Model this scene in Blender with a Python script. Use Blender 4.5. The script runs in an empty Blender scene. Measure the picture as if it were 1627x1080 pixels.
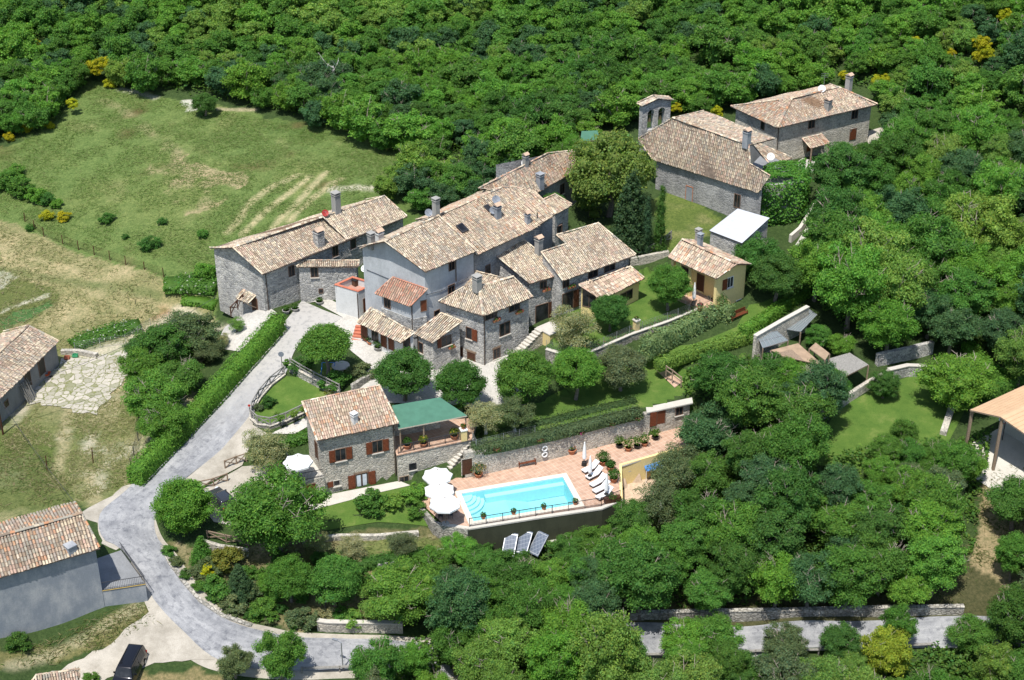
import bpy, bmesh, math, random
import numpy as np
from mathutils import Vector, Matrix
S = bpy.context.scene
R = math.radians
random.seed(7)
RNG = np.random.default_rng(11)

# ------------------------------------------------------------------ camera, sky, sun, exposure
CAM_H, PITCH, FOCAL, PW, PH = 95.0, R(30), 2550.0, 1627.0, 1080.0
cam = bpy.data.objects.new('camera', bpy.data.cameras.new('camera'))
S.collection.objects.link(cam)
cam.location = (0, 0, CAM_H)
cam.rotation_euler = (math.pi / 2 - PITCH, 0, 0)
cam.data.sensor_width = 36.0
cam.data.lens = 36.0 * FOCAL / PW
cam.data.clip_start = 1.0
cam.data.clip_end = 6000
S.camera = cam
SUN_EL, SUN_AZ = R(68), R(247)            # azimuth counted from +x, towards the sun
w = bpy.data.worlds.new('World'); S.world = w; w.use_nodes = True
sky = w.node_tree.nodes.new('ShaderNodeTexSky'); sky.sky_type = 'NISHITA'
sky.sun_disc = False; sky.sun_elevation = SUN_EL; sky.sun_rotation = math.pi / 2 - SUN_AZ
bg = w.node_tree.nodes['Background']; bg.inputs[1].default_value = 0.135
w.node_tree.links.new(sky.outputs[0], bg.inputs[0])
sl = bpy.data.lights.new('sun', 'SUN'); sl.energy = 4.6; sl.angle = R(0.5); sl.color = (1.0, 0.965, 0.91)
sun = bpy.data.objects.new('sun', sl); S.collection.objects.link(sun)
sd = Vector((math.cos(SUN_EL) * math.cos(SUN_AZ), math.cos(SUN_EL) * math.sin(SUN_AZ), math.sin(SUN_EL)))
sun.rotation_euler = sd.to_track_quat('Z', 'Y').to_euler()
sun.location = sd * 300
vs = S.view_settings; vs.view_transform = 'Standard'; vs.look = 'None'; vs.exposure = 0.44; vs.gamma = 1.0
S.render.engine = 'CYCLES'
S.cycles.max_bounces = 5; S.cycles.diffuse_bounces = 3; S.cycles.transparent_max_bounces = 6
S.cycles.transmission_bounces = 3; S.cycles.glossy_bounces = 2

# ------------------------------------------------------------------ survey helpers: photograph bearings turned into metres
FW = Vector((0, math.cos(PITCH), -math.sin(PITCH))); UP = Vector((0, math.sin(PITCH), math.cos(PITCH))); RT = Vector((1, 0, 0))
EYE = Vector((0, 0, CAM_H))
def ray(px, py): return FW + RT * ((px - 813.5) / FOCAL) + UP * ((540 - py) / FOCAL)
def spot(px, py, z=0.0):
    d = ray(px, py); return EYE + d * ((z - CAM_H) / d.z)
def onplane(px, py, p, n):
    d = ray(px, py); return EYE + d * ((Vector(p) - EYE).dot(n) / d.dot(n))
def ppm(p): return FOCAL / (Vector(p) - EYE).dot(FW)       # photo pixels per metre at a point

# ------------------------------------------------------------------ objects
def link(o): S.collection.objects.link(o); return o
def tag(o, label=None, cat=None, group=None, kind=None):
    if label: o['label'] = label
    if cat: o['category'] = cat
    if group: o['group'] = group
    if kind: o['kind'] = kind
    return o
def thing(name, label, cat, loc=(0, 0, 0), group=None):
    o = bpy.data.objects.new(name, None); link(o); o.location = loc; o.empty_display_size = 0.3
    return tag(o, label, cat, group)
def world_loc(o):
    v = Vector((0, 0, 0))
    while o is not None: v += o.location; o = o.parent
    return v
class MB:
    """collects polygons with a material slot and a per-face colour"""
    def __init__(s): s.v = []; s.f = []; s.m = []; s.c = []
    def poly(s, pts, m=0, c=(1, 1, 1)):
        n = len(s.v); s.v += [tuple(p) for p in pts]; s.f.append(tuple(range(n, n + len(pts)))); s.m.append(m); s.c.append(c)
    def mesh(s, verts, faces, m=0, c=(1, 1, 1)):
        n = len(s.v); s.v += [tuple(p) for p in verts]
        for f in faces: s.f.append(tuple(i + n for i in f)); s.m.append(m); s.c.append(c)
    def box(s, c, size, rot=0.0, m=0, col=(1, 1, 1), M=None):
        x, y, z = size[0] / 2, size[1] / 2, size[2] / 2
        M = M or (Matrix.Translation(Vector(c)) @ Matrix.Rotation(rot, 4, 'Z'))
        vs = [M @ Vector(p) for p in ((-x,-y,-z),(x,-y,-z),(x,y,-z),(-x,y,-z),(-x,-y,z),(x,-y,z),(x,y,z),(-x,y,z))]
        s.mesh(vs, ((0,3,2,1),(4,5,6,7),(0,1,5,4),(1,2,6,5),(2,3,7,6),(3,0,4,7)), m, col)
    def bar(s, p, q, t, m=0, col=(1, 1, 1), t2=None):
        p, q = Vector(p), Vector(q); d = q - p; L = d.length
        if L < 1e-6: return
        M = Matrix.Translation((p + q) / 2) @ d.to_track_quat('Z', 'Y').to_matrix().to_4x4()
        s.box(None, (t, t2 or t, L), m=m, col=col, M=M)
    def tube(s, pts, rads, n=8, m=0, col=(1, 1, 1), cap=True):
        pts = [Vector(p) for p in pts]; rings = []
        for i, p in enumerate(pts):
            d = (pts[min(i + 1, len(pts) - 1)] - pts[max(i - 1, 0)]).normalized()
            a = d.orthogonal().normalized() if abs(d.z) < 0.95 else Vector((1, 0, 0))
            a = (a - d * a.dot(d)).normalized(); b = d.cross(a)
            rings.append([p + (a * math.cos(2 * math.pi * k / n) + b * math.sin(2 * math.pi * k / n)) * rads[i] for k in range(n)])
        vs = [v for r_ in rings for v in r_]; fs = []
        for i in range(len(pts) - 1):
            for k in range(n): fs.append((i * n + k, i * n + (k + 1) % n, (i + 1) * n + (k + 1) % n, (i + 1) * n + k))
        if cap: fs.append(tuple(range(n - 1, -1, -1))); fs.append(tuple((len(pts) - 1) * n + k for k in range(n)))
        s.mesh(vs, fs, m, col)
    def lathe(s, c, prof, n=12, m=0, col=(1, 1, 1)):
        c = Vector(c); s.tube([c + Vector((0, 0, z)) for r_, z in prof], [max(r_, 1e-3) for r_, z in prof], n, m, col)
    def prism(s, pts, z0, z1, m=0, mt=None, col=(1, 1, 1)):
        """vertical prism over plan points; z0, z1 numbers or lists"""
        n = len(pts); a = [z0] * n if not hasattr(z0, '__len__') else z0; b = [z1] * n if not hasattr(z1, '__len__') else z1
        area = sum(pts[i][0] * pts[(i + 1) % n][1] - pts[(i + 1) % n][0] * pts[i][1] for i in range(n))
        idx = list(range(n)) if area > 0 else list(range(n - 1, -1, -1))
        lo = [Vector((pts[i][0], pts[i][1], a[i])) for i in idx]; hi = [Vector((pts[i][0], pts[i][1], b[i])) for i in idx]
        for i in range(n):
            j = (i + 1) % n; s.poly([lo[i], lo[j], hi[j], hi[i]], m, col)
        s.poly(hi, m if mt is None else mt, col)
    def build(s, name, mats, parent=None, smooth=False, colour=None):
        me = bpy.data.meshes.new(name); me.from_pydata(s.v, [], s.f)
        mats = mats if isinstance(mats, (list, tuple)) else [mats]
        for x in mats: me.materials.append(x)
        me.polygons.foreach_set('material_index', np.array(s.m, dtype=np.int32))
        at = me.attributes.new('tone', 'FLOAT_COLOR', 'FACE')
        at.data.foreach_set('color', np.array([(c[0], c[1], c[2], 1.0) for c in s.c], dtype=np.float32).ravel())
        if smooth: me.polygons.foreach_set('use_smooth', np.ones(len(s.f), dtype=bool))
        me.update()
        o = link(bpy.data.objects.new(name, me))
        if colour: o.color = (*colour, 1)
        if parent is not None: o.parent = parent; o.location = -world_loc(parent)
        return o
def dup(o, loc=None, rotz=None, parent=None, scale=None):
    c = o.copy(); link(c)
    if parent is not None: c.parent = parent
    if loc is not None: c.location = loc
    if rotz is not None: c.rotation_euler.z = rotz
    if scale is not None: c.scale = scale
    for ch in list(o.children): dup(ch, parent=c)
    return c

# ------------------------------------------------------------------ materials
MATS = {}
class NT:
    def __init__(s, name, rough=0.9):
        s.m = bpy.data.materials.new(name); s.m.use_nodes = True; s.t = s.m.node_tree
        s.b = s.t.nodes['Principled BSDF']; s.b.inputs['Roughness'].default_value = rough
        s.b.inputs['Specular IOR Level'].default_value = 0.25; MATS[name] = s.m
    def n(s, typ, **kw):
        x = s.t.nodes.new(typ)
        for k, v in kw.items():
            if k.startswith('_'): setattr(x, k[1:], v)
            else: s.set(x, k.replace('__', ' '), v)
        return x
    def set(s, x, key, v):
        i = x.inputs[int(key[1:])] if key[0] == 'i' and key[1:].isdigit() else x.inputs[key]
        if hasattr(v, 'is_output'): s.t.links.new(v, i)
        else: i.default_value = v
    def pos(s, scale=(1, 1, 1)):
        g = s.n('ShaderNodeNewGeometry'); return s.n('ShaderNodeMapping', Vector=g.outputs['Position'], Scale=scale).outputs[0]
    def noise(s, vec, scale, detail=4, rough=0.6): return s.n('ShaderNodeTexNoise', Vector=vec, Scale=scale, Detail=detail, Roughness=rough).outputs[0]
    def ramp(s, fac, stops):
        r_ = s.n('ShaderNodeValToRGB', Fac=fac); e = r_.color_ramp.elements
        while len(e) < len(stops): e.new(0.5)
        for el, (p, c) in zip(e, stops): el.position = p; el.color = (*c, 1) if len(c) == 3 else c
        return r_.outputs[0]
    def mix(s, fac, a, b, typ='MIX'):
        x = s.n('ShaderNodeMix', _data_type='RGBA', _blend_type=typ)
        for i, v in ((0, fac), (6, a), (7, b)):
            if hasattr(v, 'is_output'): s.t.links.new(v, x.inputs[i])
            else: x.inputs[i].default_value = v if not isinstance(v, tuple) or len(v) == 4 else (*v, 1)
        return x.outputs[2]
    def math(s, op, a, b=0.0):
        return s.n('ShaderNodeMath', _operation=op, i0=a, i1=b).outputs[0]
    def out(s, col, bump=None, strength=0.4, dist=0.05):
        s.set(s.b, 'Base Color', col if hasattr(col, 'is_output') else (*col, 1))
        if bump is not None: s.set(s.b, 'Normal', s.n('ShaderNodeBump', Height=bump, Strength=strength, Distance=dist).outputs[0])
        return s.m
    def tone(s): return s.n('ShaderNodeAttribute', _attribute_name='tone').outputs[0]
def plain(name, col, rough=0.6, metal=0.0, var=0.12, sc=3.0):
    k = NT(name, rough); k.b.inputs['Metallic'].default_value = metal
    nz = k.noise(k.pos(), sc)
    c = k.ramp(nz, [(0.3, tuple(x * (1 - var) for x in col)), (0.7, tuple(min(1, x * (1 + var)) for x in col))])
    return k.out(k.mix(1.0, c, k.tone(), 'MULTIPLY'))
def stone(name, cols, mortar, sc=2.1, stain=0.35, bump=0.9, mort=0.13):
    k = NT(name, 0.95); p = k.pos((1, 1, 1.7))
    p = k.mix(0.06, p, k.n('ShaderNodeTexNoise', Vector=p, Scale=2.5).outputs[1], 'LINEAR_LIGHT')
    v = k.n('ShaderNodeTexVoronoi', Vector=p, Scale=sc); e = k.n('ShaderNodeTexVoronoi', Vector=p, Scale=sc, _feature='DISTANCE_TO_EDGE').outputs[0]
    hv = k.n('ShaderNodeSeparateColor', Color=v.outputs['Color'])
    n = len(cols); c = k.ramp(hv.outputs[0], [(i / max(1, n - 1), x) for i, x in enumerate(cols)])
    ed = k.n('ShaderNodeMapRange', Value=e, From__Max=mort).outputs[0]
    c = k.mix(ed, mortar, c)
    sp = k.noise(k.pos((1, 1, 1.5)), 5.5, 5, 0.75)
    c = k.mix(1.0, c, k.ramp(sp, [(0.34, (.58, .58, .60)), (0.5, (1.02, 1.02, 1.02)), (0.66, (1.36, 1.34, 1.30))]), 'MULTIPLY')
    st = k.noise(k.pos((1, 1, 0.5)), 0.45, 6, 0.65)
    c = k.mix(1.0, c, k.ramp(st, [(0.32, (1 - stain,) * 3), (0.62, (1.08, 1.06, 1.02))]), 'MULTIPLY')
    h = k.math('ADD', ed, k.math('MULTIPLY', hv.outputs[1], 0.8))
    return k.out(c, h, bump, 0.06)
def render(name, col, dirt, amt=0.5, rough=0.95):
    k = NT(name, rough); p = k.pos()
    a = k.math('ADD', k.math('MULTIPLY', k.noise(k.pos((1, 1, 0.8)), 0.5, 8, 0.7), .6), k.math('MULTIPLY', k.noise(k.pos((1.3, 1.3, 0.5)), 1.0, 6, 0.7), .4)); b = k.noise(p, 9, 4)
    c = k.mix(k.n('ShaderNodeMapRange', Value=a, From__Min=0.44, From__Max=0.62, To__Max=amt).outputs[0], col, dirt)
    c = k.mix(1.0, c, k.ramp(b, [(0.3, (0.88,) * 3), (0.7, (1.08,) * 3)]), 'MULTIPLY')
    return k.out(c, b, 0.25, 0.03)

STONE = stone('grey rubble stone', [(.22,.22,.22),(.42,.415,.405),(.33,.33,.325),(.52,.51,.49),(.43,.42,.39)], (.44,.435,.42))
STONE_WARM = stone('pale limestone masonry', [(.30,.285,.25),(.46,.43,.37),(.38,.355,.31),(.52,.49,.43),(.44,.40,.33)], (.50,.475,.42), 2.3, 0.3)
STONE_DARK = stone('dark stone render', [(.27,.27,.275),(.32,.32,.32),(.29,.29,.29),(.35,.35,.345)], (.33,.33,.33), 1.4, 0.45, 0.4)
STONE_WALL = stone('garden wall stone', [(.26,.25,.23),(.42,.40,.36),(.34,.33,.30),(.50,.48,.43)], (.22,.21,.18), 2.2, 0.4)
PLASTER = render('pale grey plaster', (.46, .475, .485), (.30, .31, .315), 0.75)
WHITEWALL = render('white plaster', (.62, .62, .60), (.45, .45, .43), 0.5)
CREAM = render('cream plaster', (.74, .585, .27), (.64, .51, .25), 0.5)
CEMENT = render('grey cement render', (.215, .235, .26), (.40, .40, .395), 0.7)
CEMENT_DARK = render('dark weathered cement', (.23, .235, .24), (.16, .165, .17), 0.8)
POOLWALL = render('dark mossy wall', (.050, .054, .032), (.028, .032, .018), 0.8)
def tile_mat():
    k = NT('clay roof tile', 0.9); t = k.tone(); p = k.pos()
    n1 = k.noise(p, 14, 3); n2 = k.noise(p, 1.1, 6, 0.7)
    c = k.mix(1.0, t, k.ramp(n1, [(0.25, (.72, .72, .72)), (0.75, (1.2, 1.18, 1.15))]), 'MULTIPLY')
    c = k.mix(k.n('ShaderNodeMapRange', Value=n2, From__Min=0.50, From__Max=0.74, To__Max=0.62).outputs[0], c, (.185, .180, .155))
    c = k.mix(1.0, c, (1.0, 1.0, 1.0), 'MULTIPLY')
    return k.out(c)
TILE = tile_mat()
BOARD = plain('eave board', (.16, .10, .06), 0.85, var=0.3)
UNDER = plain('tile bedding', (.17, .13, .10), 0.95, var=0.3)
WOOD = plain('brown shutter wood', (.13, .040, .018), 0.55, var=0.25, sc=6)
WOOD_DARK = plain('dark door wood', (.07, .03, .016), 0.6, var=0.3, sc=6)
OAK = plain('weathered wood', (.23, .17, .12), 0.85, var=0.3, sc=8)
GREYWOOD = plain('grey aged timber', (.22, .21, .19), 0.9, var=0.3, sc=8)
SILL = plain('pale sill stone', (.47, .44, .385), 0.8, var=0.1)
FRAME = plain('window frame', (.16, .10, .07), 0.6)
IRON = plain('dark iron', (.055, .055, .06), 0.5, 0.3, var=0.2)
GALV = plain('galvanised steel', (.42, .43, .44), 0.45, 0.7)
COPPER = plain('brown gutter', (.10, .075, .06), 0.5, 0.4)
WHITE = plain('white paint', (.70, .70, .68), 0.6, var=0.04)
CANVAS = plain('white canvas', (.70, .70, .685), 0.85, var=0.03)
TERRA = plain('terracotta', (.42, .17, .085), 0.85, var=0.25, sc=5)
REDPAINT = plain('red paint', (.42, .03, .02), 0.5)
BLUE = plain('blue plastic', (.06, .20, .50), 0.45)
GREENSHEET = plain('green bitumen sheet', (.060, .155, .105), 0.75, var=0.12, sc=1.2)
WHITESHEET = plain('white membrane', (.43, .445, .47), 0.6, var=0.07, sc=1.5)
TANSHEET = plain('tan roof sheet', (.50, .335, .20), 0.75, var=0.08, sc=1.0)
TANDARK = plain('tan canopy cloth', (.30, .215, .145), 0.85, var=0.2, sc=1.5)
CONC = render('pale concrete', (.50, .47, .41), (.38, .36, .31), 0.6)
CHIM = render('chimney render', (.33, .32, .295), (.20, .195, .18), 0.7)
BLACK = plain('black plastic', (.02, .02, .02), 0.5)
CURTAIN = plain('white curtain', (.55, .60, .64), 0.8)
def glass_mat():
    k = NT('window glass', 0.12); k.b.inputs['Specular IOR Level'].default_value = 0.3
    return k.out(k.ramp(k.noise(k.pos(), 0.9), [(0.4, (.012, .013, .015)), (0.65, (.04, .042, .045))]))
GLASS = glass_mat()
def car_mat(name, col):
    k = NT(name, 0.25); k.b.inputs['Metallic'].default_value = 0.4; k.b.inputs['Coat Weight'].default_value = 0.7; k.b.inputs['Coat Roughness'].default_value = 0.06
    return k.out(col)
CARGREY = car_mat('dark grey car paint', (.045, .048, .055)); CARBLACK = car_mat('black car paint', (.012, .012, .015))
def leaf_mat(name='foliage', trans=0.42):
    k = NT(name, 0.6); t = k.tone(); oi = k.n('ShaderNodeObjectInfo')
    c = k.mix(1.0, oi.outputs['Color'], t, 'MULTIPLY')
    k.out(c); k.b.inputs['Specular IOR Level'].default_value = 0.18
    tr = k.n('ShaderNodeBsdfTranslucent', Color=k.mix(1.0, c, (1.12, 1.45, 0.55), 'MULTIPLY'))
    mx = k.n('ShaderNodeMixShader', i0=trans); k.t.links.new(k.b.outputs[0], mx.inputs[1]); k.t.links.new(tr.outputs[0], mx.inputs[2])
    k.t.links.new(mx.outputs[0], k.t.nodes['Material Output'].inputs[0])
    return k.m
LEAF = leaf_mat()
BARK = plain('bark', (.16, .135, .11), 0.95, var=0.35, sc=6)
BARK_PALE = plain('dead grey bark', (.42, .40, .37), 0.95, var=0.2, sc=6)
def ground_mat():
    k = NT('ground', 1.0); t = k.tone(); p = k.pos()
    a = k.noise(p, 3.6, 8, 0.85); b = k.noise(p, 0.9, 6, 0.65); f = k.noise(p, 22, 3, 0.7)
    c = k.mix(1.0, t, k.ramp(a, [(0.32, (.48, .56, .42)), (0.5, (1, 1, 1)), (0.68, (1.55, 1.42, 1.42))]), 'MULTIPLY')
    c = k.mix(1.0, c, k.ramp(b, [(0.34, (.80, .86, .74)), (0.66, (1.18, 1.12, 1.1))]), 'MULTIPLY')
    c = k.mix(1.0, c, k.ramp(f, [(0.3, (.78, .80, .76)), (0.7, (1.2, 1.18, 1.18))]), 'MULTIPLY')
    return k.out(c, k.math('ADD', a, k.math('MULTIPLY', f, 0.5)), 0.8, 0.18)
GROUND = ground_mat()
def lawn_mat():
    k = NT('mown lawn', 1.0); p = k.pos()
    a = k.noise(p, 9, 5, 0.7); b = k.noise(p, 0.5, 5, 0.65)
    c = k.ramp(b, [(0.3, (.050, .105, .016)), (0.55, (.080, .138, .024)), (0.75, (.145, .178, .048))])
    c = k.mix(1.0, c, k.ramp(a, [(0.3, (.75, .78, .7)), (0.7, (1.22, 1.2, 1.2))]), 'MULTIPLY')
    return k.out(c, a, 0.6, 0.08)
LAWN = lawn_mat()
def road_mat():
    k = NT('worn asphalt', 0.95); p = k.pos(); uv = k.n('ShaderNodeMapping', Vector=k.n('ShaderNodeUVMap').outputs[0], Scale=(7, .22, 1)).outputs[0]; trk = k.noise(uv, 1.0, 6, 0.7)
    a = k.math('ADD', k.math('MULTIPLY', k.noise(p, 0.35, 8, 0.72), .6), k.math('MULTIPLY', trk, .4)); b = k.noise(p, 12, 3); d = k.noise(p, 1.6, 8, 0.75)
    c = k.ramp(a, [(0.32, (.125, .13, .14)), (0.48, (.235, .238, .245)), (0.60, (.33, .33, .33))])
    c = k.mix(k.n('ShaderNodeMapRange', Value=d, From__Min=0.51, From__Max=0.68, To__Max=0.8).outputs[0], c, (.085, .09, .105))
    c = k.mix(1.0, c, k.ramp(b, [(0.3, (.86,) * 3), (0.7, (1.12,) * 3)]), 'MULTIPLY')
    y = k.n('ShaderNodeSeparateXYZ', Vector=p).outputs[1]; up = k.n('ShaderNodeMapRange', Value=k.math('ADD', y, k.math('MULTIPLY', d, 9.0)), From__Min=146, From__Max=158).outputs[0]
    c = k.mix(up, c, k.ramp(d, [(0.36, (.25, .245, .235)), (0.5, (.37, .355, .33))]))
    return k.out(c, b, 0.3, 0.02)
ROAD = road_mat()
def gravel_mat(name, c1, c2, sc=18):
    k = NT(name, 1.0); p = k.pos(); a = k.noise(p, 0.5, 7, 0.7); b = k.noise(p, sc, 3)
    c = k.ramp(a, [(0.32, c2), (0.6, c1)])
    return k.out(k.mix(1.0, c, k.ramp(b, [(0.3, (.8,) * 3), (0.7, (1.15,) * 3)]), 'MULTIPLY'), b, 0.5, 0.04)
GRAVEL = gravel_mat('pale gravel', (.41, .375, .315), (.26, .235, .19))
PAVE = gravel_mat('pale stone paving', (.47, .445, .40), (.36, .345, .31), 5)
def crazy_mat():
    k = NT('flagstones in turf', 1.0); p = k.pos((1, 1, 1)); pw = k.mix(0.12, p, k.n('ShaderNodeTexNoise', Vector=p, Scale=1.2, Detail=5).outputs[1], 'LINEAR_LIGHT')
    e = k.n('ShaderNodeTexVoronoi', Vector=pw, Scale=1.15, _feature='DISTANCE_TO_EDGE').outputs[0]
    v = k.n('ShaderNodeSeparateColor', Color=k.n('ShaderNodeTexVoronoi', Vector=pw, Scale=1.15).outputs['Color']).outputs[0]
    c = k.ramp(v, [(0, (.36, .335, .28)), (0.5, (.43, .395, .33)), (0.75, (.33, .31, .25)), (1, (.22, .22, .13))])
    g = k.noise(p, 4, 4); gr = k.ramp(g, [(0.3, (.13, .15, .05)), (0.7, (.23, .22, .10))])
    f = k.n('ShaderNodeMapRange', Value=k.math('ADD', e, k.math('MULTIPLY', k.math('SUBTRACT', g, 0.5), 0.28)), From__Min=0.015, From__Max=0.07).outputs[0]
    c = k.mix(f, gr, c); c = k.mix(1.0, c, k.ramp(k.noise(p, 7, 4), [(0.3, (.8,) * 3), (0.7, (1.15,) * 3)]), 'MULTIPLY')
    return k.out(c, f, 0.5, 0.08)
CRAZY = crazy_mat()
def deck_mat():
    k = NT('terracotta deck tiles', 0.85); p = k.n('ShaderNodeMapping', Vector=k.n('ShaderNodeNewGeometry').outputs['Position'], Rotation=(0, 0, R(57))).outputs[0]
    b = k.n('ShaderNodeTexBrick', Vector=p, Scale=1.0, Color1=(.46, .305, .22, 1), Color2=(.40, .255, .18, 1), Mortar=(.50, .40, .31, 1), Mortar__Size=0.02, Brick__Width=0.5, Row__Height=0.5, _offset=0.0)
    c = k.mix(1.0, b.outputs[0], k.ramp(k.noise(p, 1.3, 6, 0.7), [(0.3, (.82, .8, .78)), (0.7, (1.15, 1.15, 1.15))]), 'MULTIPLY')
    return k.out(c)
DECK = deck_mat()
def water_mat():
    k = NT('pool water', 0.03); p = k.pos()
    t = k.t.nodes.new('ShaderNodeBsdfTransparent'); t.inputs[0].default_value = (.74, .94, .965, 1)
    g = k.n('ShaderNodeBsdfGlossy', Roughness=0.04)
    bp = k.n('ShaderNodeBump', Height=k.noise(p, 2.2, 3), Strength=0.12, Distance=0.05).outputs[0]; k.set(g, 'Normal', bp)
    f = k.n('ShaderNodeFresnel', IOR=1.33, Normal=bp)
    mx = k.n('ShaderNodeMixShader', i0=f.outputs[0]); k.t.links.new(t.outputs[0], mx.inputs[1]); k.t.links.new(g.outputs[0], mx.inputs[2])
    k.t.links.new(mx.outputs[0], k.t.nodes['Material Output'].inputs[0]); return k.m
WATER = water_mat()
POOLTILE = plain('pale pool liner', (.38, .64, .67), 0.6, var=0.04, sc=1.0)
COPING = plain('cream pool coping', (.60, .55, .46), 0.75, var=0.08)
def panel_mat():
    k = NT('solar panel', 0.12); p = k.n('ShaderNodeTexCoord').outputs['Object']
    b = k.n('ShaderNodeTexBrick', Vector=p, Scale=1.0, Color1=(.10, .12, .155, 1), Color2=(.12, .14, .175, 1), Mortar=(.22, .24, .27, 1), Mortar__Size=0.02, Brick__Width=0.3, Row__Height=0.3, _offset=0.0)  # cell colours lightened to grey-blue, painting in the reflected sky
    k.b.inputs['Specular IOR Level'].default_value = 0.8
    return k.out(b.outputs[0])
PANEL = panel_mat()
def clear_mat():
    k = NT('clear roof glazing', 0.1)
    t = k.t.nodes.new('ShaderNodeBsdfTransparent'); t.inputs[0].default_value = (.55, .60, .60, 1)
    k.b.inputs['Base Color'].default_value = (.26, .30, .31, 1)
    mx = k.n('ShaderNodeMixShader', i0=0.55); k.t.links.new(t.outputs[0], mx.inputs[1]); k.t.links.new(k.b.outputs[0], mx.inputs[2])
    k.t.links.new(mx.outputs[0], k.t.nodes['Material Output'].inputs[0]); return k.m
CLEAR = clear_mat()

# ------------------------------------------------------------------ terrain
CTRL = [(231,955,-1.6),(169,972,-1.6),(0,1056,-1.6),(180,870,.3),(155,830,.4),(220,800,.4),(250,860,-.2),(290,940,-1.5),(340,1000,-2.5),(420,1030,-3.3),(500,1040,-4),(600,1045,-4.8),(770,1040,-5.5),(1040,1010,-6),(1250,1005,-6),(1500,1000,-6),(1620,995,-6),
(208,1065,-3),(200,1010,-2.3),(60,1070,-3),(300,1075,-3.5),(100,1000,-2),(260,740,1),(300,680,1.8),(350,620,2.6),(400,570,3.4),(450,520,4),(500,495,4.3),(530,500,4.3),
(360,790,.2),(330,770,.5),(400,740,.4),(560,810,0),(520,830,-.1),(640,790,0),(450,840,-.2),(480,880,-1.2),(640,870,-1.2),(560,900,-1.8),(450,930,-2.2),(600,950,-2.8),(350,900,-1),(400,960,-2.8),(320,930,-1.6),(480,985,-3.6),(580,1000,-4),
(840,855,-3),(760,870,-2.8),(960,840,-3),(900,900,-4),(800,960,-5),(1000,900,-4),(580,560,4),(600,590,4),(580,610,3.8),(680,600,3.6),(780,600,3.7),(720,640,3.4),(850,600,3.6),(840,660,3),(900,640,3),(1000,620,3),(1060,620,3),
(1000,570,4.2),(1060,565,4.2),(1150,535,4.5),(1200,505,5),(1260,475,5.5),(950,540,5.8),(1060,490,6),(1100,480,6.2),(1000,460,6),(1030,420,6.5),(960,500,5.8),(880,520,5.2),
(1080,340,8.5),(1120,350,8.5),(1060,380,8.3),(1180,410,7.8),(1290,350,8),(1280,300,9.5),(1240,250,9.5),(1400,230,9.5),(429,494,5),(400,500,4.4),(346,522,.2),(520,480,4.4),(640,380,7),(860,280,9),(900,360,7.5),(980,390,7.8),
(640,330,7),(560,300,7.5),(450,280,7.5),(300,330,6),(250,420,4),(300,430,3.5),(330,420,3.5),(150,420,3),(100,330,4.5),(100,260,6),(250,220,7.5),(450,190,8.5),(600,230,8.5),(750,250,8.5),(900,220,9),(100,480,1),(30,550,0),(150,540,.2),(250,520,.6),(300,480,1.5),(120,620,0),(50,700,0),(180,700,.2),(100,770,.2),(220,620,.8),(180,560,.3),
(0,0,12),(400,60,11),(800,60,12),(1200,60,14),(1627,0,22),(1500,100,16),(1627,200,15),(1000,150,10),(1450,250,10),(1600,350,9),(1400,450,5),(1300,500,4.5),(1330,590,3.2),(1280,560,4),(1330,640,1.5),(1420,630,1.5),(1380,690,1),(1480,600,1.5),(1560,590,2),(1600,690,.6),(1520,680,1),(1200,680,1),(1150,620,2.5),(1300,760,0),(1500,760,-.5),(1100,800,-2.7),(1040,770,-2.7),(1300,850,-3),(1500,850,-2.5),(1590,800,-1.5),(1200,930,-5),(1400,940,-5),(1580,930,-4),
(580,500,4.6),(620,520,4.3),(660,562,4),(545,492,4.5),(565,474,4.8),(861,514,4.7),(830,535,4.2),(905,497,5.4),(700,560,3.9),(771,590,3.7),(1245,394,6.3),(1275,388,6.8),(1215,390,7.4),
(1200,1075,-8.5),(700,1079,-7),(1500,1060,-8),(1620,1075,-8.5)]
C3 = np.array([tuple(spot(*c)) for c in CTRL])
EDGE = np.array([(-160, 60, -6), (160, 60, -14), (-200, 200, 8), (220, 200, 14), (-200, 420, 26), (0, 420, 30), (220, 420, 44), (0, 20, -16), (-300, 0, -8), (300, 0, -18), (0, 800, 60), (-500, 600, 45), (500, 600, 60)], float)
PTS = np.vstack([C3, EDGE])
def _phi(d): return np.sqrt(d * d + 9.0)
def _solve():
    n = len(PTS); D = np.linalg.norm(PTS[:, None, :2] - PTS[None, :, :2], axis=2)
    A = np.zeros((n + 3, n + 3)); A[:n, :n] = -_phi(D) + np.eye(n) * 0.4
    A[:n, n] = 1; A[:n, n + 1:n + 3] = PTS[:, :2] / 100; A[n, :n] = 1; A[n + 1:n + 3, :n] = PTS[:, :2].T / 100
    return np.linalg.solve(A, np.concatenate([PTS[:, 2], np.zeros(3)]))
WGT = _solve()
def rbf(X, Y):
    out = np.zeros_like(X)
    for i in range(len(PTS)): out -= WGT[i] * _phi(np.hypot(X - PTS[i, 0], Y - PTS[i, 1]))
    return out + WGT[-3] + WGT[-2] * X / 100 + WGT[-1] * Y / 100
def lat(x, y, scale, seed):
    g = np.random.default_rng(seed).random((256, 256)); u = x / scale; v = y / scale
    i = np.floor(u).astype(int); j = np.floor(v).astype(int); fu = u - i; fv = v - j
    fu = fu * fu * (3 - 2 * fu); fv = fv * fv * (3 - 2 * fv)
    a = g[i % 256, j % 256]; b = g[(i + 1) % 256, j % 256]; c = g[i % 256, (j + 1) % 256]; d = g[(i + 1) % 256, (j + 1) % 256]
    return (a * (1 - fu) + b * fu) * (1 - fv) + (c * (1 - fu) + d * fu) * fv
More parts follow.
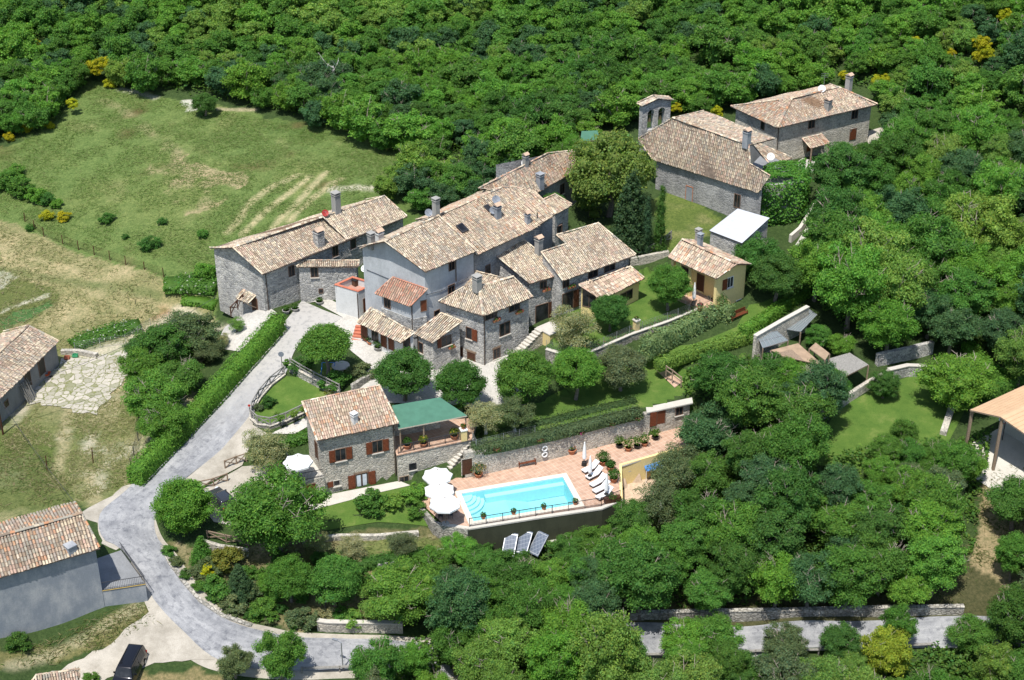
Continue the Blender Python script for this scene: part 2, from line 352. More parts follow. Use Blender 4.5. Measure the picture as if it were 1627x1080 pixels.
def fbm(x, y, scale, seed, o=4):
    return sum(lat(x, y, scale / 2 ** k, seed + k) * 0.5 ** k for k in range(o)) / sum(0.5 ** k for k in range(o))
def inpoly(X, Y, poly):
    ins = np.zeros(X.shape, bool); n = len(poly)
    for i in range(n):
        x0, y0 = poly[i][:2]; x1, y1 = poly[(i + 1) % n][:2]
        if y0 == y1: continue
        c = ((Y < y0) != (Y < y1)) & (X < (x1 - x0) * (Y - y0) / (y1 - y0) + x0); ins ^= c
    return ins
def seg_dist(X, Y, a, b):
    ax, ay = a[:2]; bx, by = b[:2]; L = (bx - ax) ** 2 + (by - ay) ** 2 + 1e-9
    t = np.clip(((X - ax) * (bx - ax) + (Y - ay) * (by - ay)) / L, 0, 1)
    return np.hypot(X - ax - t * (bx - ax), Y - ay - t * (by - ay))
STEP = 0.42
core_x = np.arange(-78, 96, STEP); core_y = np.arange(92, 262, STEP)
def ext(a, lo, hi, n):
    l = a[0] - (np.linspace(0, 1, n)[1:] ** 2)[::-1] * (a[0] - lo); h = a[-1] + (np.linspace(0, 1, n)[1:] ** 2) * (hi - a[-1])
    return np.concatenate([l, a, h])
GX = ext(core_x, -1500, 1500, 26); GY = ext(core_y, -300, 3000, 30)
MX, MY = np.meshgrid(GX, GY, indexing='ij')
GZ = rbf(MX, MY)
far = np.clip((np.hypot(MX, MY - 170) - 250) / 200, 0, 1)
GZ = GZ * (1 - far) + far * np.clip(GZ, -25, 90)
GZ += (fbm(MX, MY, 6, 3) - 0.5) * 0.35
# flat terraces cut into the slope
POOL_POLY = [spot(x, y, 0) for x, y in ((622,770),(690,765),(735,757),(1040,688),(1100,664),(1126,690),(1118,700),(985,735),(975,785),(950,800),(752,829),(695,822),(672,798))]
GARDEN_EDGE = [spot(x, y, 3.0) for x, y in ((762,713),(850,692),(940,672),(1030,652),(1090,636))]
GARDEN_POLY = GARDEN_EDGE + [spot(x, y, 3.0) for x, y in ((1130,612),(1040,572),(960,590),(860,640),(770,672))]
def plateau(poly, z, mode='set'):
    m = inpoly(MX, MY, poly)
    if mode == 'set': GZ[m] = z
    elif mode == 'min': GZ[m] = np.minimum(GZ[m], z)
plateau(GARDEN_POLY, 2.95)
plateau(POOL_POLY, -0.12)
UPPER_EDGE = [spot(x, y, 5.8) for x, y in ((868,556),(900,566),(938,560),(1000,533),(1060,512),(1128,484))]
UPPER_POLY = UPPER_EDGE + [spot(x, y, 5.8) for x, y in ((1112,462),(1030,430),(940,470),(880,500))]
plateau(UPPER_POLY, 5.75)
COURT = [spot(x, y, -2.7) for x, y in ((988,803),(987,768),(1065,742),(1150,735),(1120,780),(1040,800))]
plateau(COURT, -2.7)
YARD = [spot(x, y, -.05) for x, y in ((470,812),(500,785),(640,758),(700,765),(698,800),(672,800),(600,812),(500,835))]
plateau(YARD, -.08)
POOL = [spot(x, y, 0) for x, y in ((745,833),(922,803),(902,756),(728,780))]     # outer coping
pc = sum((Vector(p) for p in POOL), Vector()) / 4
PU = (POOL[1] - POOL[0]).normalized(); PV = Vector((-PU.y, PU.x, 0))
PL, PWD = 11.9, 6.0
PO = pc - PU * PL / 2 - PV * PWD / 2
def pool_pt(u, v, z=0.0): return PO + PU * u + PV * v + Vector((0, 0, z))
# drop the terrain below the pool basin and below the slope under the pool's outer wall
plateau([pool_pt(-.6, -.6), pool_pt(PL + .6, -.6), pool_pt(PL + .6, PWD + .6), pool_pt(-.6, PWD + .6)], -3.0)
def ground(x, y):
    i = int(np.clip(np.searchsorted(GX, x) - 1, 0, len(GX) - 2)); j = int(np.clip(np.searchsorted(GY, y) - 1, 0, len(GY) - 2))
    u = (x - GX[i]) / (GX[i + 1] - GX[i]); v = (y - GY[j]) / (GY[j + 1] - GY[j])
    return float((GZ[i, j] * (1 - u) + GZ[i + 1, j] * u) * (1 - v) + (GZ[i, j + 1] * (1 - u) + GZ[i + 1, j + 1] * u) * v)
def onground(px, py, h=0.0):
    hit = lambda z: (lambda p: ground(p.x, p.y) - z)(spot(px, py, z + h))
    z = 40.0
    while z > -30 and hit(z) < 0: z -= 0.6
    a, b = z, z + 0.6
    for _ in range(9):
        m = (a + b) / 2
        if hit(m) < 0: b = m
        else: a = m
    p = spot(px, py, a + h); return Vector((p.x, p.y, ground(p.x, p.y)))
def gpoly(pts): return [onground(*p) for p in pts]

# ---- what grows or lies where: albedo per vertex from surveyed outlines (no light in it)
WX = MX + (fbm(MX, MY, 5, 21) - 0.5) * 3.0 + (fbm(MX, MY, 1.3, 29, 2) - .5) * .9
WY = MY + (fbm(MX, MY, 5, 31) - 0.5) * 3.0 + (fbm(MX, MY, 1.3, 39, 2) - .5) * .9
COL = np.zeros(MX.shape + (3,)); COL[:] = (.040, .070, .020)
def paint(pts, col, k=1.0, world=None, warp=True):
    m = inpoly(WX if warp else MX, WY if warp else MY, world or gpoly(pts)); COL[m] = COL[m] * (1 - k) + np.array(col) * k; return m
def stroke(pts, wid, col, k=1.0, broken=0.0):
    g = gpoly(pts)
    for a, b in zip(g, g[1:]):
        d = seg_dist(WX * .35 + MX * .65, WY * .35 + MY * .65, a, b); f = np.clip(1.4 - d / (wid / 2), 0, 1) * k
        if broken: f = f * np.clip((fbm(MX, MY, 3, 77) - broken) * 6, 0, 1)
        COL[:] = COL * (1 - f[..., None]) + np.array(col) * f[..., None]
MEADOW, DRY, LUSH, DIRT, BARE, TURF = (.108, .160, .046), (.275, .235, .125), (.058, .125, .020), (.36, .325, .255), (.46, .43, .36), (.13, .15, .052)
mw = paint([(-60,250),(60,215),(105,165),(140,125),(250,150),(330,165),(420,185),(560,205),(660,235),(660,262),(600,290),(660,330),(640,420),(350,420),(345,520),(200,560),(90,600),(-60,560)], MEADOW)
n1 = fbm(MX, MY, 14, 51); n2 = fbm(MX, MY, 4, 61)
def blend(mask, f, col):
    f = np.clip(f, 0, 1) * mask; COL[:] = COL * (1 - f[..., None]) + np.array(col) * f[..., None]
blend(mw, (n1 - .54) * 3.2, (.15, .185, .060)); blend(mw, (n2 - .64) * 3.0, (.18, .19, .08)); blend(mw, (.40 - n1) * 3.5, (.055, .105, .022))
blend(mw, (fbm(MX, MY, 6, 91) - .66) * 5, (.105, .09, .035))
for pts in ([(240,240),(290,225),(310,260),(380,275),(395,300),(330,310),(250,300)], [(255,275),(330,255),(385,285),(345,330),(300,345),(270,310)]):
    blend(inpoly(WX, WY, gpoly(pts)), (fbm(MX, MY, 3.2, 71) - .42) * 5, (.30, .255, .15))
for pts in ([(362,368),(400,320),(430,295),(470,278)], [(385,372),(440,318),(490,282)], [(435,360),(480,312),(520,275)], [(460,350),(500,312),(540,285)]): stroke(pts, 1.1, (.34, .31, .18), .95, .12)
stroke([(165,160),(200,180),(250,215),(280,240),(300,262)], 1.6, (.24, .22, .12), .6, .38)
dr = paint([(-60,330),(20,350),(90,385),(180,420),(260,440),(330,480),(345,515),(250,545),(180,520),(110,560),(95,600),(-60,600)], (.215, .205, .100))
blend(dr, (n1 - .46) * 4, (.13, .155, .055)); blend(dr, (n2 - .52) * 4, (.33, .285, .165))
for pts in ([(0,395),(90,420),(200,470),(300,500)], [(0,405),(110,450),(210,500)]): stroke(pts, .9, (.34, .29, .17), .75, .25)
stroke([(0,430),(60,440),(150,455),(250,470)], 1.5, (.11, .14, .05), .7, .3)
paint([(-60,425),(20,440),(90,470),(70,500),(-60,530)], (.105, .125, .04))
paint([(0,505),(75,475),(90,480),(10,525)], (.06, .13, .04)); paint([(-30,450),(0,430),(25,440),(-10,470)], (.40, .39, .33), .7)
stroke([(0,497),(40,480),(72,470)], .5, (.5, .48, .42), .8, .3)
lo = paint([(-60,640),(90,600),(200,560),(300,560),(345,520),(300,700),(250,740),(180,800),(150,830),(120,800),(-60,850)], (.145, .165, .062))
blend(lo, (n1 - .48) * 4, (.28, .25, .15)); blend(lo, (.46 - n1) * 5, (.09, .125, .03)); blend(lo, (fbm(MX, MY, 3, 97) - .55) * 5, (.36, .34, .26))
for pts in ([(110,640),(100,720),(85,770)], [(160,650),(140,720),(150,800)], [(190,620),(165,700)]): stroke(pts, 1.5, (.33, .29, .18), .7, .35)
stroke([(205,640),(190,700),(180,770)], 1.6, (.10, .135, .03), .8, .3)
paint([(-60,680),(50,690),(120,800),(-60,830)], (.10, .125, .038), .85)
stroke([(130,570),(230,535),(290,505),(345,525)], 3.2, (.47, .43, .34), .9, .22)
stroke([(235,500),(260,495)], 2.0, (.30, .07, .03), .6, .45)
# below the left building: verge and sandy pull-in
paint([(-60,1080),(-60,1040),(60,1035),(170,975),(232,955),(250,990),(180,1020),(60,1060)], (.15, .145, .06))
stroke([(20,1060),(130,1015),(220,965)], 1.4, (.34, .31, .21), .8, .36)
paint([(225,1065),(300,1050),(380,1075),(400,1100),(200,1110)], (.20, .17, .085))
# slopes and lawns near the houses
paint([(260,860),(300,870),(480,850),(760,850),(760,905),(600,1005),(400,985),(300,940)], (.13, .125, .058))
blend(inpoly(WX, WY, gpoly([(270,870),(760,860),(760,905),(600,1005),(400,985),(300,940)])), (n2 - .46) * 4, (.25, .22, .13))
paint([(480,870),(700,850),(800,870),(700,890),(470,905)], (.125, .15, .05))
paint([(1560,720),(1640,730),(1640,960),(1540,900),(1560,810)], (.27, .22, .13))
paint([(1000,905),(1540,900),(1640,960),(1640,1000),(1000,1000)], (.07, .07, .032))
paint([(1070,300),(1150,350),(1100,400),(1050,400),(1035,320)], (.10, .14, .032), warp=False)
up = inpoly(WX, WY, gpoly([(1040,315),(1150,350),(1100,400),(1050,400)])); blend(up, (n2 - .45) * 4, (.17, .18, .07))
paint([(900,205),(990,205),(960,240),(840,250)], (.14, .17, .06))
paint([(290,160),(320,158),(330,172),(300,178)], (.48, .47, .43))
stroke([(345,174),(400,176)], 1.0, (.36, .31, .22), .8); stroke([(195,142),(250,155)], 1.2, (.42, .40, .35), .7)
stroke([(530,300),(590,300),(610,305)], 1.4, (.44, .41, .34), .85, .3)
def build_ground():
    nx, ny = MX.shape; V = np.stack([MX, MY, GZ], axis=2).reshape(-1, 3)
    i, j = np.meshgrid(np.arange(nx - 1), np.arange(ny - 1), indexing='ij'); a = (i * ny + j).ravel()
    F = np.stack([a, a + ny, a + ny + 1, a + 1], axis=1)
    me = bpy.data.meshes.new('ground'); me.vertices.add(len(V)); me.vertices.foreach_set('co', V.ravel())
    me.loops.add(F.size); me.loops.foreach_set('vertex_index', F.ravel().astype(np.int32))
    me.polygons.add(len(F)); me.polygons.foreach_set('loop_start', np.arange(0, F.size, 4, dtype=np.int32))
    me.polygons.foreach_set('use_smooth', np.ones(len(F), bool))
    at = me.attributes.new('tone', 'FLOAT_COLOR', 'POINT')
    at.data.foreach_set('color', np.concatenate([COL.reshape(-1, 3), np.ones((len(V), 1))], axis=1).astype(np.float32).ravel())
    me.materials.append(GROUND); me.update(); me.validate()
    return tag(link(bpy.data.objects.new('ground', me)), 'rough hillside ground of meadow grass, dry hay and bare soil', kind='structure')
build_ground()

def drape(name, poly, mat, off=0.06, step=0.8, z=None, label=None, jag=0.0):
    """a sheet laid on the ground inside a plan outline"""
    bm = bmesh.new(); P = []
    n = len(poly)
    for i in range(n):
        a, b = Vector(poly[i]).xy, Vector(poly[(i + 1) % n]).xy; k = max(1, int((b - a).length / 0.8)) if jag else 1
        for t in range(k):
            q = a.lerp(b, t / k)
            if jag: q = q + Vector((random.uniform(-jag, jag), random.uniform(-jag, jag)))
            P.append(q)
    vs_ = [bm.verts.new((p.x, p.y, 0)) for p in P]; bm.faces.new(vs_)
    xs = [p.x for p in P]; ys = [p.y for p in P]
    for ax, lo_, hi_ in ((0, min(xs), max(xs)), (1, min(ys), max(ys))):
        t = lo_ + step
        while t < hi_:
            co = [0, 0, 0]; no = [0, 0, 0]; co[ax] = t; no[ax] = 1
            bmesh.ops.bisect_plane(bm, geom=bm.verts[:] + bm.edges[:] + bm.faces[:], plane_co=co, plane_no=no); t += step
    bmesh.ops.triangulate(bm, faces=[f for f in bm.faces if len(f.verts) > 4])
    for v in bm.verts: v.co.z = (ground(v.co.x, v.co.y) if z is None else z) + off
    for f in bm.faces:
        if f.normal.z < 0: f.normal_flip()
    bmesh.ops.recalc_face_normals(bm, faces=bm.faces[:])
    me = bpy.data.meshes.new(name); bm.to_mesh(me); bm.free(); me.materials.append(mat)
    at = me.attributes.new('tone', 'FLOAT_COLOR', 'FACE'); at.data.foreach_set('color', np.ones(len(me.polygons) * 4, dtype=np.float32))
    return tag(link(bpy.data.objects.new(name, me)), label, kind='structure')
def strip(name, left, right, mat, off=0.07, label=None, sub=10):
    """a road between two surveyed edges, laid over the ground"""
    def dens(pts):
        g = [p for p in gpoly(pts)]; d = [0]
        for a, b in zip(g, g[1:]): d.append(d[-1] + (b - a).length)
        out = []; N = 80
        for k in range(N + 1):
            t = d[-1] * k / N; i = max(0, min(len(g) - 2, int(np.searchsorted(d, t)) - 1)); u = (t - d[i]) / max(1e-6, d[i + 1] - d[i])
            p0, p1, p2, p3 = g[max(i - 1, 0)], g[i], g[i + 1], g[min(i + 2, len(g) - 1)]
            out.append(0.5 * ((2 * p1) + (p2 - p0) * u + (2 * p0 - 5 * p1 + 4 * p2 - p3) * u * u + (3 * p1 - p0 - 3 * p2 + p3) * u ** 3))
        return out
    L, Rr = dens(left), dens(right); mb = MB(); V = []; F = []
    for a, b in zip(L, Rr):
        for k in range(sub + 1):
            p = a.lerp(b, k / sub); V.append((p.x, p.y, ground(p.x, p.y) + off))
    for i in range(len(L) - 1):
        for k in range(sub):
            q = i * (sub + 1) + k; F.append((q, q + 1, q + sub + 2, q + sub + 1))
    mb.mesh(V, F); o = mb.build(name, mat, smooth=True); uvl = o.data.uv_layers.new(name='UVMap'); run = [0.0]
    for a, b in zip(L, L[1:]): run.append(run[-1] + (b - a).length)
    for lp in o.data.loops: vi = lp.vertex_index; uvl.data[lp.index].uv = ((vi % (sub + 1)) / sub, run[vi // (sub + 1)])
    bm = bmesh.new(); bm.from_mesh(o.data)
    if sum(f.normal.z for f in bm.faces) < 0: bmesh.ops.reverse_faces(bm, faces=bm.faces[:])
    bm.to_mesh(o.data); bm.free()
    return tag(o, label, kind='structure')

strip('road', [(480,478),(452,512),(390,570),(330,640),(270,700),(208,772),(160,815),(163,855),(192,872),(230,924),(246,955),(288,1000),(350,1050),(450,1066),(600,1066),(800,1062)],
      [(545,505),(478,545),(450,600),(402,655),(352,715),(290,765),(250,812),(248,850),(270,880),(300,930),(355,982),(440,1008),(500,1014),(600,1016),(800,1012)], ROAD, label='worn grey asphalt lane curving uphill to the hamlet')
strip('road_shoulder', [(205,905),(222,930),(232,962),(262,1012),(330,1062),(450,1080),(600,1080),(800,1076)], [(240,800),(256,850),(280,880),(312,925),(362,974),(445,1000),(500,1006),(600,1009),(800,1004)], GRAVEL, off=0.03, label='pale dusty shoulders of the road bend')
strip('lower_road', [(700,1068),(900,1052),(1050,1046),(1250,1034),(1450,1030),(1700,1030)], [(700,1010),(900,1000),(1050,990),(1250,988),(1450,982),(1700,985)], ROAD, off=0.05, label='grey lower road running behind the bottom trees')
drape('courtyard', gpoly([(478,545),(545,505),(500,480),(470,484),(520,474),(570,500),(640,545),(700,550),(780,572),(820,560),(835,640),(760,650),(690,640),(600,640),(560,610),(590,585),(560,560),(520,520)]), PAVE, 0.09, label='pale paved courtyard between the stone houses')
drape('gravel_pull_in', gpoly([(165,1030),(250,965),(285,1003),(345,1046),(290,1050),(230,1058),(160,1085),(60,1085),(80,1070)]), GRAVEL, 0.06, jag=.25, label='pale sandy lay-by beside the bend')
drape('gravel_verge', gpoly([(130,815),(175,790),(215,760),(235,770),(200,800),(215,850),(190,872),(165,866),(158,840)]), GRAVEL, 0.03, jag=.3, label='pale gravel verge at the road junction')
drape('gravel_strip', gpoly([(402,655),(352,715),(292,764),(320,775),(385,740),(400,700),(425,690),(402,676)]), GRAVEL, 0.10, label='pale gravel strip below the small garden')
drape('parking_area', gpoly([(320,780),(385,742),(440,735),(470,770),(430,800),(385,840),(340,830),(315,800)]), GRAVEL, 0.10, label='pale gravel parking beside the stone pool house')
drape('garden_path', gpoly([(430,690),(470,672),(560,630),(620,598),(650,590),(650,605),(600,628),(500,672),(470,690)]), PAVE, 0.11, label='pale path behind the stone pool house')
drape('flagstone_yard', gpoly([(100,568),(180,565),(230,545),(250,555),(235,580),(200,600),(150,660),(100,650),(60,640),(40,648),(60,610),(92,585)]), CRAZY, 0.09, jag=.35, label='cracked pale flagstones in turf by the long shed')
drape('patio', gpoly([(358,520),(385,500),(432,492),(440,498),(380,560),(345,555)]), PAVE, 0.10, label='pale patio below the tall farmhouse gable')
drape('house_path', gpoly([(480,800),(505,790),(635,765),(652,772),(600,784),(494,812)]), CONC, 0.10, label='pale path along the pool house front')
drape('lawn', gpoly([(494,812),(600,784),(652,772),(690,800),(690,835),(600,830),(480,850),(450,835)]), LAWN, 0.07, label='small lawn in front of the stone pool house')
drape('lawn', [Vector(p) for p in GARDEN_POLY], LAWN, 0.06, label='lawn above the poolside wall')
drape('lawn', gpoly([(1000,590),(1040,570),(1100,548),(1170,520),(1190,485),(1215,480),(1270,455),(1280,470),(1200,530),(1150,550),(1060,580),(1010,600)]), LAWN, 0.07, label='long lawn between two clipped hedges')
drape('lawn', [Vector(p) for p in UPPER_POLY], LAWN, 0.06, label='lawn in front of the cream bungalow')
drape('lawn', gpoly([(1300,700),(1330,650),(1440,600),(1560,560),(1600,600),(1540,640),(1480,760),(1300,740)]), LAWN, 0.06, label='wide lower lawn among the trees')
drape('lawn', gpoly([(452,598),(430,615),(412,636),(402,655),(402,667),(412,676),(430,678),(455,670),(480,658),(500,645),(530,632),(518,622),(500,612),(478,600)]), LAWN, 0.08, label='small round garden lawn by the road')
drape('lawn', gpoly([(460,590),(490,570),(580,590),(560,610),(500,620)]), LAWN, 0.08, label='shaded lawn under the plane tree')

# ------------------------------------------------------------------ buildings
PAL = {'brick': (.40,.185,.125), 'cream': (.60,.51,.38), 'beige': (.50,.40,.285), 'pink': (.48,.33,.25), 'orange': (.46,.235,.13), 'brown': (.30,.215,.15), 'grey': (.31,.285,.235), 'pale': (.66,.58,.46), 'dark': (.19,.15,.115)}
MIXES = {'old': dict(cream=24, beige=22, pink=5, brown=18, grey=22, pale=6, dark=8), 'mid': dict(cream=24, beige=26, pink=10, orange=4, brown=14, grey=7, pale=5, dark=3),
         'rosy': dict(cream=22, beige=24, pink=28, orange=5, brown=9, grey=5, pale=8), 'pinkish': dict(cream=18, beige=24, pink=20, orange=3, brown=16, grey=18, dark=5), 'red': dict(brick=60, pink=14, brown=4),
         'mottled': dict(orange=13, grey=44, brown=24, pink=4, beige=7, cream=3, dark=14), 'light': dict(cream=30, beige=22, pink=4, brown=14, pale=10, grey=16, dark=5), 'weather': dict(cream=16, beige=22, grey=26, brown=18, pink=10, dark=8)}
def newell(pts):
    n = Vector((0, 0, 0))
    for i in range(len(pts)):
        a, b = pts[i], pts[(i + 1) % len(pts)]; n += Vector(((a.y - b.y) * (a.z + b.z), (a.z - b.z) * (a.x + b.x), (a.x - b.x) * (a.y + b.y)))
    return n.normalized()
def planez(pl, x, y):
    p, n = pl; return p.z - ((x - p.x) * n.x + (y - p.y) * n.y) / n.z
def inside2(poly, x, y):
    c = False; n = len(poly)
    for i in range(n):
        x0, y0 = poly[i]; x1, y1 = poly[(i + 1) % n]
        if (y0 < y) != (y1 < y) and x < (x1 - x0) * (y - y0) / (y1 - y0) + x0: c = not c
    return c
def tiles(mb, pts, mixname='mid', pitch=0.225, row=0.36, sag=0.055, thick=0.14, seed=0, rad=0.088, verge=True):
    """one roof plane: bedding slab and arched clay tiles laid in rows up the slope; pts[0], pts[1] is the eave"""
    rg = random.Random(seed * 77 + 5); A, B = pts[0], pts[1]
    n = newell(pts)
    if n.z < 0: n = -n
    u = (B - A); u = (u - n * u.dot(n)).normalized(); v = n.cross(u)
    cen = sum((p for p in pts), Vector()) / len(pts)
    if (cen - A).dot(v) < 0: v = -v
    P2 = [((p - A).dot(u), (p - A).dot(v)) for p in pts]
    sg = lambda x, y: sag * (math.sin(x * .55 + seed) * math.cos(y * .6 + seed * 2) + .6 * math.sin(x * 1.3 + y * .9 + seed * 3))
    at = lambda x, y, h: A + u * x + v * y + n * (h + sg(x, y) - sag)
    top = [p + n * -0.02 for p in pts]
    area = sum(P2[i][0] * P2[(i + 1) % len(P2)][1] - P2[(i + 1) % len(P2)][0] * P2[i][1] for i in range(len(P2)))
    flip = (u.cross(v).dot(Vector((0, 0, 1))) > 0) != (area > 0)
    if flip: top = top[::-1]
    bot = [p - Vector((0, 0, thick)) for p in top]
    dz = Vector((0, 0, sag * 2))
    mb.poly([p - dz for p in top], 1); mb.poly([p for p in bot][::-1], 2)
    for i in range(len(top)): j = (i + 1) % len(top); mb.poly([bot[i], bot[j], top[j] - dz, top[i] - dz], 2)
    m = MIXES[mixname]; keys = list(m); wts = list(m.values()); avg = [sum(PAL[q][i] * m[q] for q in m) / sum(wts) for i in range(3)]
    xs = [p[0] for p in P2]; ys = [p[1] for p in P2]; x = min(xs) + pitch / 2; ci = 0
    while x < max(xs):
        y = min(ys) - 0.07; ri = 0; jx = rg.uniform(-.02, .02); off = rg.uniform(-.05, .05)
        while y < max(ys):
            yc = y + row / 2 + off
            if inside2(P2, x, max(yc, min(ys) + 0.02)):
                pv = (math.sin(x * 1.15 + seed) * math.sin(y * .9 + seed * 2) + math.sin(x * .45 - y * .62 + seed)) * .5; kk = keys[int((pv + 1) * 3.3 + seed) % len(keys)] if rg.random() < .33 else rg.choices(keys, wts)[0]
                if kk not in ('cream', 'beige', 'grey', 'brown', 'orange', 'pink') : kk = rg.choices(keys, wts)[0]
                c = PAL[kk]; c = tuple(p * .7 + q * .3 for p, q in zip(c, avg))
                big = 0.5 + 0.5 * math.sin(x * .31 + seed) * math.sin(y * .43 + x * .17 + seed * 1.7)
                f = rg.uniform(.80, 1.18) * (0.9 + .18 * big); c = (c[0] * f, c[1] * f * rg.uniform(.96, 1.04), c[2] * f)
                j = rg.uniform(-.018, .018); r0 = rad; r1 = rad * .82; h0 = .035 + rg.uniform(-.008, .014); h1 = .0
                vs_ = []
                y0, y1 = y + off - .01, y + row + off + .03
                for (yy, r_, h) in ((y0, r0, h0), (y1, r1, h1)):
                    for a in (-1, -.5, .5, 1):
                        vs_.append(at(x + jx + j + a * r_, yy, h + r_ * .78 * (1 - abs(a) ** 1.6)))
                mb.mesh(vs_, ((0, 1, 5, 4), (1, 2, 6, 5), (2, 3, 7, 6)), 0, c)
            y += row; ri += 1
        x += pitch; ci += 1
    if verge:
        for i in range(1, len(pts)): ridge(mb, pts[i], pts[(i + 1) % len(pts)], mixname, .105, seed + i)
def ridge(mb, p, q, mixname='mid', r=0.17, seed=1):
    rg = random.Random(seed + 3); p, q = Vector(p), Vector(q); d = q - p; L = d.length; n = max(1, int(L / .42)); d.normalize()
    s = d.cross(Vector((0, 0, 1))).normalized(); m = MIXES[mixname]; keys = list(m); wts = list(m.values())
    for i in range(n):
        a = p + d * (L * i / n); b = p + d * (L * (i + 1) / n + .05); c = PAL[rg.choices(keys, wts)[0]]; f = rg.uniform(.85, 1.15); vs_ = []
        for (e, rr, h) in ((a, r, .03), (b, r * .88, .0)):
            for t in (-1, -.6, 0, .6, 1): vs_.append(e + s * (t * rr) + Vector((0, 0, h + .02 + rr * .75 * (1 - abs(t) ** 1.7))))
        mb.mesh(vs_, ((0, 1, 6, 5), (1, 2, 7, 6), (2, 3, 8, 7), (3, 4, 9, 8)), 0, tuple(x * f for x in c))
ROOFM = [TILE, UNDER, BOARD]
def up3(p, z=None): return spot(p[0], p[1], p[2] if len(p) > 2 else z)
def rp(A, B, z, rest, zD):
    """roof plane from surveyed corners: eave A-B at height z, last of rest at height zD fixes the slope"""
    a, b, d = up3(A, z), up3(B, z), up3(rest[-1], zD); n = (b - a).cross(d - a).normalized()
    return [a, b] + [onplane(*p[:2], a, n) for p in rest[:-1]] + [d]
def plane_of(pts):
    n = newell(pts); n = n if n.z > 0 else -n; return (pts[0], n)
def inset(q, d):
    """move each edge of a convex plan polygon inwards"""
    q = [Vector((p[0], p[1])) for p in q]; n = len(q)
    ar = sum(q[i].x * q[(i + 1) % n].y - q[(i + 1) % n].x * q[i].y for i in range(n)); s = 1 if ar > 0 else -1
    d = [d] * n if not hasattr(d, '__len__') else d; ln = []
    for i in range(n):
        a, b = q[i], q[(i + 1) % n]; e = (b - a).normalized(); ln.append((a + Vector((-e.y, e.x)) * s * d[i], e))
    out = []
    for i in range(n):
        (p, e), (r_, g) = ln[i - 1], ln[i]; cr = e.x * g.y - e.y * g.x
        t = ((r_ - p).x * g.y - (r_ - p).y * g.x) / cr if abs(cr) > 1e-6 else 0
        out.append(p + e * t)
    return out
class House:
    def __init__(s, name, label, cat, foot, base, planes, wallmat, roofs=None, mixname='mid', roofmat=None, gap=0.17, ridges=(), maxtop=99, tilekw=None, group=None, roofs_only=None):
        s.foot = [Vector((p[0], p[1])) for p in foot]; c = sum(s.foot, Vector((0, 0))) / len(s.foot); s.base = base
        s.root = thing(name, label, cat, (c.x, c.y, base), group); s.planes = [plane_of(p) for p in planes]; s.cen = c
        mb = MB(); n = len(s.foot)
        ar = sum(s.foot[i].x * s.foot[(i + 1) % n].y - s.foot[(i + 1) % n].x * s.foot[i].y for i in range(n)); s.ccw = ar > 0
        top = lambda p: min(maxtop, min(planez(pl, p.x, p.y) for pl in s.planes) - gap) if s.planes else gap
        ring = []
        for i in range(n):
            a, b = s.foot[i], s.foot[(i + 1) % n]; k = max(2, int((b - a).length / .5)) if s.planes else 1
            ring += [a.lerp(b, t / k) for t in range(k)]
        for i in range(len(ring)):
            a, b = ring[i], ring[(i + 1) % len(ring)]
            q = [Vector((a.x, a.y, base - 2.5)), Vector((b.x, b.y, base - 2.5)), Vector((b.x, b.y, top(b))), Vector((a.x, a.y, top(a)))]
            mb.poly(q if s.ccw else q[::-1])
        if not s.planes:
            q = [Vector((p.x, p.y, gap)) for p in s.foot]; mb.poly(q if s.ccw else q[::-1])
        s.wall = mb.build('wall', wallmat, s.root); s.mix = mixname
        if planes:
            rb = MB()
            for i, p in enumerate(roofs_only or planes): tiles(rb, p, mixname, seed=len(label) + i * 3, **(tilekw or {})) if roofmat is None else sheet(rb, p)
            for a, b in ridges: ridge(rb, a, b, mixname, seed=len(label))
            s.roof = rb.build('roof', ROOFM if roofmat is None else roofmat, s.root)
    def edge(s, i):
        a, b = s.foot[i], s.foot[(i + 1) % len(s.foot)]; d = (b - a).normalized(); nr = Vector((d.y, -d.x)) if s.ccw else Vector((-d.y, d.x))
        return Vector((a.x, a.y, 0)), Vector((d.x, d.y, 0)), Vector((nr.x, nr.y, 0))
    def at(s, i, px, py):
        a, d, nr = s.edge(i); return onplane(px, py, a, nr), nr
    def win(s, i, px, py, w=.8, h=1.1, **kw):
        p, nr = s.at(i, px, py); return opening(s.root, p, nr, w, h, **kw)
    def on_roof(s, k, px, py):
        p, n = s.planes[k]; return onplane(px, py, p, n)
    def chimney(s, k, px, py, *a, **kw): return chimney(s.root, s.on_roof(k, px, py), *a, **kw)
def sheet(mb, p, thick=.12):
    n = newell(p); top = p if n.z > 0 else p[::-1]; bot = [q - Vector((0, 0, thick)) for q in top]
    mb.poly(top, 0); mb.poly(bot[::-1], 1)
    for i in range(len(top)): j = (i + 1) % len(top); mb.poly([bot[i], bot[j], top[j], top[i]], 1)
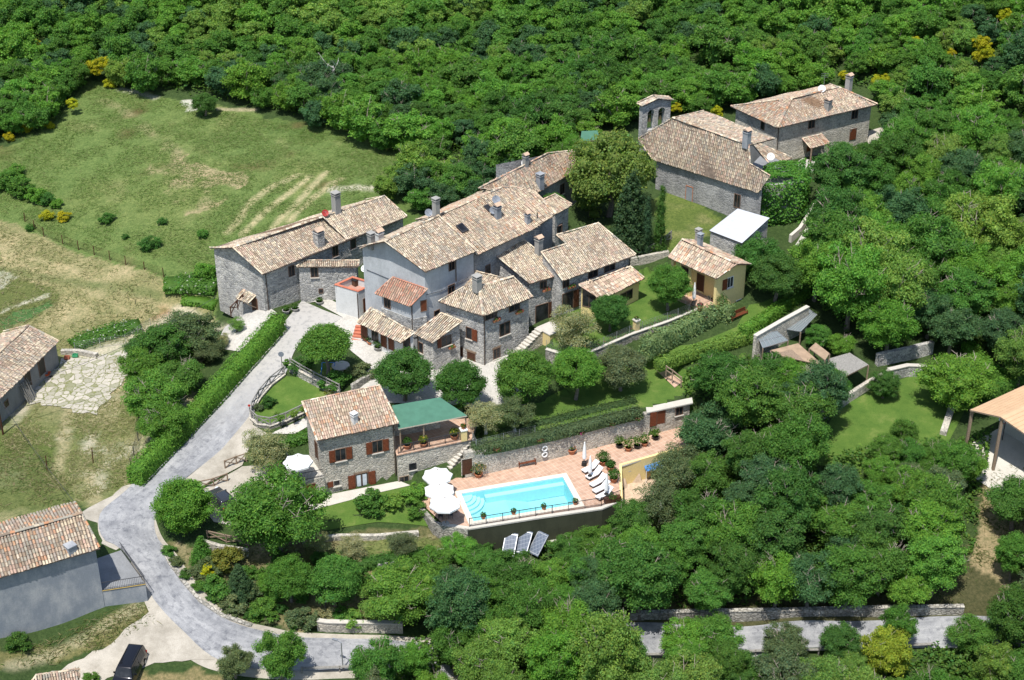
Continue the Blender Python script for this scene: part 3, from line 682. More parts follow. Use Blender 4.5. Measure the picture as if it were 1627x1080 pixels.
def opening(parent, p, nr, w, h, shutters='', sill=True, door=False, frame=FRAME, glass=GLASS, wood=WOOD, lintel=None, arch=False, curtain=False, shw=None, leaf=None):
    """a window or door set on a wall: surround, pane, leaves, sill"""
    nr = Vector(nr).normalized(); d = Vector((0, 0, 1)).cross(nr).normalized(); ang = math.atan2(d.y, d.x)
    M0 = Matrix.Translation(p) @ Matrix.Rotation(ang, 4, 'Z')        # x along wall (to the right seen from outside), -y outwards
    B_ = lambda mb, x, z, sx, sz, y0, y1, m=0, c=(1, 1, 1): mb.box(None, (sx, y1 - y0, sz), m=m, col=c, M=M0 @ Matrix.Translation((x, -(y0 + y1) / 2, z)))
    fb = MB(); t = .07
    B_(fb, -w / 2 - t / 2, 0, t, h + 2 * t, -.05, .06); B_(fb, w / 2 + t / 2, 0, t, h + 2 * t, -.05, .06); B_(fb, 0, h / 2 + t / 2, w, t, -.05, .06)
    if not door: B_(fb, 0, -h / 2 - t / 2, w, t, -.05, .06)
    if w > .7 and not door or curtain: B_(fb, 0, 0, .05, h, -.05, .045)
    root = fb.build('door' if door else 'window', frame, parent)
    pb = MB()
    if arch:
        k = 8; pts = [(-w / 2, -h / 2), (w / 2, -h / 2)] + [(w / 2 * math.cos(a * math.pi / k), h / 2 - w / 2 + w / 2 * math.sin(a * math.pi / k)) for a in range(k + 1)]
        pb.poly([M0 @ Vector((x, -.075, z)) for x, z in pts])
    else: B_(pb, 0, 0, w, h, -.05, .02)
    if door and not curtain:
        for q in (-.25, .25): B_(pb, q * w, 0, .02, h * .92, .02, .03)
    pb.build('leaf' if door and not curtain else 'pane', (leaf or (wood if door and not curtain else glass)), root)
    if curtain:
        cb = MB(); B_(cb, -w * .25, h * .12, w * .34, h * .62, .02, .028); B_(cb, w * .25, h * .12, w * .34, h * .62, .02, .028); cb.build('curtain', CURTAIN, root)
        cb = MB(); B_(cb, 0, -h * .36, w, h * .26, .02, .035); cb.build('door_panel', wood, root)
    if sill and not door:
        sb = MB(); B_(sb, 0, -h / 2 - t - .05, w + .3, .1, -.05, .16); sb.build('sill', SILL, root)
    if lintel:
        lb = MB(); B_(lb, 0, h / 2 + t + .09, w + .4, .18, -.05, .035); lb.build('lintel', lintel, root)
    sw = shw or w * .55
    for side in (-1, 1):
        if (side < 0 and 'l' in shutters) or (side > 0 and 'r' in shutters):
            hb = MB(); x = side * (w / 2 + t + sw / 2 + .01); B_(hb, x, 0, sw, h + .08, .065, .105)
            k = int(h / .14)
            for q in range(k): B_(hb, x, -h / 2 + (q + .5) * h / k, sw * .8, h / k * .45, .105, .125, 0, (1.35, 1.3, 1.3))
            hb.build('shutter', wood, root)
    return root
def chimney(parent, p, w=.6, h=1.6, cap='tile', mat=None, d=None, stone_=False, z_in=.6):
    mat = mat or (STONE if stone_ else CHIM); d = d or w; ang = R(44); mb = MB()
    mb.box((p.x, p.y, p.z + (h - z_in) / 2), (w, d, h + z_in), ang)
    mb.box((p.x, p.y, p.z + h + .035), (w + .14, d + .14, .09), ang)
    o = mb.build('chimney', mat, parent); cb = MB(); z = p.z + h + .08
    if cap == 'tile':
        for sx in (-1, 1):
            for sy in (-1, 1):
                q = Matrix.Rotation(ang, 3, 'Z') @ Vector((sx * (w / 2 - .08), sy * (d / 2 - .08), 0)); cb.box((p.x + q.x, p.y + q.y, z + .12), (.13, .13, .26), ang, 0)
        Mr = Matrix.Translation((p.x, p.y, z + .26)) @ Matrix.Rotation(ang, 4, 'Z')
        a, b = w / 2 + .1, d / 2 + .1
        V = [Mr @ Vector(t) for t in ((-a,-b,0),(a,-b,0),(a,b,0),(-a,b,0),(-a,0,.26),(a,0,.26))]
        cb.mesh(V, ((0,1,5,4),(2,3,4,5)), 1, (.50,.36,.26)); cb.mesh(V, ((0,4,3),(1,2,5),(3,2,1,0)), 1, (.36,.28,.22))
        cb.build('chimney_cap', [mat, TILE], o)
    elif cap == 'slab':
        for sx in (-1, 1):
            for sy in (-1, 1):
                q = Matrix.Rotation(ang, 3, 'Z') @ Vector((sx * (w / 2 - .06), sy * (d / 2 - .06), 0)); cb.box((p.x + q.x, p.y + q.y, z + .09), (.1, .1, .2), ang)
        cb.box((p.x, p.y, z + .22), (w + .16, d + .16, .08), ang); cb.build('chimney_cap', mat, o)
    elif cap == 'pot':
        cb.lathe((p.x, p.y, z - .02), [(w * .3, 0), (w * .26, .3), (w * .36, .32), (w * .36, .5), (w * .1, .55)], 10); cb.build('chimney_pot', CHIM, o)
    return o
def pipe(h, i, t=0.0, top=None, off=.1, bottom=None):
    """gutter pipe down a wall corner"""
    a, d, nr = h.edge(i); L = (h.foot[(i + 1) % len(h.foot)] - h.foot[i]).length; p = a + d * (L * t) + nr * off
    zt = (min(planez(pl, p.x, p.y) for pl in h.planes) - .25) if top is None else top; mb = MB()
    zb = ground(p.x, p.y) if bottom is None else bottom
    mb.tube([(p.x, p.y, zb), (p.x, p.y, zt)], [.055, .055], 8); return mb.build('downpipe', COPPER, h.root)
def gutter(h, a, b):
    a, b = Vector(a), Vector(b); z = Vector((0, 0, -.10)); mb = MB(); mb.tube([a + z, b + z], [.075, .075], 8); return mb.build('gutter', COPPER, h.root)
def flowerbox(h, i, px, py, w=.8, col=(.5, .1, .1)):
    p, nr = h.at(i, px, py); d = Vector((-nr.y, nr.x, 0)); mb = MB(); q = p + nr * .17
    mb.box((q.x, q.y, q.z), (w, .24, .2), math.atan2(d.y, d.x)); t = thing('flower_box', 'long terracotta flower box of trailing plants hung on %s' % h.short, 'flower box', (q.x, q.y, q.z - .1), 'flower boxes on the walls')
    mb.build('trough', TERRA, t); plant_on(t, q + Vector((0, 0, .16)), w * .55, .26, col); return t
def leaf_quads(cen, nor, size, rng, tone):
    """arrays of small bent leaf faces"""
    n = len(cen); t = rng.normal(size=(n, 3)); a = np.cross(nor, t); a /= np.linalg.norm(a, axis=1, keepdims=True) + 1e-9; b = np.cross(nor, a)
    s = size[:, None]; up = nor * s * .18
    V = np.stack([cen - a * s, cen - b * s * .62 + up, cen + a * s, cen + b * s * .62 + up], axis=1).reshape(-1, 3)
    F = np.arange(n * 4).reshape(n, 4); return V, F, tone
def leaf_obj(name, V, F, T, parent=None, colour=(.06, .11, .025), extra=None):
    """extra: (verts, faces(tri or quad) lists, tone) woody or core polygons appended"""
    me = bpy.data.meshes.new(name); nv = len(V); lt = np.full(len(F), 4); loops = F.ravel(); tone = T; mi = np.zeros(len(F), np.int32)
    if extra is not None:
        for EV, EF, ET, em in extra:
            EF = np.asarray(EF); V = np.concatenate([V, EV]); loops = np.concatenate([loops, EF.ravel() + nv]); nv = len(V)
            lt = np.concatenate([lt, np.full(len(EF), EF.shape[1])]); tone = np.concatenate([tone, ET]); mi = np.concatenate([mi, np.full(len(EF), em, np.int32)])
    me.vertices.add(len(V)); me.vertices.foreach_set('co', np.asarray(V, np.float32).ravel())
    me.loops.add(len(loops)); me.loops.foreach_set('vertex_index', loops.astype(np.int32))
    me.polygons.add(len(lt)); me.polygons.foreach_set('loop_start', np.concatenate([[0], np.cumsum(lt)[:-1]]).astype(np.int32))
    at = me.attributes.new('tone', 'FLOAT_COLOR', 'FACE'); at.data.foreach_set('color', np.concatenate([tone, np.ones((len(tone), 1))], axis=1).astype(np.float32).ravel())
    me.materials.append(LEAF); me.materials.append(BARK); me.polygons.foreach_set('material_index', mi); me.update()
    o = link(bpy.data.objects.new(name, me)); o.color = (*colour, 1)
    if parent is not None: o.parent = parent; o.location = -world_loc(parent)
    return o
def rnd_dirs(n, rng): d = rng.normal(size=(n, 3)); return d / np.linalg.norm(d, axis=1, keepdims=True)
def tones(n, rng, lo=.70, hi=1.35, warm=.18):
    f = rng.uniform(lo, hi, (n, 1)); wv = rng.normal(size=(n, 1)) * warm; return np.clip(f * np.concatenate([1 + wv * .9, 1 + wv * .25, 1 - wv * .3], axis=1), .2, 2.2)
def plant_on(parent, p, rx, rz, flower=None, col=(.055, .12, .02), n=90, size=.085, seed=None, name='foliage'):
    rng = np.random.default_rng(int(abs(p.x * 31 + p.y * 17 + p.z * 5)) if seed is None else seed)
    d = rnd_dirs(n, rng); d[:, 2] = np.abs(d[:, 2]) * .9 + d[:, 2] * .1; c = np.array(p) + d * np.array([rx, rx, rz]) * rng.uniform(.45, 1.0, (n, 1))
    nor = d + rng.normal(size=(n, 3)) * .5; nor /= np.linalg.norm(nor, axis=1, keepdims=True)
    T = tones(n, rng)
    if flower is not None:
        m = rng.random(n) < .28; T[m] = np.array(flower) / np.array(col) * rng.uniform(.7, 1.2, (m.sum(), 1))
    V, F, T = leaf_quads(c, nor, np.full(n, size) * rng.uniform(.7, 1.3, n), rng, T)
    return leaf_obj(name, V, F, T, parent, col)

V2 = lambda p: Vector((p.x, p.y))
# --- long rough stone farmhouse at the left edge of the hamlet
fa = rp((417,435),(553,379),10,[(517,344),(370,393)],12.15)
fb = rp((551,380),(647,343),10.05,[(611,311),(513,344)],12.3)
e = spot(333,393,10.1); Vd = Vector((math.cos(R(134)), math.sin(R(134)), 0)); F_ = fb[2] + Vd * 4.0; F_.z = 10.3
bk = [F_, e, fa[3], fb[2]]
fo = inset([V2(fa[0]), V2(fb[1]), V2(F_), V2(e)], [.45, .25, .35, .28])
h = House('stone_farmhouse', 'long rough stone farmhouse with tall bare gable at the left end of the hamlet', 'house', fo, 4.2, [fa, bk], STONE, mixname='light', ridges=[(fa[3], fb[2])], roofs_only=[fa, fb, bk])
h.short = 'the farmhouse'
h.win(0, 463, 430, .75, 1.25, sill=True); h.win(0, 532.5, 399, .75, 1.3); h.win(0, 561, 387, .7, 1.2); h.win(3, 405.5, 487, .95, 2.3, door=True, wood=WOOD_DARK)
gutter(h, fa[0], fb[1]); pipe(h, 0, 0.02)
h.chimney(0, 507, 387, .95, 1.5, 'tile', stone_=True)
chimney(h.root, Vector(fa[3]).lerp(fb[2], .67) + Vector((0, 0, -.2)), .8, 2.5, 'slab', mat=CHIM)
# small tiled hood over the gable door
a, dd, nr = h.edge(3); p = onplane(397, 470, a, nr); s_ = dd
hp = [p + nr * 1.2 - s_ * 1.1 + Vector((0, 0, -.1)), p + nr * 1.2 + s_ * 1.1 + Vector((0, 0, -.1)), p + s_ * 1.1 + Vector((0, 0, .45)), p - s_ * 1.1 + Vector((0, 0, .45))]
mb = MB(); tiles(mb, hp, 'light', seed=4); o = mb.build('door_hood', ROOFM, h.root)
for q in (hp[0], hp[1]): mb = MB(); mb.bar(q - Vector((0, 0, .15)), q - nr * 1.1 - Vector((0, 0, 1.0)), .1); mb.build('hood_bracket', OAK, h.root)
# low wing between the farmhouse and the lane
w0, w1 = spot(474,421,9.3), spot(566,421,9.0); w2 = w1 + Vector((0.9, 4.4, 0)); w2.z = 9.0
wq = [w0 + Vector((-.2, -.3, 0)), w1 + Vector((.2, -.3, 0)), w1 + Vector((.3, 1.0, .12)), w0 + Vector((.6, 1.0, .12))]
h = House('stone_wing', 'thin stone screen wall with narrow tiled top against the long farmhouse', 'house', [V2(w0), V2(w1), V2(w1) + Vector((.1, .8)), V2(w0) + Vector((.5, .8))], 4.3, [wq], STONE, mixname='old')
h.short = 'the wing'; h.win(0, 499.5, 432, .75, 1.25); h.win(0, 510, 462, .42, .5, sill=False)

# --- tall pale grey house with its shed-roofed annexes
ga = rp((675.5,431),(757,398),14.5,[(697,342),(611,383)],16.9); e = spot(569,392,14.5); F_ = ga[2] + (e - ga[3]); F_.z = 14.5
bk = [F_, e, ga[3], ga[2]]; GREY_F = F_
fo = inset([V2(ga[0]), V2(ga[1]), V2(F_), V2(e)], [.45, .0, .3, .35])
h = House('plastered_house', 'tallest pale grey plastered house with a wide gable in the middle of the hamlet', 'house', fo, 4.0, [ga, bk], PLASTER, mixname='old', ridges=[(ga[3], ga[2])])
GREY = h; h.short = 'the grey house'
h.win(0, 717.5, 421, .75, 1.15, sill=False); h.win(0, 717, 462, .85, 1.5); h.win(0, 694, 500, .7, 1.1)
gutter(h, ga[0], ga[1]); pipe(h, 0, .62, bottom=11.5)
chimney(h.root, Vector(bk[1]).lerp(bk[2], .45) + (ga[1] - ga[0]) * .02 + Vector((0, .6, -.3)), .62, 1.1, 'slab')
chimney(h.root, Vector(bk[1]).lerp(bk[0], .32) + Vector((.5, -1.2, .35)), .75, 1.0, 'tile', mat=WHITEWALL)
chimney(h.root, Vector(ga[2]) + Vector((-.3, .4, -.35)), .62, 2.0, 'slab')
for i_, pts_ in ((3, ((583, 428), (612, 440), (645, 454), (674, 470))), (0, ((677, 468), (700, 462), (722, 452), (744, 440)))):
    mb = MB(); q_ = [GREY.at(i_, *p_)[0] + GREY.at(i_, *p_)[1] * .05 for p_ in pts_]; mb.tube(q_, [.03] * 4, 5); mb.build('wall_cable', IRON, GREY.root)
# red roofed annexe box on its gable
ra = rp((595.5,465.5),(652,486),10.6,[(679,459),(624,440)],12.2)
fo = inset([V2(p) for p in ra], [.45, .25, .0, .25])
h = House('red_roofed_annexe', 'small grey annexe with a bright red tiled lean-to roof on the tall gable', 'house', fo, 4.0, [ra], PLASTER, mixname='red', tilekw=dict(pitch=.28, row=.42, sag=.01))
h.short = 'the annexe'; h.win(0, 615.5, 480, .8, 1.35, sill=False); h.win(1, 673, 485.5, .62, 1.25, glass=WOOD, sill=False); pipe(h, 0, .985, bottom=7.4)
mb = MB(); a, d, nr = h.edge(0); L = (h.foot[1] - h.foot[0]).length
for i_, (t0, t1) in ((0, (0, 1)), (1, (0, 1))):
    a, d, nr = h.edge(i_); L = (h.foot[(i_ + 1) % 4] - h.foot[i_]).length; q = a + d * L / 2 + nr * .03
    mb.box((q.x, q.y, 7.6), (L + .1, .09, 2.3), math.atan2(d.y, d.x))
mb.build('stone_base_course', STONE, h.root)
# long porch roof below it
pa = rp((567,511),(637,544),7.2,[(658,529),(589,489)],8.3)
fo = inset([V2(p) for p in pa], [.9, .2, .0, .3])
h = House('porch_building', 'low white ground floor porch under a long buff tiled lean-to roof', 'house', fo, 4.0, [pa], WHITEWALL, mixname='light', tilekw=dict(pitch=.27, row=.48, rad=.11))
h.short = 'the porch'
for px, py, w_, hh, dr_ in ((579, 527, .95, 2.1, 1), (596, 534, .9, 1.2, 0), (610, 541, .8, 1.7, 1), (622, 547, .8, 1.5, 1)): h.win(0, px, py, w_, hh, door=bool(dr_), sill=not dr_)
h.win(1, 646, 546, .7, 1.3, sill=False)
# flat roofed terrace block
ta, tb, tc = spot(569,463,8.1), spot(597,450,8.1), spot(532,452,8.1); td = tc + (tb - ta)
fo = [V2(ta), V2(tb), V2(td), V2(tc)]
h = House('terrace_block', 'white flat roofed block with a red tiled roof terrace beside the lane', 'house', fo, 4.0, [], WHITEWALL, gap=7.2); h.short = 'the terrace'
mb = MB(); cb = MB()
for i in range(4):
    a, d, nr = h.edge(i); L = (h.foot[(i + 1) % 4] - h.foot[i]).length; q = a + d * L / 2 - nr * .1; mb.box((q.x, q.y, 7.62), (L - .004 * i, .2, .9), math.atan2(d.y, d.x)); cb.box((q.x, q.y, 8.10), (L + .12, .32, .07 + .002 * i), math.atan2(d.y, d.x))
mb.build('parapet', WHITEWALL, h.root); cb.build('coping', plain('red coping tile', (.45, .15, .09), .8, var=.2), h.root)
mb = MB(); mb.prism([p * .97 + h.cen * .03 for p in h.foot], 7.19, 7.24); mb.build('terrace_floor', plain('rose floor tile', (.40, .22, .17), .8, var=.15), h.root)
h.win(0, 582, 486, .85, 2.1, door=True); pipe(h, 3, .98, top=7.9)
t = thing('barbecue', 'small brown square barbecue box standing on the red roof terrace', 'barbecue', (spot(566,452,7.3).x, spot(566,452,7.3).y, 7.24)); p = t.location
mb = MB(); mb.box((p.x, p.y, 7.62), (.8, .6, .7), R(45)); mb.build('body', plain('rust brown', (.10, .05, .03), .8), t); mb = MB(); mb.box((p.x, p.y, 8.0), (.9, .7, .06), R(45)); mb.build('lid', BLACK, t)

# --- terraced row running up behind the grey house
rb_ = rp((758,404),(849,362),14.0,[(884,338),(863,317),(850,304),(815,296),(795,298),(697,342)],16.8)
V_ = Vector((math.cos(R(134)), math.sin(R(134)), 0)); E1 = rb_[7] + V_ * 4; E1.z = 14.9; F1 = rb_[6] + V_ * 4; F1.z = 14.9
fo = inset([V2(rb_[0]), V2(rb_[2]), V2(F1), V2(E1)], [.45, .0, .3, .0])
h = House('row_house', 'long stone row house with broad mottled roof, skylight and dishes behind the tall grey house', 'house', fo, 5.0, [rb_, [F1, E1, rb_[7], rb_[6]]], STONE_DARK, mixname='mid', ridges=[(rb_[7], rb_[6])]); ROW = h; h.short = 'the row'
gutter(h, rb_[0], rb_[1]); gutter(h, rb_[1], rb_[2])
h.win(0, 775, 428, .7, 1.1); h.win(0, 889, 366, .7, 1.2); h.win(0, 803, 416, .7, 1.2)
p, n = h.planes[0]; q = onplane(734, 363, p, n); d = (rb_[1] - rb_[0]).normalized(); v = n.cross(d)
Ms = Matrix((d, v, n)).transposed().to_4x4(); Ms.translation = q + n * .14
mb = MB(); mb.box(None, (1.0, 1.2, .12), M=Ms); o = mb.build('skylight', IRON, h.root); mb = MB(); mb.box(None, (.8, 1.0, .13), M=Ms @ Matrix.Translation((0, 0, .005))); mb.build('pane', GLASS, o)
q = onplane(775, 331, p, n); Ms = Ms.copy(); Ms.translation = q + n * .14; mb = MB(); mb.box(None, (.7, .9, .12), M=Ms); o = mb.build('skylight', IRON, h.root); mb = MB(); mb.box(None, (.55, .75, .13), M=Ms @ Matrix.Translation((0, 0, .005))); mb.build('pane', GLASS, o)
h.chimney(0, 790, 343, .7, 1.1, 'tile', mat=CEMENT); h.chimney(0, 838, 353, .5, .9, 'tile', mat=CEMENT)
mb = MB(); q = onplane(853.5, 347, p, n); mb.tube([q, q + Vector((0, 0, .7))], [.07, .07], 8); mb.build('vent_pipe', IRON, h.root)
# upper end of the row
rd = rp((850,307),(913,271),13.2,[(938,236),(870,243),(833,262),(760,299)],16.3)
fo = inset([V2(rd[0]), V2(rd[1]), V2(rd[2]) + Vector((0, .5)), V2(rd[0]) + Vector((-5.0, 5.5))], [.4, .1, .2, .1])
h = House('upper_row_house', 'upper end house of the row with a warped tile roof half hidden behind the pine', 'house', fo, 7.5, [rd], STONE_DARK, mixname='pinkish', tilekw=dict(sag=.07), maxtop=14.6); h.short = 'the upper row'
h.chimney(0, 858, 294, .75, 1.25, 'slab', mat=CEMENT); chimney(h.root, onplane(835, 264, *h.planes[0]) + Vector((0, .3, -.2)), .55, 1.3, 'tile'); h.win(0, 893, 300, .8, 1.3); gutter(h, rd[0], rd[1])
rc = rp((884,339),(909,324),12.6,[(882,308),(863,316.5)],13.7)
fo = inset([V2(p) for p in rc], [.3, .2, 0, .1])
h = House('side_annexe', 'little stone annexe with a lean-to tiled roof at the row end beside the pine', 'house', fo, 6.8, [rc], STONE, mixname='mid'); h.short = 'the side annexe'; h.win(0, 890, 364, .7, 1.3)

# --- hip roofed stone house in the centre
hL, hA, hB = spot(697,478,10.4), spot(768,501,10.4), spot(847,471,10.4); r1, r2 = spot(761,454.5,12.5), spot(815.5,439,12.5)
hK = hL + (hB - hA) * .75; hK.z = 10.9; r0 = spot(746,428,11.6); r00 = spot(729,446,10.6)
P1 = [hA, hB, r2, r1]; nP = plane_of([hL, hA, r1]); P2_ = [hL, hA, r1, onplane(748, 449, *nP)]
P3 = [r00, spot(755,459,10.6), spot(806,443,12.1), r0]
hK2 = r2 + (r2 - (hA + hB) / 2) * .8; hK2.z = 10.6
P4 = [hB, hK2, r2]; 
fo = inset([V2(hA), V2(hB), V2(hK2), V2(hL)], [.45, .3, .3, .45])
h = House('hip_roofed_house', 'square stone house with buff hipped roof and flower boxes beside the courtyard trees', 'house', fo, 3.7, [P1, P2_], STONE_WARM if 0 else STONE, mixname='light', ridges=[(hA, r1), (r1, r2)], roofs_only=[P1, P2_, P3, P4], maxtop=10.35); HIP = h; h.short = 'the hip roofed house'
h.win(3, 745.5, 529, .7, 1.35, shutters='r', shw=.7); h.win(0, 802, 522, 1.35, 1.5); h.win(0, 789, 561, .85, 1.2, lintel=OAK); h.win(3, 730, 563, .9, 2.0, door=True, wood=WOOD_DARK); h.win(3, 749, 571, 1.0, 1.8, door=True, wood=WOOD_DARK, lintel=OAK)
h.win(0, 780, 500.5, 1.5, .75, sill=False); h.win(0, 817, 488, 1.4, .75, sill=False)
gutter(h, hA, hB); gutter(h, hL, hA); pipe(h, 0, .01); h.chimney(0, 758, 455, .75, 1.05, 'slab')
flowerbox(h, 0, 788, 508, 1.0); flowerbox(h, 0, 824, 495, 1.0)
wa = rp((658,529),(688,544),7.6,[(734,510),(701,497)],9.0)
fo = inset([V2(p) for p in wa], [.3, .35, 0, .2])
h = House('lean_to_wing', 'low stone wing with buff lean-to roof left of the hip roofed house', 'house', fo, 3.9, [wa], STONE, mixname='light', tilekw=dict(pitch=.27, row=.45)); h.short = 'the wing'
h.win(1, 709, 541, 1.2, 1.1, shutters='l', shw=.5); h.win(0, 669, 552, .6, 1.2); pipe(h, 0, .02)
flowerbox(h, 1, 717, 551, .8)

# --- pair of stone houses to the right of it
qa = rp((842,450),(898,433),10.4,[(833,381),(781,400)],12.5)
bq = qa[3] + V_ * 1.5
fo = inset([V2(p) for p in qa], [.45, .2, .15, .35])
h = House('stone_cottage', 'narrow stone cottage with a steep single slope roof left of the wide balcony house', 'house', fo, 4.7, [qa], STONE, mixname='light'); h.short = 'the cottage'
h.win(0, 863, 452, .8, .8, sill=False); flowerbox(h, 0, 867, 460, 1.0); h.win(0, 861, 498, 1.7, 2.4, door=True, shutters='r', shw=.8, wood=WOOD_DARK, leaf=GLASS); gutter(h, qa[0], qa[1])
h.chimney(0, 856, 402, .7, 1.7, 'tile')
qb = rp((894,445),(1011,404),10.6,[(951,354),(884,373),(900,387),(860,400)],12.6)
d0 = plane_of(qb)
fo = inset([V2(qb[0]), V2(qb[1]), V2(qb[2]), V2(qb[5])], [.45, .3, .15, .1])
h = House('wide_stone_house', 'wide stone house with broad buff roof and small upper windows above a porch', 'house', fo, 5.6, [qb], STONE, mixname='light'); h.short = 'the wide stone house'
h.win(0, 942, 434, 1.3, .95, shutters='', wood=WOOD); h.win(0, 968.5, 424, 1.5, .95); h.win(0, 899, 450, .8, .9, sill=False); flowerbox(h, 0, 907, 455, 1.0); h.win(0, 902, 478, 1.5, 2.2, door=True, shutters='r', shw=.7, wood=WOOD_DARK, leaf=GLASS); gutter(h, qb[0], qb[1]); pipe(h, 0, .985)
qc = rp((955,475),(1024,441),8.7,[(1002,423),(920,453)],9.8)
fo = inset([V2(p) for p in qc], [.45, .35, 0, .35])
h = House('cream_porch', 'cream walled garden porch under a rosy lean-to roof in front of the wide stone house', 'house', fo, 5.9, [qc], CREAM, mixname='rosy', tilekw=dict(pitch=.29, row=.5, rad=.145)); h.short = 'the cream porch'
h.win(3, 936, 475, 1.5, 2.0, glass=GLASS, sill=False); h.win(0, 995, 470, 2.0, 1.1, sill=False); h.win(0, 972, 487, 1.6, 1.6, sill=False); gutter(h, qc[0], qc[1])

# --- cream bungalow on the right
ya = rp((1062,408),(1139,442),10.4,[(1171,419),(1084,380)],12.0); yF = spot(1193,419,10.5); yE = ya[3] + (yF - ya[2]); yE.z = 10.5
fo0 = inset([V2(ya[0]), V2(ya[1]), V2(yF), V2(yE)], [.45, .35, .35, .3])
dV = (fo0[3] - fo0[0]).normalized(); dU = (fo0[1] - fo0[0]).normalized()
fo = [fo0[0] + dV * 0, fo0[0] + dU * 2.2, fo0[0] + dU * 2.2 + dV * 2.2, fo0[1] + dV * 2.2, fo0[2], fo0[3]]
fo = [fo0[0] + dV * 1.6, fo0[1] - dU * .35 + dV * 1.6, fo0[1] - dU * .35, fo0[1], fo0[2], fo0[3]]
h = House('cream_bungalow', 'cream yellow bungalow with rosy gabled roof and a recessed porch behind the garden tree', 'house', fo, 5.2, [ya, [yF, yE, ya[3], ya[2]]], CREAM, mixname='rosy', ridges=[(ya[3], ya[2])], tilekw=dict(pitch=.29, row=.5, rad=.145)); h.short = 'the cream bungalow'
h.win(3, 1160, 448, .85, 1.25, shutters='l', shw=.75, frame=WHITE); h.win(3, 1173, 483, .7, 1.1, frame=WHITE); h.win(0, 1113, 449, 1.0, 2.1, door=True, wood=WOOD_DARK); h.win(0, 1090, 433, 1.3, 1.3, sill=False)
gutter(h, ya[0], ya[1]); h.chimney(1, 1109, 383, .55, 1.3, 'slab'); chimney(h.root, ya[3].lerp(ya[2], .3) + Vector((.2, .3, -.3)), .5, 1.5, 'slab', mat=CEMENT)
mb = MB()
for t in (.0, .40): q = fo0[0].lerp(fo0[1], t) ; q = Vector((q.x, q.y)); mb.box((q.x + .15, q.y + .15, 7.9), (.4, .4, 4.4), math.atan2(dU.y, dU.x))
mb.build('porch_pillar', CREAM, h.root)
mb = MB(); q0 = [fo0[0] - dV * 1.2 + dU * .3, fo0[1] - dV * .9, fo0[1] + dV * 1.6 - dU * .05, fo0[0] + dV * 1.6]; mb.prism(q0, 3.8, 6.22); mb.build('porch_floor', DECK, h.root)
YB = h

# --- church with bell gable
ca = rp((1036,252),(1205,305),13.0,[(1224,279),(1185,258.5),(1069,187),(1014,220)],14.9)
cn = plane_of(ca); cR0 = onplane(1069, 187, *cn); cR1 = onplane(1226, 241, *cn)
Vc = (cR0 - ca[0]); dAB = (ca[1] - ca[0]); dAB.z = 0; dAB.normalize(); Vp = Vector((-dAB.y, dAB.x, 0)); 
if Vp.dot(Vc) < 0: Vp = -Vp
ca = [ca[0], ca[1], onplane(1224, 279, *cn), onplane(1192, 260, *cn), cR1 - dAB * 1.0, cR0, onplane(1014, 220, *cn)]
cE = cR0 + Vp * 7.0; cE.z = cR0.z - 1.2; cF = cR1 + Vp * 3.6 - dAB * 1; cF.z = 13.2
cb_ = [cR1 - dAB * 1 + Vp * 7.0 + Vector((0, 0, 12.3 - cR1.z)), cE, cR0, cR1 - dAB * 1]
cR = cR1 - dAB * 3.2; ca = [ca[0], ca[1], ca[2], ca[3], cR, cR0, ca[6]]; cb_ = [cR + Vp * 6.0 + Vector((0, 0, -1.05)), cE, cR0, cR]
fo = inset([V2(ca[0]), V2(ca[1]), V2(ca[2]), V2(ca[3]), V2(cb_[0]), V2(cE)], [.45, .3, .3, .3, 3.4, .3])
h = House('church', 'long stone church with twin arched bell gable and wide weathered roof', 'church', fo, 8.3, [ca, cb_], STONE_DARK, mixname='weather', ridges=[(cR0, cR)], tilekw=dict(pitch=.25, row=.42, rad=.098), maxtop=13.7); CH = h; h.short = 'the church'
h.win(0, 1171.5, 319, .8, 1.7, sill=False); h.win(0, 1095, 309, .95, 2.2, door=True, wood=CEMENT, frame=TERRA)
h.chimney(0, 1186, 227, .75, 1.4, 'tile', mat=CEMENT)
a, d, nr = h.edge(0); mb = MB(); q = onplane(1096, 287, a, nr)
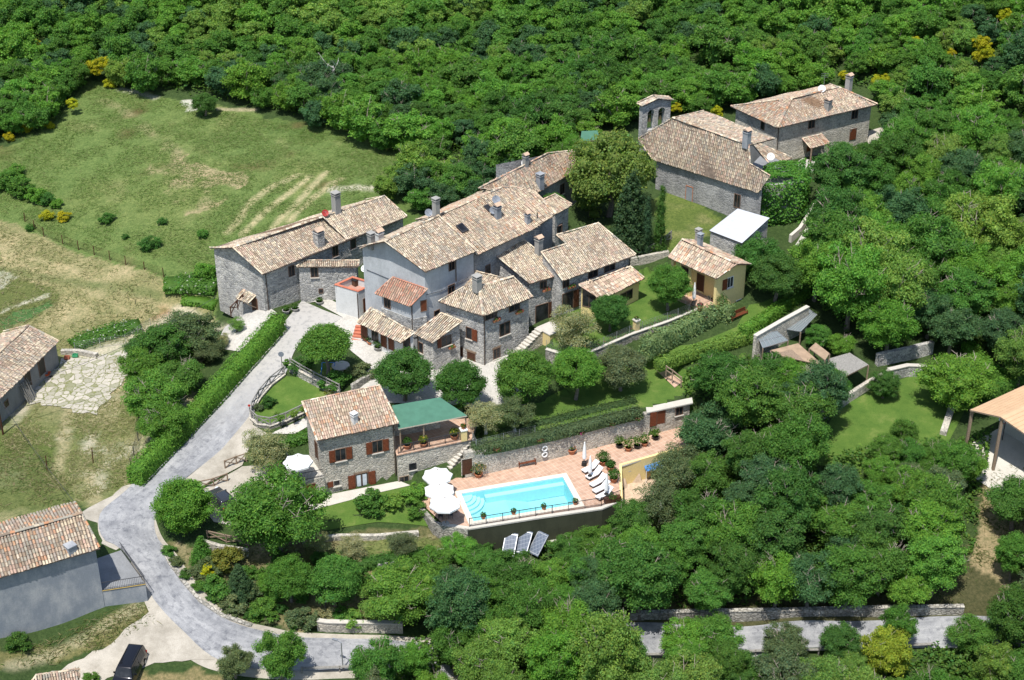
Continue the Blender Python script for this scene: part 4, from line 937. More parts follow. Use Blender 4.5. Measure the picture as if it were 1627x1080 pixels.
# bell gable: a wall with two arched openings, own little roof
g0, g1 = spot(1019, 217, 13.2), spot(1064, 200, 13.9); gd = (g1 - g0); gd.z = 0; GL = gd.length; gd.normalize(); gn = Vector((gd.y, -gd.x, 0))
def bell_gable():
    mb = MB(); T = .75; z0, zt = 11.0, 0
    hgt = lambda x: 17.6 + .55 * (1 - abs(x / GL - .5) * 2)
    P = lambda x, z, y: g0 * Vector((1, 1, 0)) if 0 else Vector((g0.x, g0.y, 0)) + gd * x - gn * y + Vector((0, 0, z))
    W = GL * .24; cx = (GL * .31, GL * .69); zb, zs = 13.9, 16.2
    def slab(pts):
        f = [P(x, z, 0) for x, z in pts]; b = [P(x, z, T) for x, z in pts]; mb.poly(f); mb.poly(b[::-1])
        for i in range(len(pts)): j = (i + 1) % len(pts); mb.poly([f[i], b[i], b[j], f[j]])
    xs = [0, cx[0] - W / 2, cx[0] + W / 2, cx[1] - W / 2, cx[1] + W / 2, GL]
    for a_, b_ in ((0, 1), (2, 3), (4, 5)): slab([(xs[a_], z0), (xs[b_], z0), (xs[b_], zs), (xs[a_], zs)])
    for a_, b_ in ((1, 2), (3, 4)): slab([(xs[a_], z0), (xs[b_], z0), (xs[b_], zb), (xs[a_], zb)])
    for c in cx:
        k = 8; arc = [(c + W / 2 * math.cos(math.pi * t / k), zs + W / 2 * math.sin(math.pi * t / k)) for t in range(k + 1)]
        for (x0_, y0_), (x1_, y1_) in zip(arc, arc[1:]): slab([(x1_, y1_), (x0_, y0_), (x0_, hgt(x0_)), (x1_, hgt(x1_))])
    for a_, b_ in ((0, 1), (2, 3), (4, 5)):
        m_ = [xs[a_], xs[b_]] if not xs[a_] < GL / 2 < xs[b_] else [xs[a_], GL / 2, xs[b_]]
        slab([(xs[a_], zs), (xs[b_], zs)] + [(x, hgt(x)) for x in m_[::-1]])
    o = mb.build('bell_gable', STONE, CH.root); rb = MB()
    for s_ in (0, 1):
        x0_, x1_ = (-.25, GL / 2) if s_ == 0 else (GL + .25, GL / 2)
        q = [P(x0_, hgt(x0_) + .08, -.25), P(x0_, hgt(x0_) + .08, T + .25), P(x1_, hgt(x1_) + .08, T + .25), P(x1_, hgt(x1_) + .08, -.25)]
        tiles(rb, q, 'weather', seed=3 + s_)
    rb.build('gable_roof', ROOFM, o)
    for c in cx:
        bb = MB(); q = P(c, 15.0, T / 2); bb.lathe(q, [(.26, 0), (.24, .08), (.17, .3), (.13, .45), (.04, .52)], 12); bb.bar(q + Vector((0, 0, .52)), q + Vector((0, 0, 1.1)), .05); bb.bar(P(c - W / 2, 15.9, T / 2), P(c + W / 2, 15.9, T / 2), .09); bb.build('bell', plain('bronze', (.14, .11, .06), .5, .6) if 'bronze' not in MATS else MATS['bronze'], o)
bell_gable()
# low flat terrace and lean-to at the church's right end
la = rp((1224,262),(1259,250),11.6,[(1226,236),(1192,222)],12.9)
fo = inset([V2(p) for p in la], [.3, .2, 0, 0])
h = House('church_lean_to', 'low rendered lean-to with tiled roof at the right church end', 'house', fo, 8.8, [la], CEMENT_DARK, mixname='weather'); h.short = 'the lean-to'

nf = [V2(spot(1193,263,11.8)), V2(spot(1226,282,11.8)), V2(spot(1250,262,11.8)), V2(spot(1215,240,11.8))]
h = House('church_terrace', 'small flat grey terrace tucked between the church roof and its lean-to', 'terrace', nf, 8.5, [], CEMENT_DARK, gap=11.8)

# --- far two storey stone house
k0, k1, k2 = spot(1235,202,15), spot(1394,165,15), spot(1161,168,15); kr0, kr1 = spot(1258,156,17.1), spot(1332,138,17.1); k3 = k2 + (k1 - k0); kx = kr1 + ((kr0 - k0) + (kr0 - k2)) * -.15
PA = [k0, k1, kr1, kr0]; PB = [k2, k0, kr0]; PC = [k3, k2, kr0, kr1]; PD = [k1, k3, kr1]
fo = inset([V2(k0), V2(k1), V2(k3), V2(k2)], .5)
h = House('far_stone_house', 'large stone house with hipped roof standing farthest back among the trees', 'house', fo, 9.4, [PA, PB], STONE_WARM, mixname='pinkish', ridges=[(k0, kr0), (kr0, kr1), (k1, kr1)], roofs_only=[PA, PB, PC, PD], maxtop=14.9); h.short = 'the far house'
h.win(0, 1289.5, 196, .95, 1.2, sill=False); h.win(0, 1358, 181, .95, 1.2, sill=False); h.win(3, 1212, 199, .6, 1.1, sill=False); h.win(0, 1355, 213, 1.0, 1.5, arch=True, sill=False, glass=WOOD)
gutter(h, k0, k1); gutter(h, k2, k0); pipe(h, 0, .01); h.chimney(0, 1315, 171, .75, .9, 'tile'); chimney(h.root, kr1 + Vector((1.4, .2, -.7)), .7, 2.0, 'tile')
a, d, nr = h.edge(0); p = onplane(1290, 218, a, nr); hp = [p - d * 1.6 + nr * 1.8 - Vector((0, 0, .5)), p + d * 1.6 + nr * 1.8 - Vector((0, 0, .5)), p + d * 1.6 + Vector((0, 0, .15)), p - d * 1.6 + Vector((0, 0, .15))]
mb = MB(); tiles(mb, hp, 'rosy', seed=6); mb.build('door_porch', ROOFM, h.root); mb = MB(); mb.bar(hp[0] + d * .2, hp[0] + d * .2 - Vector((0, 0, 2.4)), .18); mb.bar(hp[1] - d * .2, hp[1] - d * .2 - Vector((0, 0, 2.4)), .18); mb.build('porch_post', OAK, h.root); h.win(0, 1287, 229, .9, 2.0, door=True)

# --- shed with white membrane roof
sa = rp((1127,366),(1179,386),10.9,[(1223,346),(1172,331)],11.9)
fo = inset([V2(p) for p in sa], .12)
h = House('white_roofed_shed', 'stone shed with a flat white membrane roof below the church', 'shed', fo, 7.7, [sa], STONE, roofmat=[WHITESHEET, plain('dark fascia', (.06, .055, .05), .8)], gap=.1); h.short = 'the shed'
# --- block under the ivy
ia, ib = spot(1211,302,12.4), spot(1276,296,12.4); ic = ia + Vector((1.5, 5, 0)); idd = ib + Vector((1.0, 5, 0))
h = House('ivy_covered_annexe', 'square annexe almost hidden by ivy at the church end', 'house', [V2(ia), V2(ib), V2(idd), V2(ic)], 6.5, [], STONE_DARK, gap=13.0); IVY = h

# --- stone pool house with wood shutters
pa = rp((504,699),(633,672),6.9,[(603,612),(480,638)],9.2); Vp_ = Vector((-math.sin(R(20)), math.cos(R(20)), 0)); E1 = pa[3] + Vp_ * 1.2; F1 = pa[2] + Vp_ * 1.2; E1.z = F1.z = 8.8
fo = inset([V2(pa[0]), V2(pa[1]), V2(pa[2]), V2(pa[3])], [.4, .25, .1, .3])
h = House('pool_house', 'two storey pale stone house with brown shutters and buff ribbed roof left of the pool', 'house', fo, 0.0, [pa], STONE_WARM, mixname='rosy', tilekw=dict(pitch=.24, row=.42, sag=.012, rad=.098)); PHOUSE = h; h.short = 'the pool house'
h.win(0, 541, 722, 1.0, 1.35, shutters='lr', shw=.62); h.win(0, 599.5, 709, 1.0, 1.35, shutters='lr', shw=.62)
h.win(0, 575, 766, 1.25, 2.2, door=True, curtain=True, shutters='lr', shw=.75, frame=FRAME, lintel=OAK, glass=GLASS); h.win(0, 535, 767, .6, .6, shutters='l', shw=.6, frame=SILL)
h.win(3, 503, 715, .7, 2.0, door=True, wood=WOOD_DARK)
gutter(h, pa[0], pa[1]); pipe(h, 0, .985); h.chimney(0, 563, 670, .5, .75, 'slab', mat=WHITEWALL)
# lower terrace annexe on its left
q0, q1 = spot(482,765,2.9), spot(511,759,2.9); u_ = Vector((math.cos(R(20)), math.sin(R(20)), 0))
T0 = spot(470,763,2.9); fo = [V2(T0), V2(T0 + u_ * 2.9), V2(T0 + u_ * 2.9 + Vp_ * 4.2), V2(T0 + Vp_ * 4.2)]
h = House('umbrella_terrace', 'stone walled little terrace with a dark door beneath, left of the stone pool house', 'terrace', fo, 0, [], STONE_WARM, gap=2.6)
mb = MB(); mb.prism([p * .985 + h.cen * .015 for p in h.foot], 2.58, 2.64); mb.build('terrace_floor', CONC, h.root); h.win(0, 494, 781, .95, 1.8, door=True); h.short = 'terrace'
mb = MB()
for i in (0, 3):
    a, d, nr = h.edge(i); L = (h.foot[(i + 1) % 4] - h.foot[i]).length; a = a - nr * .08 + Vector((0, 0, 2.64))
    for k in range(int(L / .14)): mb.bar(a + d * (.1 + k * .14), a + d * (.1 + k * .14) + Vector((0, 0, .9)), .025)
    mb.bar(a + Vector((0, 0, .9)), a + d * L + Vector((0, 0, .9)), .05); mb.bar(a + Vector((0, 0, .1)), a + d * L + Vector((0, 0, .1)), .04)
mb.build('railing', IRON, h.root)

# --- veranda under the green sheet roof, standing on the terrace beside the pool house
vA, vB = spot(633,681,6.3), spot(742,660,6.3); vr = rp((633,681),(742,660),6.3,[(699,631),(623,644)],6.9)
f0, f1, f2, f3 = spot(631,722,3.4), spot(748,697,3.4), spot(700,650,3.4), spot(622,668,3.4)
TZ = 3.4
root = thing('veranda_terrace', 'stone terrace base carrying the green roofed veranda right of the pool house', 'terrace', ((f0.x + f1.x) / 2, (f0.y + f1.y) / 2 + 2, 0)); 
foot = [V2(f0), V2(f1), V2(f1) + Vector((.6, 4)), V2(f0) + Vector((-1.0, 5.6))]
mb = MB(); mb.prism(foot, -2, TZ - .12); mb.build('wall', STONE_WARM, root); mb = MB(); mb.prism(inset(foot, -.08), TZ - .12, TZ); mb.build('floor', DECK, root)
class _E: pass
TB = House.__new__(House); TB.foot = foot; TB.ccw = True; TB.root = root; TB.planes = []
TB.win(0, 655.5, 741, .65, .7, frame=IRON); TB.win(0, 642, 762, .9, .8, frame=OAK, sill=False)
root = thing('veranda', 'open veranda with flat green sheet roof on thin posts beside the pool house', 'veranda', (vr[0].x + 3, vr[0].y + 2, TZ))
mb = MB(); sheet(mb, vr, .14); mb.build('roof', [GREENSHEET, plain('pale fascia', (.48, .42, .33), .8)], root)
mb = MB()
for k, t in enumerate((.02, .36, .98)):
    q = vr[0].lerp(vr[1], t); mb = MB(); mb.bar((q.x, q.y + .25, TZ), (q.x, q.y + .25, q.z - .1), .14); mb.build('post', OAK, root)
mb = MB(); q0, q1 = vr[3], vr[2]; d = (q1 - q0); mb.prism([V2(q0) + Vector((0, -.5)), V2(q1) + Vector((0, -.5)), V2(q1) + Vector((0, -.3)), V2(q0) + Vector((0, -.3))], 3.0, 6.5); mb.build('back_wall', STONE_WARM, root)

# --- house in the bottom left corner
la_ = spot(158.5,870,5.6); lb = spot(0,916,5.6); dl = (lb - la_).normalized(); lb = la_ + dl * 13
lr0 = spot(130,815,7.9); lr1 = lr0 + dl * 13; le = spot(119,797,7.3); lf = le + dl * 13
PA = [lb, la_, lr0, lr1]; PB = [le, lf, lr1, lr0]
fo = inset([V2(lb), V2(la_), V2(le), V2(lf)], [.35, .3, .3, .3])
h = House('roadside_house', 'plain grey rendered house with mottled orange and grey roof in the bottom left corner', 'house', fo, -1.4, [PA, PB], CEMENT, mixname='mottled', ridges=[(lr1, lr0)], tilekw=dict(pitch=.28, row=.42, rad=.112)); h.short = 'the roadside house'; LH = h
gutter(h, lb, la_); h.chimney(0, 112, 871, .8, .35, 'none', mat=CEMENT)
c0, c1, c2, c3 = spot(169,877,.45), spot(184,874,.45), spot(224,926,.45), spot(171,943,.45)
foot = [V2(c3), V2(spot(231,926,.45)), V2(c1), V2(c0)]; e0 = LH.foot[1]; de = (LH.foot[2] - LH.foot[1]).normalized(); foot = [e0 + de * .05, V2(spot(231,928,.45)), V2(spot(192,874,.45)), e0 + de * 5.0]; foot = [f + Vector((.0, 0)) for f in foot]
root = thing('roof_terrace', 'flat grey concrete slab with iron railing attached to the roadside house', 'terrace', (foot[0].x + 2, foot[0].y + 2, -1.5))
mb = MB(); mb.prism(foot, -4, .45); mb.build('slab', CEMENT, root); mb = MB(); mb.prism(inset(foot, .02), .45, .462, m=0); mb.build('screed', CEMENT_DARK, root)
mb = MB()
for i in (0, 1):
    a, b = Vector((*foot[i], .46)), Vector((*foot[i + 1], .46)); L = (b - a).length; d = (b - a) / L
    for k in range(int(L / .16)): mb.bar(a + d * k * .16, a + d * k * .16 + Vector((0, 0, .95)), .02)
    mb.bar(a + Vector((0, 0, .95)), b + Vector((0, 0, .95)), .045); mb.bar(a + Vector((0, 0, .08)), b + Vector((0, 0, .08)), .035)
mb.build('railing', IRON, root); mb = MB(); a, b = Vector((*foot[0], .47)), Vector((*foot[1], .47)); mb.bar(a, b, .12, t2=.05); mb.build('edge_tile', plain('ochre edge', (.42, .30, .10), .8), root)

# --- long low shed at the left edge
sA, sB = spot(93,541,3.2), spot(0,632,3.2); dl = (sB - sA); L0 = dl.length; dl.normalize(); sB = sA + dl * (L0 + 4); sn = Vector((-dl.y, dl.x, 0)); sn = sn if sn.x < 0 else -sn
sT = spot(94,536,3.3); zr = sA + sn * 3.6 + Vector((0, 0, 1.5)); zr2 = sB + sn * 3.6 + Vector((0, 0, 1.5)); zb, zb2 = sA + sn * 7 + Vector((0, 0, .2)), sB + sn * 7 + Vector((0, 0, .2))
PA = [sA, sB, zr2, zr]; PB = [zb2, zb, zr, zr2]
fo = inset([V2(sA), V2(sB), V2(zb2), V2(zb)], [.35, .2, .2, .1])
h = House('long_shed', 'long low dark walled farm shed with weathered greyish roof at the left edge', 'shed', fo, .1, [PA, PB], CEMENT_DARK, mixname='weather', ridges=[(zr, zr2)], tilekw=dict(sag=.06)); h.short = 'the long shed'
h.win(0, 66, 583, 1.2, 1.9, door=True, wood=BLACK); h.win(0, 44, 603, 1.1, 1.9, door=True, wood=BLACK); h.win(0, 10, 641, .7, .7, sill=False)
a, d, nr = h.edge(0); mb = MB(); rg = random.Random(4)
for k in range(16):
    q = onplane(33 + k * .9, 632, a, nr); mb.bar((q.x + nr.x * rg.uniform(.8, 1.1), q.y + nr.y * rg.uniform(.8, 1.1), .1), (q.x + nr.x * .12 + rg.uniform(-.2, .2), q.y + nr.y * .12, 2.3 + rg.uniform(-.2, .2)), .06)
tag(mb.build('pole_bundle', GREYWOOD), 'bundle of grey wooden poles leaning on the long shed wall', 'wood poles')

# --- low roof corner at the bottom edge
ba = rp((60,1079),(122,1079),-.2,[(127,1063),(75,1071)],.9); ba = [spot(40,1096,-.4), spot(126,1078,-.4), spot(126,1063,.4), spot(58,1072,.4)]
fo = inset([V2(p) for p in ba], .2); h = House('small_roadside_hut', 'small hut of which only a grey tiled roof corner shows at the bottom edge', 'hut', fo, -3, [ba], CEMENT, mixname='weather')

# --- open barn with tan sheet roof on the right
ct = [spot(1541,651,5.2), spot(1590,662,6.3), spot(1640,697,5.2)]
dl = (spot(1627,612,5.2) - ct[0]); dl.z = 0; dl.normalize(); LB = 12
PA = [ct[0], ct[0] + dl * LB, ct[1] + dl * LB, ct[1]]; PB = [ct[2] + dl * LB, ct[2], ct[1], ct[1] + dl * LB]
root = thing('open_barn', 'open sided barn with broad tan sheet roof at the right edge', 'barn', (ct[1].x + 4, ct[1].y + 1, 1.0))
mb = MB(); sheet(mb, PA, .16); sheet(mb, PB, .16)
for pl in (PA, PB):
    d = (pl[1] - pl[0]).normalized(); n = newell(pl); n = n if n.z > 0 else -n
    for k in range(1, 8): a = pl[0].lerp(pl[3], k / 8); mb.bar(a + n * .015, a + d * LB + n * .015, .035, m=0)
mb.build('roof', [TANSHEET, OAK], root)
for q in (ct[0] + dl * .4, ct[2] + dl * .4, ct[0] + dl * LB * .6, ct[2] + dl * LB * .6, ct[1] + dl * .3):
    g = ground(q.x, q.y); mb = MB(); mb.bar((q.x, q.y, g - .3), (q.x, q.y, q.z - .1), .28); mb.build('post', CREAM if 0 else OAK, root)
mb = MB(); q = ct[0] + dl * LB * .45; q2 = ct[2] + dl * LB * .45; mb.prism([V2(q), V2(q2), V2(q2 + dl * .3), V2(q + dl * .3)], -1, 5.0); mb.build('back_wall', CONC, root)
drape('barn_floor', [V2(p) for p in (ct[0] - dl * 2.5, ct[2] - dl * 2.5, ct[2] + dl * 8, ct[0] + dl * 8)], CONC, .09, label='pale floor under the open barn')

# --- glazed pergola, tan canopies and timber roof among the trees
def canopy(name, label, cat, pts, mats, posts, zb=None, battens=0, thick=.1):
    c = sum(pts, Vector()) / len(pts); g = ground(c.x, c.y); root = thing(name, label, cat, (c.x, c.y, g)); mb = MB(); sheet(mb, pts, thick)
    mb.build('roof', mats, root)
    if battens:
        mb = MB()
        for k in range(battens + 1): t = k / battens; mb.bar(pts[0].lerp(pts[1], t) + Vector((0, 0, .03)), pts[3].lerp(pts[2], t) + Vector((0, 0, .03)), .06)
        for t in (0, .5, 1): mb.bar(pts[0].lerp(pts[3], t) + Vector((0, 0, .03)), pts[1].lerp(pts[2], t) + Vector((0, 0, .03)), .06)
        mb.build('glazing_bars', GALV, root)
    for q in posts:
        mb = MB(); gz = ground(q.x, q.y) - .2; mb.bar((q.x, q.y, gz), (q.x, q.y, q.z - thick), .14); mb.build('post', OAK, root)
    return root
z = 5.9; pts = [spot(1235,521,z), spot(1272,527,z), spot(1298,500,z + .6), spot(1280,488,z + .6)]; canopy('glass_pergola', 'larger clear glazed lean-to pergola behind the clipped hedge', 'pergola', pts, [CLEAR, GALV], pts[:2], battens=8, thick=.05)
pts = [spot(1212,553,6), spot(1252,541,6), spot(1234,526,6.6), spot(1203,532,6.6)]; canopy('glass_pergola', 'smaller clear glazed lean-to roof left of the larger glazed pergola', 'pergola', pts, [CLEAR, GALV], pts[:2], battens=6, thick=.05)
pts = [spot(1245,566,5.3), spot(1308,580,5.3), spot(1268,545,5.6), spot(1225,556,5.6)]; canopy('flat_canopy', 'flat tan canopy beside the glazed pergolas', 'canopy', pts, [TANDARK, OAK], pts)
pts = [spot(1286,553,6), spot(1311,572,6), spot(1318,561,6), spot(1296,544,6)]; canopy('flat_canopy', 'narrow tan canopy between the flat canopy and the timber roof', 'canopy', pts, [TANDARK, OAK], pts)
pts = [spot(1308,572,4.9), spot(1342,598,4.7), spot(1380,579,4.9), spot(1350,560,5.1)]; canopy('timber_shelter', 'dark grey timber plank roof shelter among the trees above the lower lawn', 'shelter', pts, [GREYWOOD, OAK], pts, battens=0, thick=.15)
# little green hut behind the row
pts = [spot(922,224,10.6), spot(952,222,10.6), spot(950,207,11.2), spot(924,208,11.2)]; h = House('green_hut', 'tiny green sheet roofed hut at the wood edge behind the row', 'hut', inset([V2(p) for p in pts], .15), 8.7, [pts], WHITEWALL, roofmat=[GREENSHEET, OAK], gap=.1)

# ------------------------------------------------------------------ pool, deck and garden walls
from mathutils.geometry import tessellate_polygon
def ring_sheet(name, outer, inner, z, mat, label, kind='structure'):
    o = [Vector((p.x, p.y, 0)) for p in outer]; i = [Vector((p.x, p.y, 0)) for p in inner]; pts = o + i; mb = MB()
    for t in tessellate_polygon([o, i]):
        a, b, c = (pts[k] for k in t)
        if (b - a).cross(c - a).z < 0: b, c = c, b
        mb.poly([Vector((q.x, q.y, z)) for q in (a, b, c)])
    return tag(mb.build(name, mat), label, kind=kind)
hole = [pool_pt(0, 0), pool_pt(PL, 0), pool_pt(PL, PWD), pool_pt(0, PWD)]
DECK_POLY = [spot(x, y, 0) for x, y in ((668,798),(690,765),(735,757),(1040,688),(1100,664),(1128,690),(1128,700),(985,738),(985,792),(955,806),(745,838),(705,833))]
ring_sheet('pool_deck', DECK_POLY, hole, 0.0, DECK, 'terracotta tiled deck around the pool')
root = thing('swimming_pool', 'rectangular turquoise swimming pool with cream coping and round corner steps', 'swimming pool', tuple(pc))
CW = .55; ins = [pool_pt(CW, CW), pool_pt(PL - CW, CW), pool_pt(PL - CW, PWD - CW), pool_pt(CW, PWD - CW)]
mb = MB()
out4 = [pool_pt(-.02, -.02), pool_pt(PL + .02, -.02), pool_pt(PL + .02, PWD + .02), pool_pt(-.02, PWD + .02)]
for k in range(4):
    j = (k + 1) % 4; z1 = Vector((0, 0, .06)); z0 = Vector((0, 0, -.3))
    mb.poly([out4[k] + z1, out4[j] + z1, ins[j] + z1, ins[k] + z1]); mb.poly([out4[k] + z0, out4[j] + z0, out4[j] + z1, out4[k] + z1]); mb.poly([ins[j] + z0, ins[k] + z0, ins[k] + z1, ins[j] + z1])
mb.build('coping', COPING, root)
mb = MB(); D0, D1 = -1.2, -1.9; zz = lambda p, z: Vector((p.x, p.y, z)); e = .012
q = [pool_pt(CW + e, CW + e), pool_pt(PL - CW - e, CW + e), pool_pt(PL - CW - e, PWD - CW - e), pool_pt(CW + e, PWD - CW - e)]; dep = [D0, D1, D1, D0]
mid1, mid2 = pool_pt(PL * .42, CW + e), pool_pt(PL * .42, PWD - CW - e); mid3, mid4 = pool_pt(PL * .62, CW + e), pool_pt(PL * .62, PWD - CW - e)
mb.poly([zz(q[0], D0), zz(mid1, D0), zz(mid2, D0), zz(q[3], D0)]); mb.poly([zz(mid1, D0), zz(mid3, D1), zz(mid4, D1), zz(mid2, D0)]); mb.poly([zz(mid3, D1), zz(q[1], D1), zz(q[2], D1), zz(mid4, D1)])
for k in range(4): j = (k + 1) % 4; mb.poly([zz(q[j], D1), zz(q[k], D1), zz(q[k], .04), zz(q[j], .04)][::-1])
mb.build('basin', POOLTILE, root)
mb = MB()                                                     # bench along the far side and quarter round steps
mb.prism([pool_pt(CW + 2.4, PWD - CW - .62), pool_pt(PL - CW - .02, PWD - CW - .62), pool_pt(PL - CW - .02, PWD - CW - .02), pool_pt(CW + 2.4, PWD - CW - .02)], -1.85, -.55); mb.build('underwater_bench', plain('pale step', (.50, .72, .745), .6, var=.03), root)
for k, (r_, z) in enumerate(((2.3, -.95), (1.9, -.72), (1.5, -.49), (1.1, -.28))):
    mb = MB(); c = (CW + .015, PWD - CW - .015); pts = [pool_pt(*c)] + [pool_pt(c[0] + r_ * math.cos(-t * math.pi / 24), c[1] + r_ * math.sin(-t * math.pi / 24)) for t in range(13)]
    mb.prism(pts, -1.15, z); mb.build('step', MATS['pale step'], root)
mb = MB(); mb.poly([zz(p, -.10) for p in (pool_pt(CW + .01, CW + .01), pool_pt(PL - CW - .01, CW + .01), pool_pt(PL - CW - .01, PWD - CW - .01), pool_pt(CW + .01, PWD - CW - .01))]); mb.build('water', WATER, root)

def wall_run(name, label, pts, z0, z1, thick, mat, cap=None, cat='wall', group=None, capz=.08):
    """a garden wall along plan points; z0, z1 numbers or lists of heights"""
    n = len(pts); a = z0 if hasattr(z0, '__len__') else [z0] * n; b = z1 if hasattr(z1, '__len__') else [z1] * n
    P = [Vector((p[0], p[1])) for p in pts]; L, Rr = [], []
    for i in range(n):
        d = (P[min(i + 1, n - 1)] - P[max(i - 1, 0)]).normalized(); m = Vector((-d.y, d.x)) * thick / 2; L.append(P[i] + m); Rr.append(P[i] - m)
    c = sum(P, Vector((0, 0))) / n; root = thing(name, label, cat, (c.x, c.y, min(a)), group)
    for nm, mt, ex, lo, hi in (('masonry', mat, 0, a, b),) + ((('coping', cap, .06, [x - .02 for x in b], [x + capz for x in b]),) if cap else ()):
        mb = MB(); V3 = lambda p, z: Vector((p.x, p.y, z))
        for i in range(n - 1):
            l0, l1, r0, r1 = L[i], L[i + 1], Rr[i], Rr[i + 1]
            if ex: o0 = (l0 - r0).normalized() * ex; o1 = (l1 - r1).normalized() * ex; l0 = l0 + o0; r0 = r0 - o0; l1 = l1 + o1; r1 = r1 - o1
            mb.poly([V3(l1, lo[i + 1]), V3(l0, lo[i]), V3(l0, hi[i]), V3(l1, hi[i + 1])]); mb.poly([V3(r0, lo[i]), V3(r1, lo[i + 1]), V3(r1, hi[i + 1]), V3(r0, hi[i])])
            mb.poly([V3(l0, hi[i]), V3(r0, hi[i]), V3(r1, hi[i + 1]), V3(l1, hi[i + 1])])
            if i == 0: mb.poly([V3(l0, lo[0]), V3(r0, lo[0]), V3(r0, hi[0]), V3(l0, hi[0])])
            if i == n - 2: mb.poly([V3(r1, lo[-1]), V3(l1, lo[-1]), V3(l1, hi[-1]), V3(r1, hi[-1])])
        mb.build(nm, mt, root)
    return root
# tall wall behind the pool, up to the garden
wp = [V2(spot(738, 757, 0))] + [V2(spot(x, y, 0)) for x, y in ((800,744),(880,726),(960,705),(1040,686),(1092,673))]
PW_ROOT = wall_run('poolside_wall', 'long pale stone retaining wall between the pool deck and the upper garden', wp, -.3, [3.05, 3.05, 3.0, 2.9, 2.75, 2.7], .6, STONE_WARM)
class _W: pass
W_ = House.__new__(House); W_.root = PW_ROOT; W_.planes = []; W_.ccw = True; W_.foot = [p + Vector((.07, -.29)) for p in wp] + [Vector((60, 200)), Vector((-10, 200))]; W_.short = 'the poolside wall'
W_.win(0, 733 + 9, 741, 1.1, 1.9, door=True, wood=WOOD_DARK, frame=STONE_WARM)
W_.win(4, 1050, 662, .95, 1.75, door=True, shutters='l', shw=.8); W_.win(4, 1079, 653, .8, .9)
mb = MB(); a, b = Vector((*wp[3], 0)).lerp(Vector((*wp[4], 0)), .85), Vector((*wp[5], 0)); mb.prism([V2(a) + Vector((-.2, -.5)), V2(b) + Vector((.4, -.5)), V2(b) + Vector((.4, .6)), V2(a) + Vector((-.2, .6))], 2.86, 3.0); mb.build('canopy_slab', CONC, PW_ROOT)
for i_, px, py in ((1, 789, 712), (2, 858, 698), (3, 922, 686), (3, 971, 672), (3, 1013, 664)):
    p, nr = W_.at(i_, px, py); d = Vector((-nr.y, nr.x, 0)); t = thing('hanging_planter', 'small dark planter of trailing flowers hung on the poolside wall', 'planter', tuple(p), 'planters on the poolside wall')
    mb = MB(); mb.box((p.x + nr.x * .16, p.y + nr.y * .16, p.z), (.75, .26, .26), math.atan2(d.y, d.x)); mb.build('trough', WOOD_DARK, t)
    plant_on(t, p + nr * .22 + Vector((0, 0, -.05)), .42, .3, (.45, .05, .22) if px in (922,) else (.3, .12, .08), n=120)
# stair along the terrace base
s0, s1 = spot(703, 762, 0), spot(752, 697, 3.1); root = thing('garden_stair', 'pale stone stair climbing the terrace wall to the upper garden', 'stairs', tuple(s0)); mb = MB(); N = 13; d = (s1 - s0); d.z = 0; L = d.length; d.normalize(); sd_ = Vector((-d.y, d.x, 0))
for k in range(N):
    a = s0 + d * (L * k / N); b = s0 + d * (L * (k + 1) / N); zt = 3.2 * (k + 1) / N
    mb = MB(); mb.prism([V2(a - sd_ * .1), V2(b - sd_ * .1), V2(b + sd_ * 1.0), V2(a + sd_ * 1.0)], -.2 - .001 * k, zt - .09); mb.build('riser', STONE_WARM, root)
    mb = MB(); mb.prism([V2(a - sd_ * .16 + d * .03), V2(b - sd_ * .16), V2(b + sd_ * 1.02), V2(a + sd_ * 1.02 + d * .03)], zt - .09, zt); mb.build('tread', SILL, root)
# outer wall of the pool deck
dw = [V2(spot(x, y, 0)) for x, y in ((703,833),(745,838.5),(850,822),(956,806.5),(988,793))]
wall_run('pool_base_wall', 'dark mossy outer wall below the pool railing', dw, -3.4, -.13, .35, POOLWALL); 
mb = MB()
wall_run('pool_edge_kerb', 'pale edging course under the pool railing', dw, -.13, .035, .42, CONC, cat='kerb')
wall_run('deck_side_wall', 'pale low wall at the right end of the pool deck', [V2(spot(987,795,0)), V2(spot(986,738,0)), V2(spot(1131,697,0))], -3.2, .03, .3, CREAM)
wall_run('umbrella_side_wall', 'grey stone wall below the open white parasols', [V2(spot(664,800,0)), V2(spot(690,829,0)), V2(spot(705,834,0)), V2(spot(744,840,0))], -3.0, .02, .4, STONE_WALL)
# railing along the pool
ra_, rb2 = spot(745, 837, 0), spot(986, 793, 0); 
def railing(name, label, pts, z, h=1.0, gap=.14, post=1.9, mat=IRON, cat='railing', top=.05, bal=.022):
    c = sum((Vector(p) for p in pts), Vector()) / len(pts); root = thing(name, label, cat, (c.x, c.y, z)); bb, rr = MB(), MB()
    for a, b in zip(pts, pts[1:]):
        a = Vector((a[0], a[1], z if z is not None else a[2])); b = Vector((b[0], b[1], z if z is not None else b[2])); L = (b - a).length; d = (b - a) / L; U = Vector((0, 0, 1))
        for k in range(int(L / gap)): q = a + d * (k + .5) * gap; bb.bar(q + U * .08, q + U * h, bal)
        rr.bar(a + U * h, b + U * h, top); rr.bar(a + U * .1, b + U * .1, top * .8); n = max(1, round(L / post))
        for k in range(n + 1): q = a + d * (L * k / n); pb = MB(); pb.bar(q, q + U * (h + .06), top * 1.2); pb.build('post', mat, root)
    rr.build('rail', mat, root); bb.build('balusters', mat, root); return root
railing('pool_railing', 'thin dark iron railing along the outer pool edge', [spot(746,837,0), spot(851,820,0), spot(955,804,0), spot(985,792,0)], 0.03)
railing('terrace_railing', 'dark iron railing along the green roofed veranda', [f0 + Vector((.1, .15, 0)), f0.lerp(f1, .86) + Vector((0, .15, 0))], TZ, post=1.7)
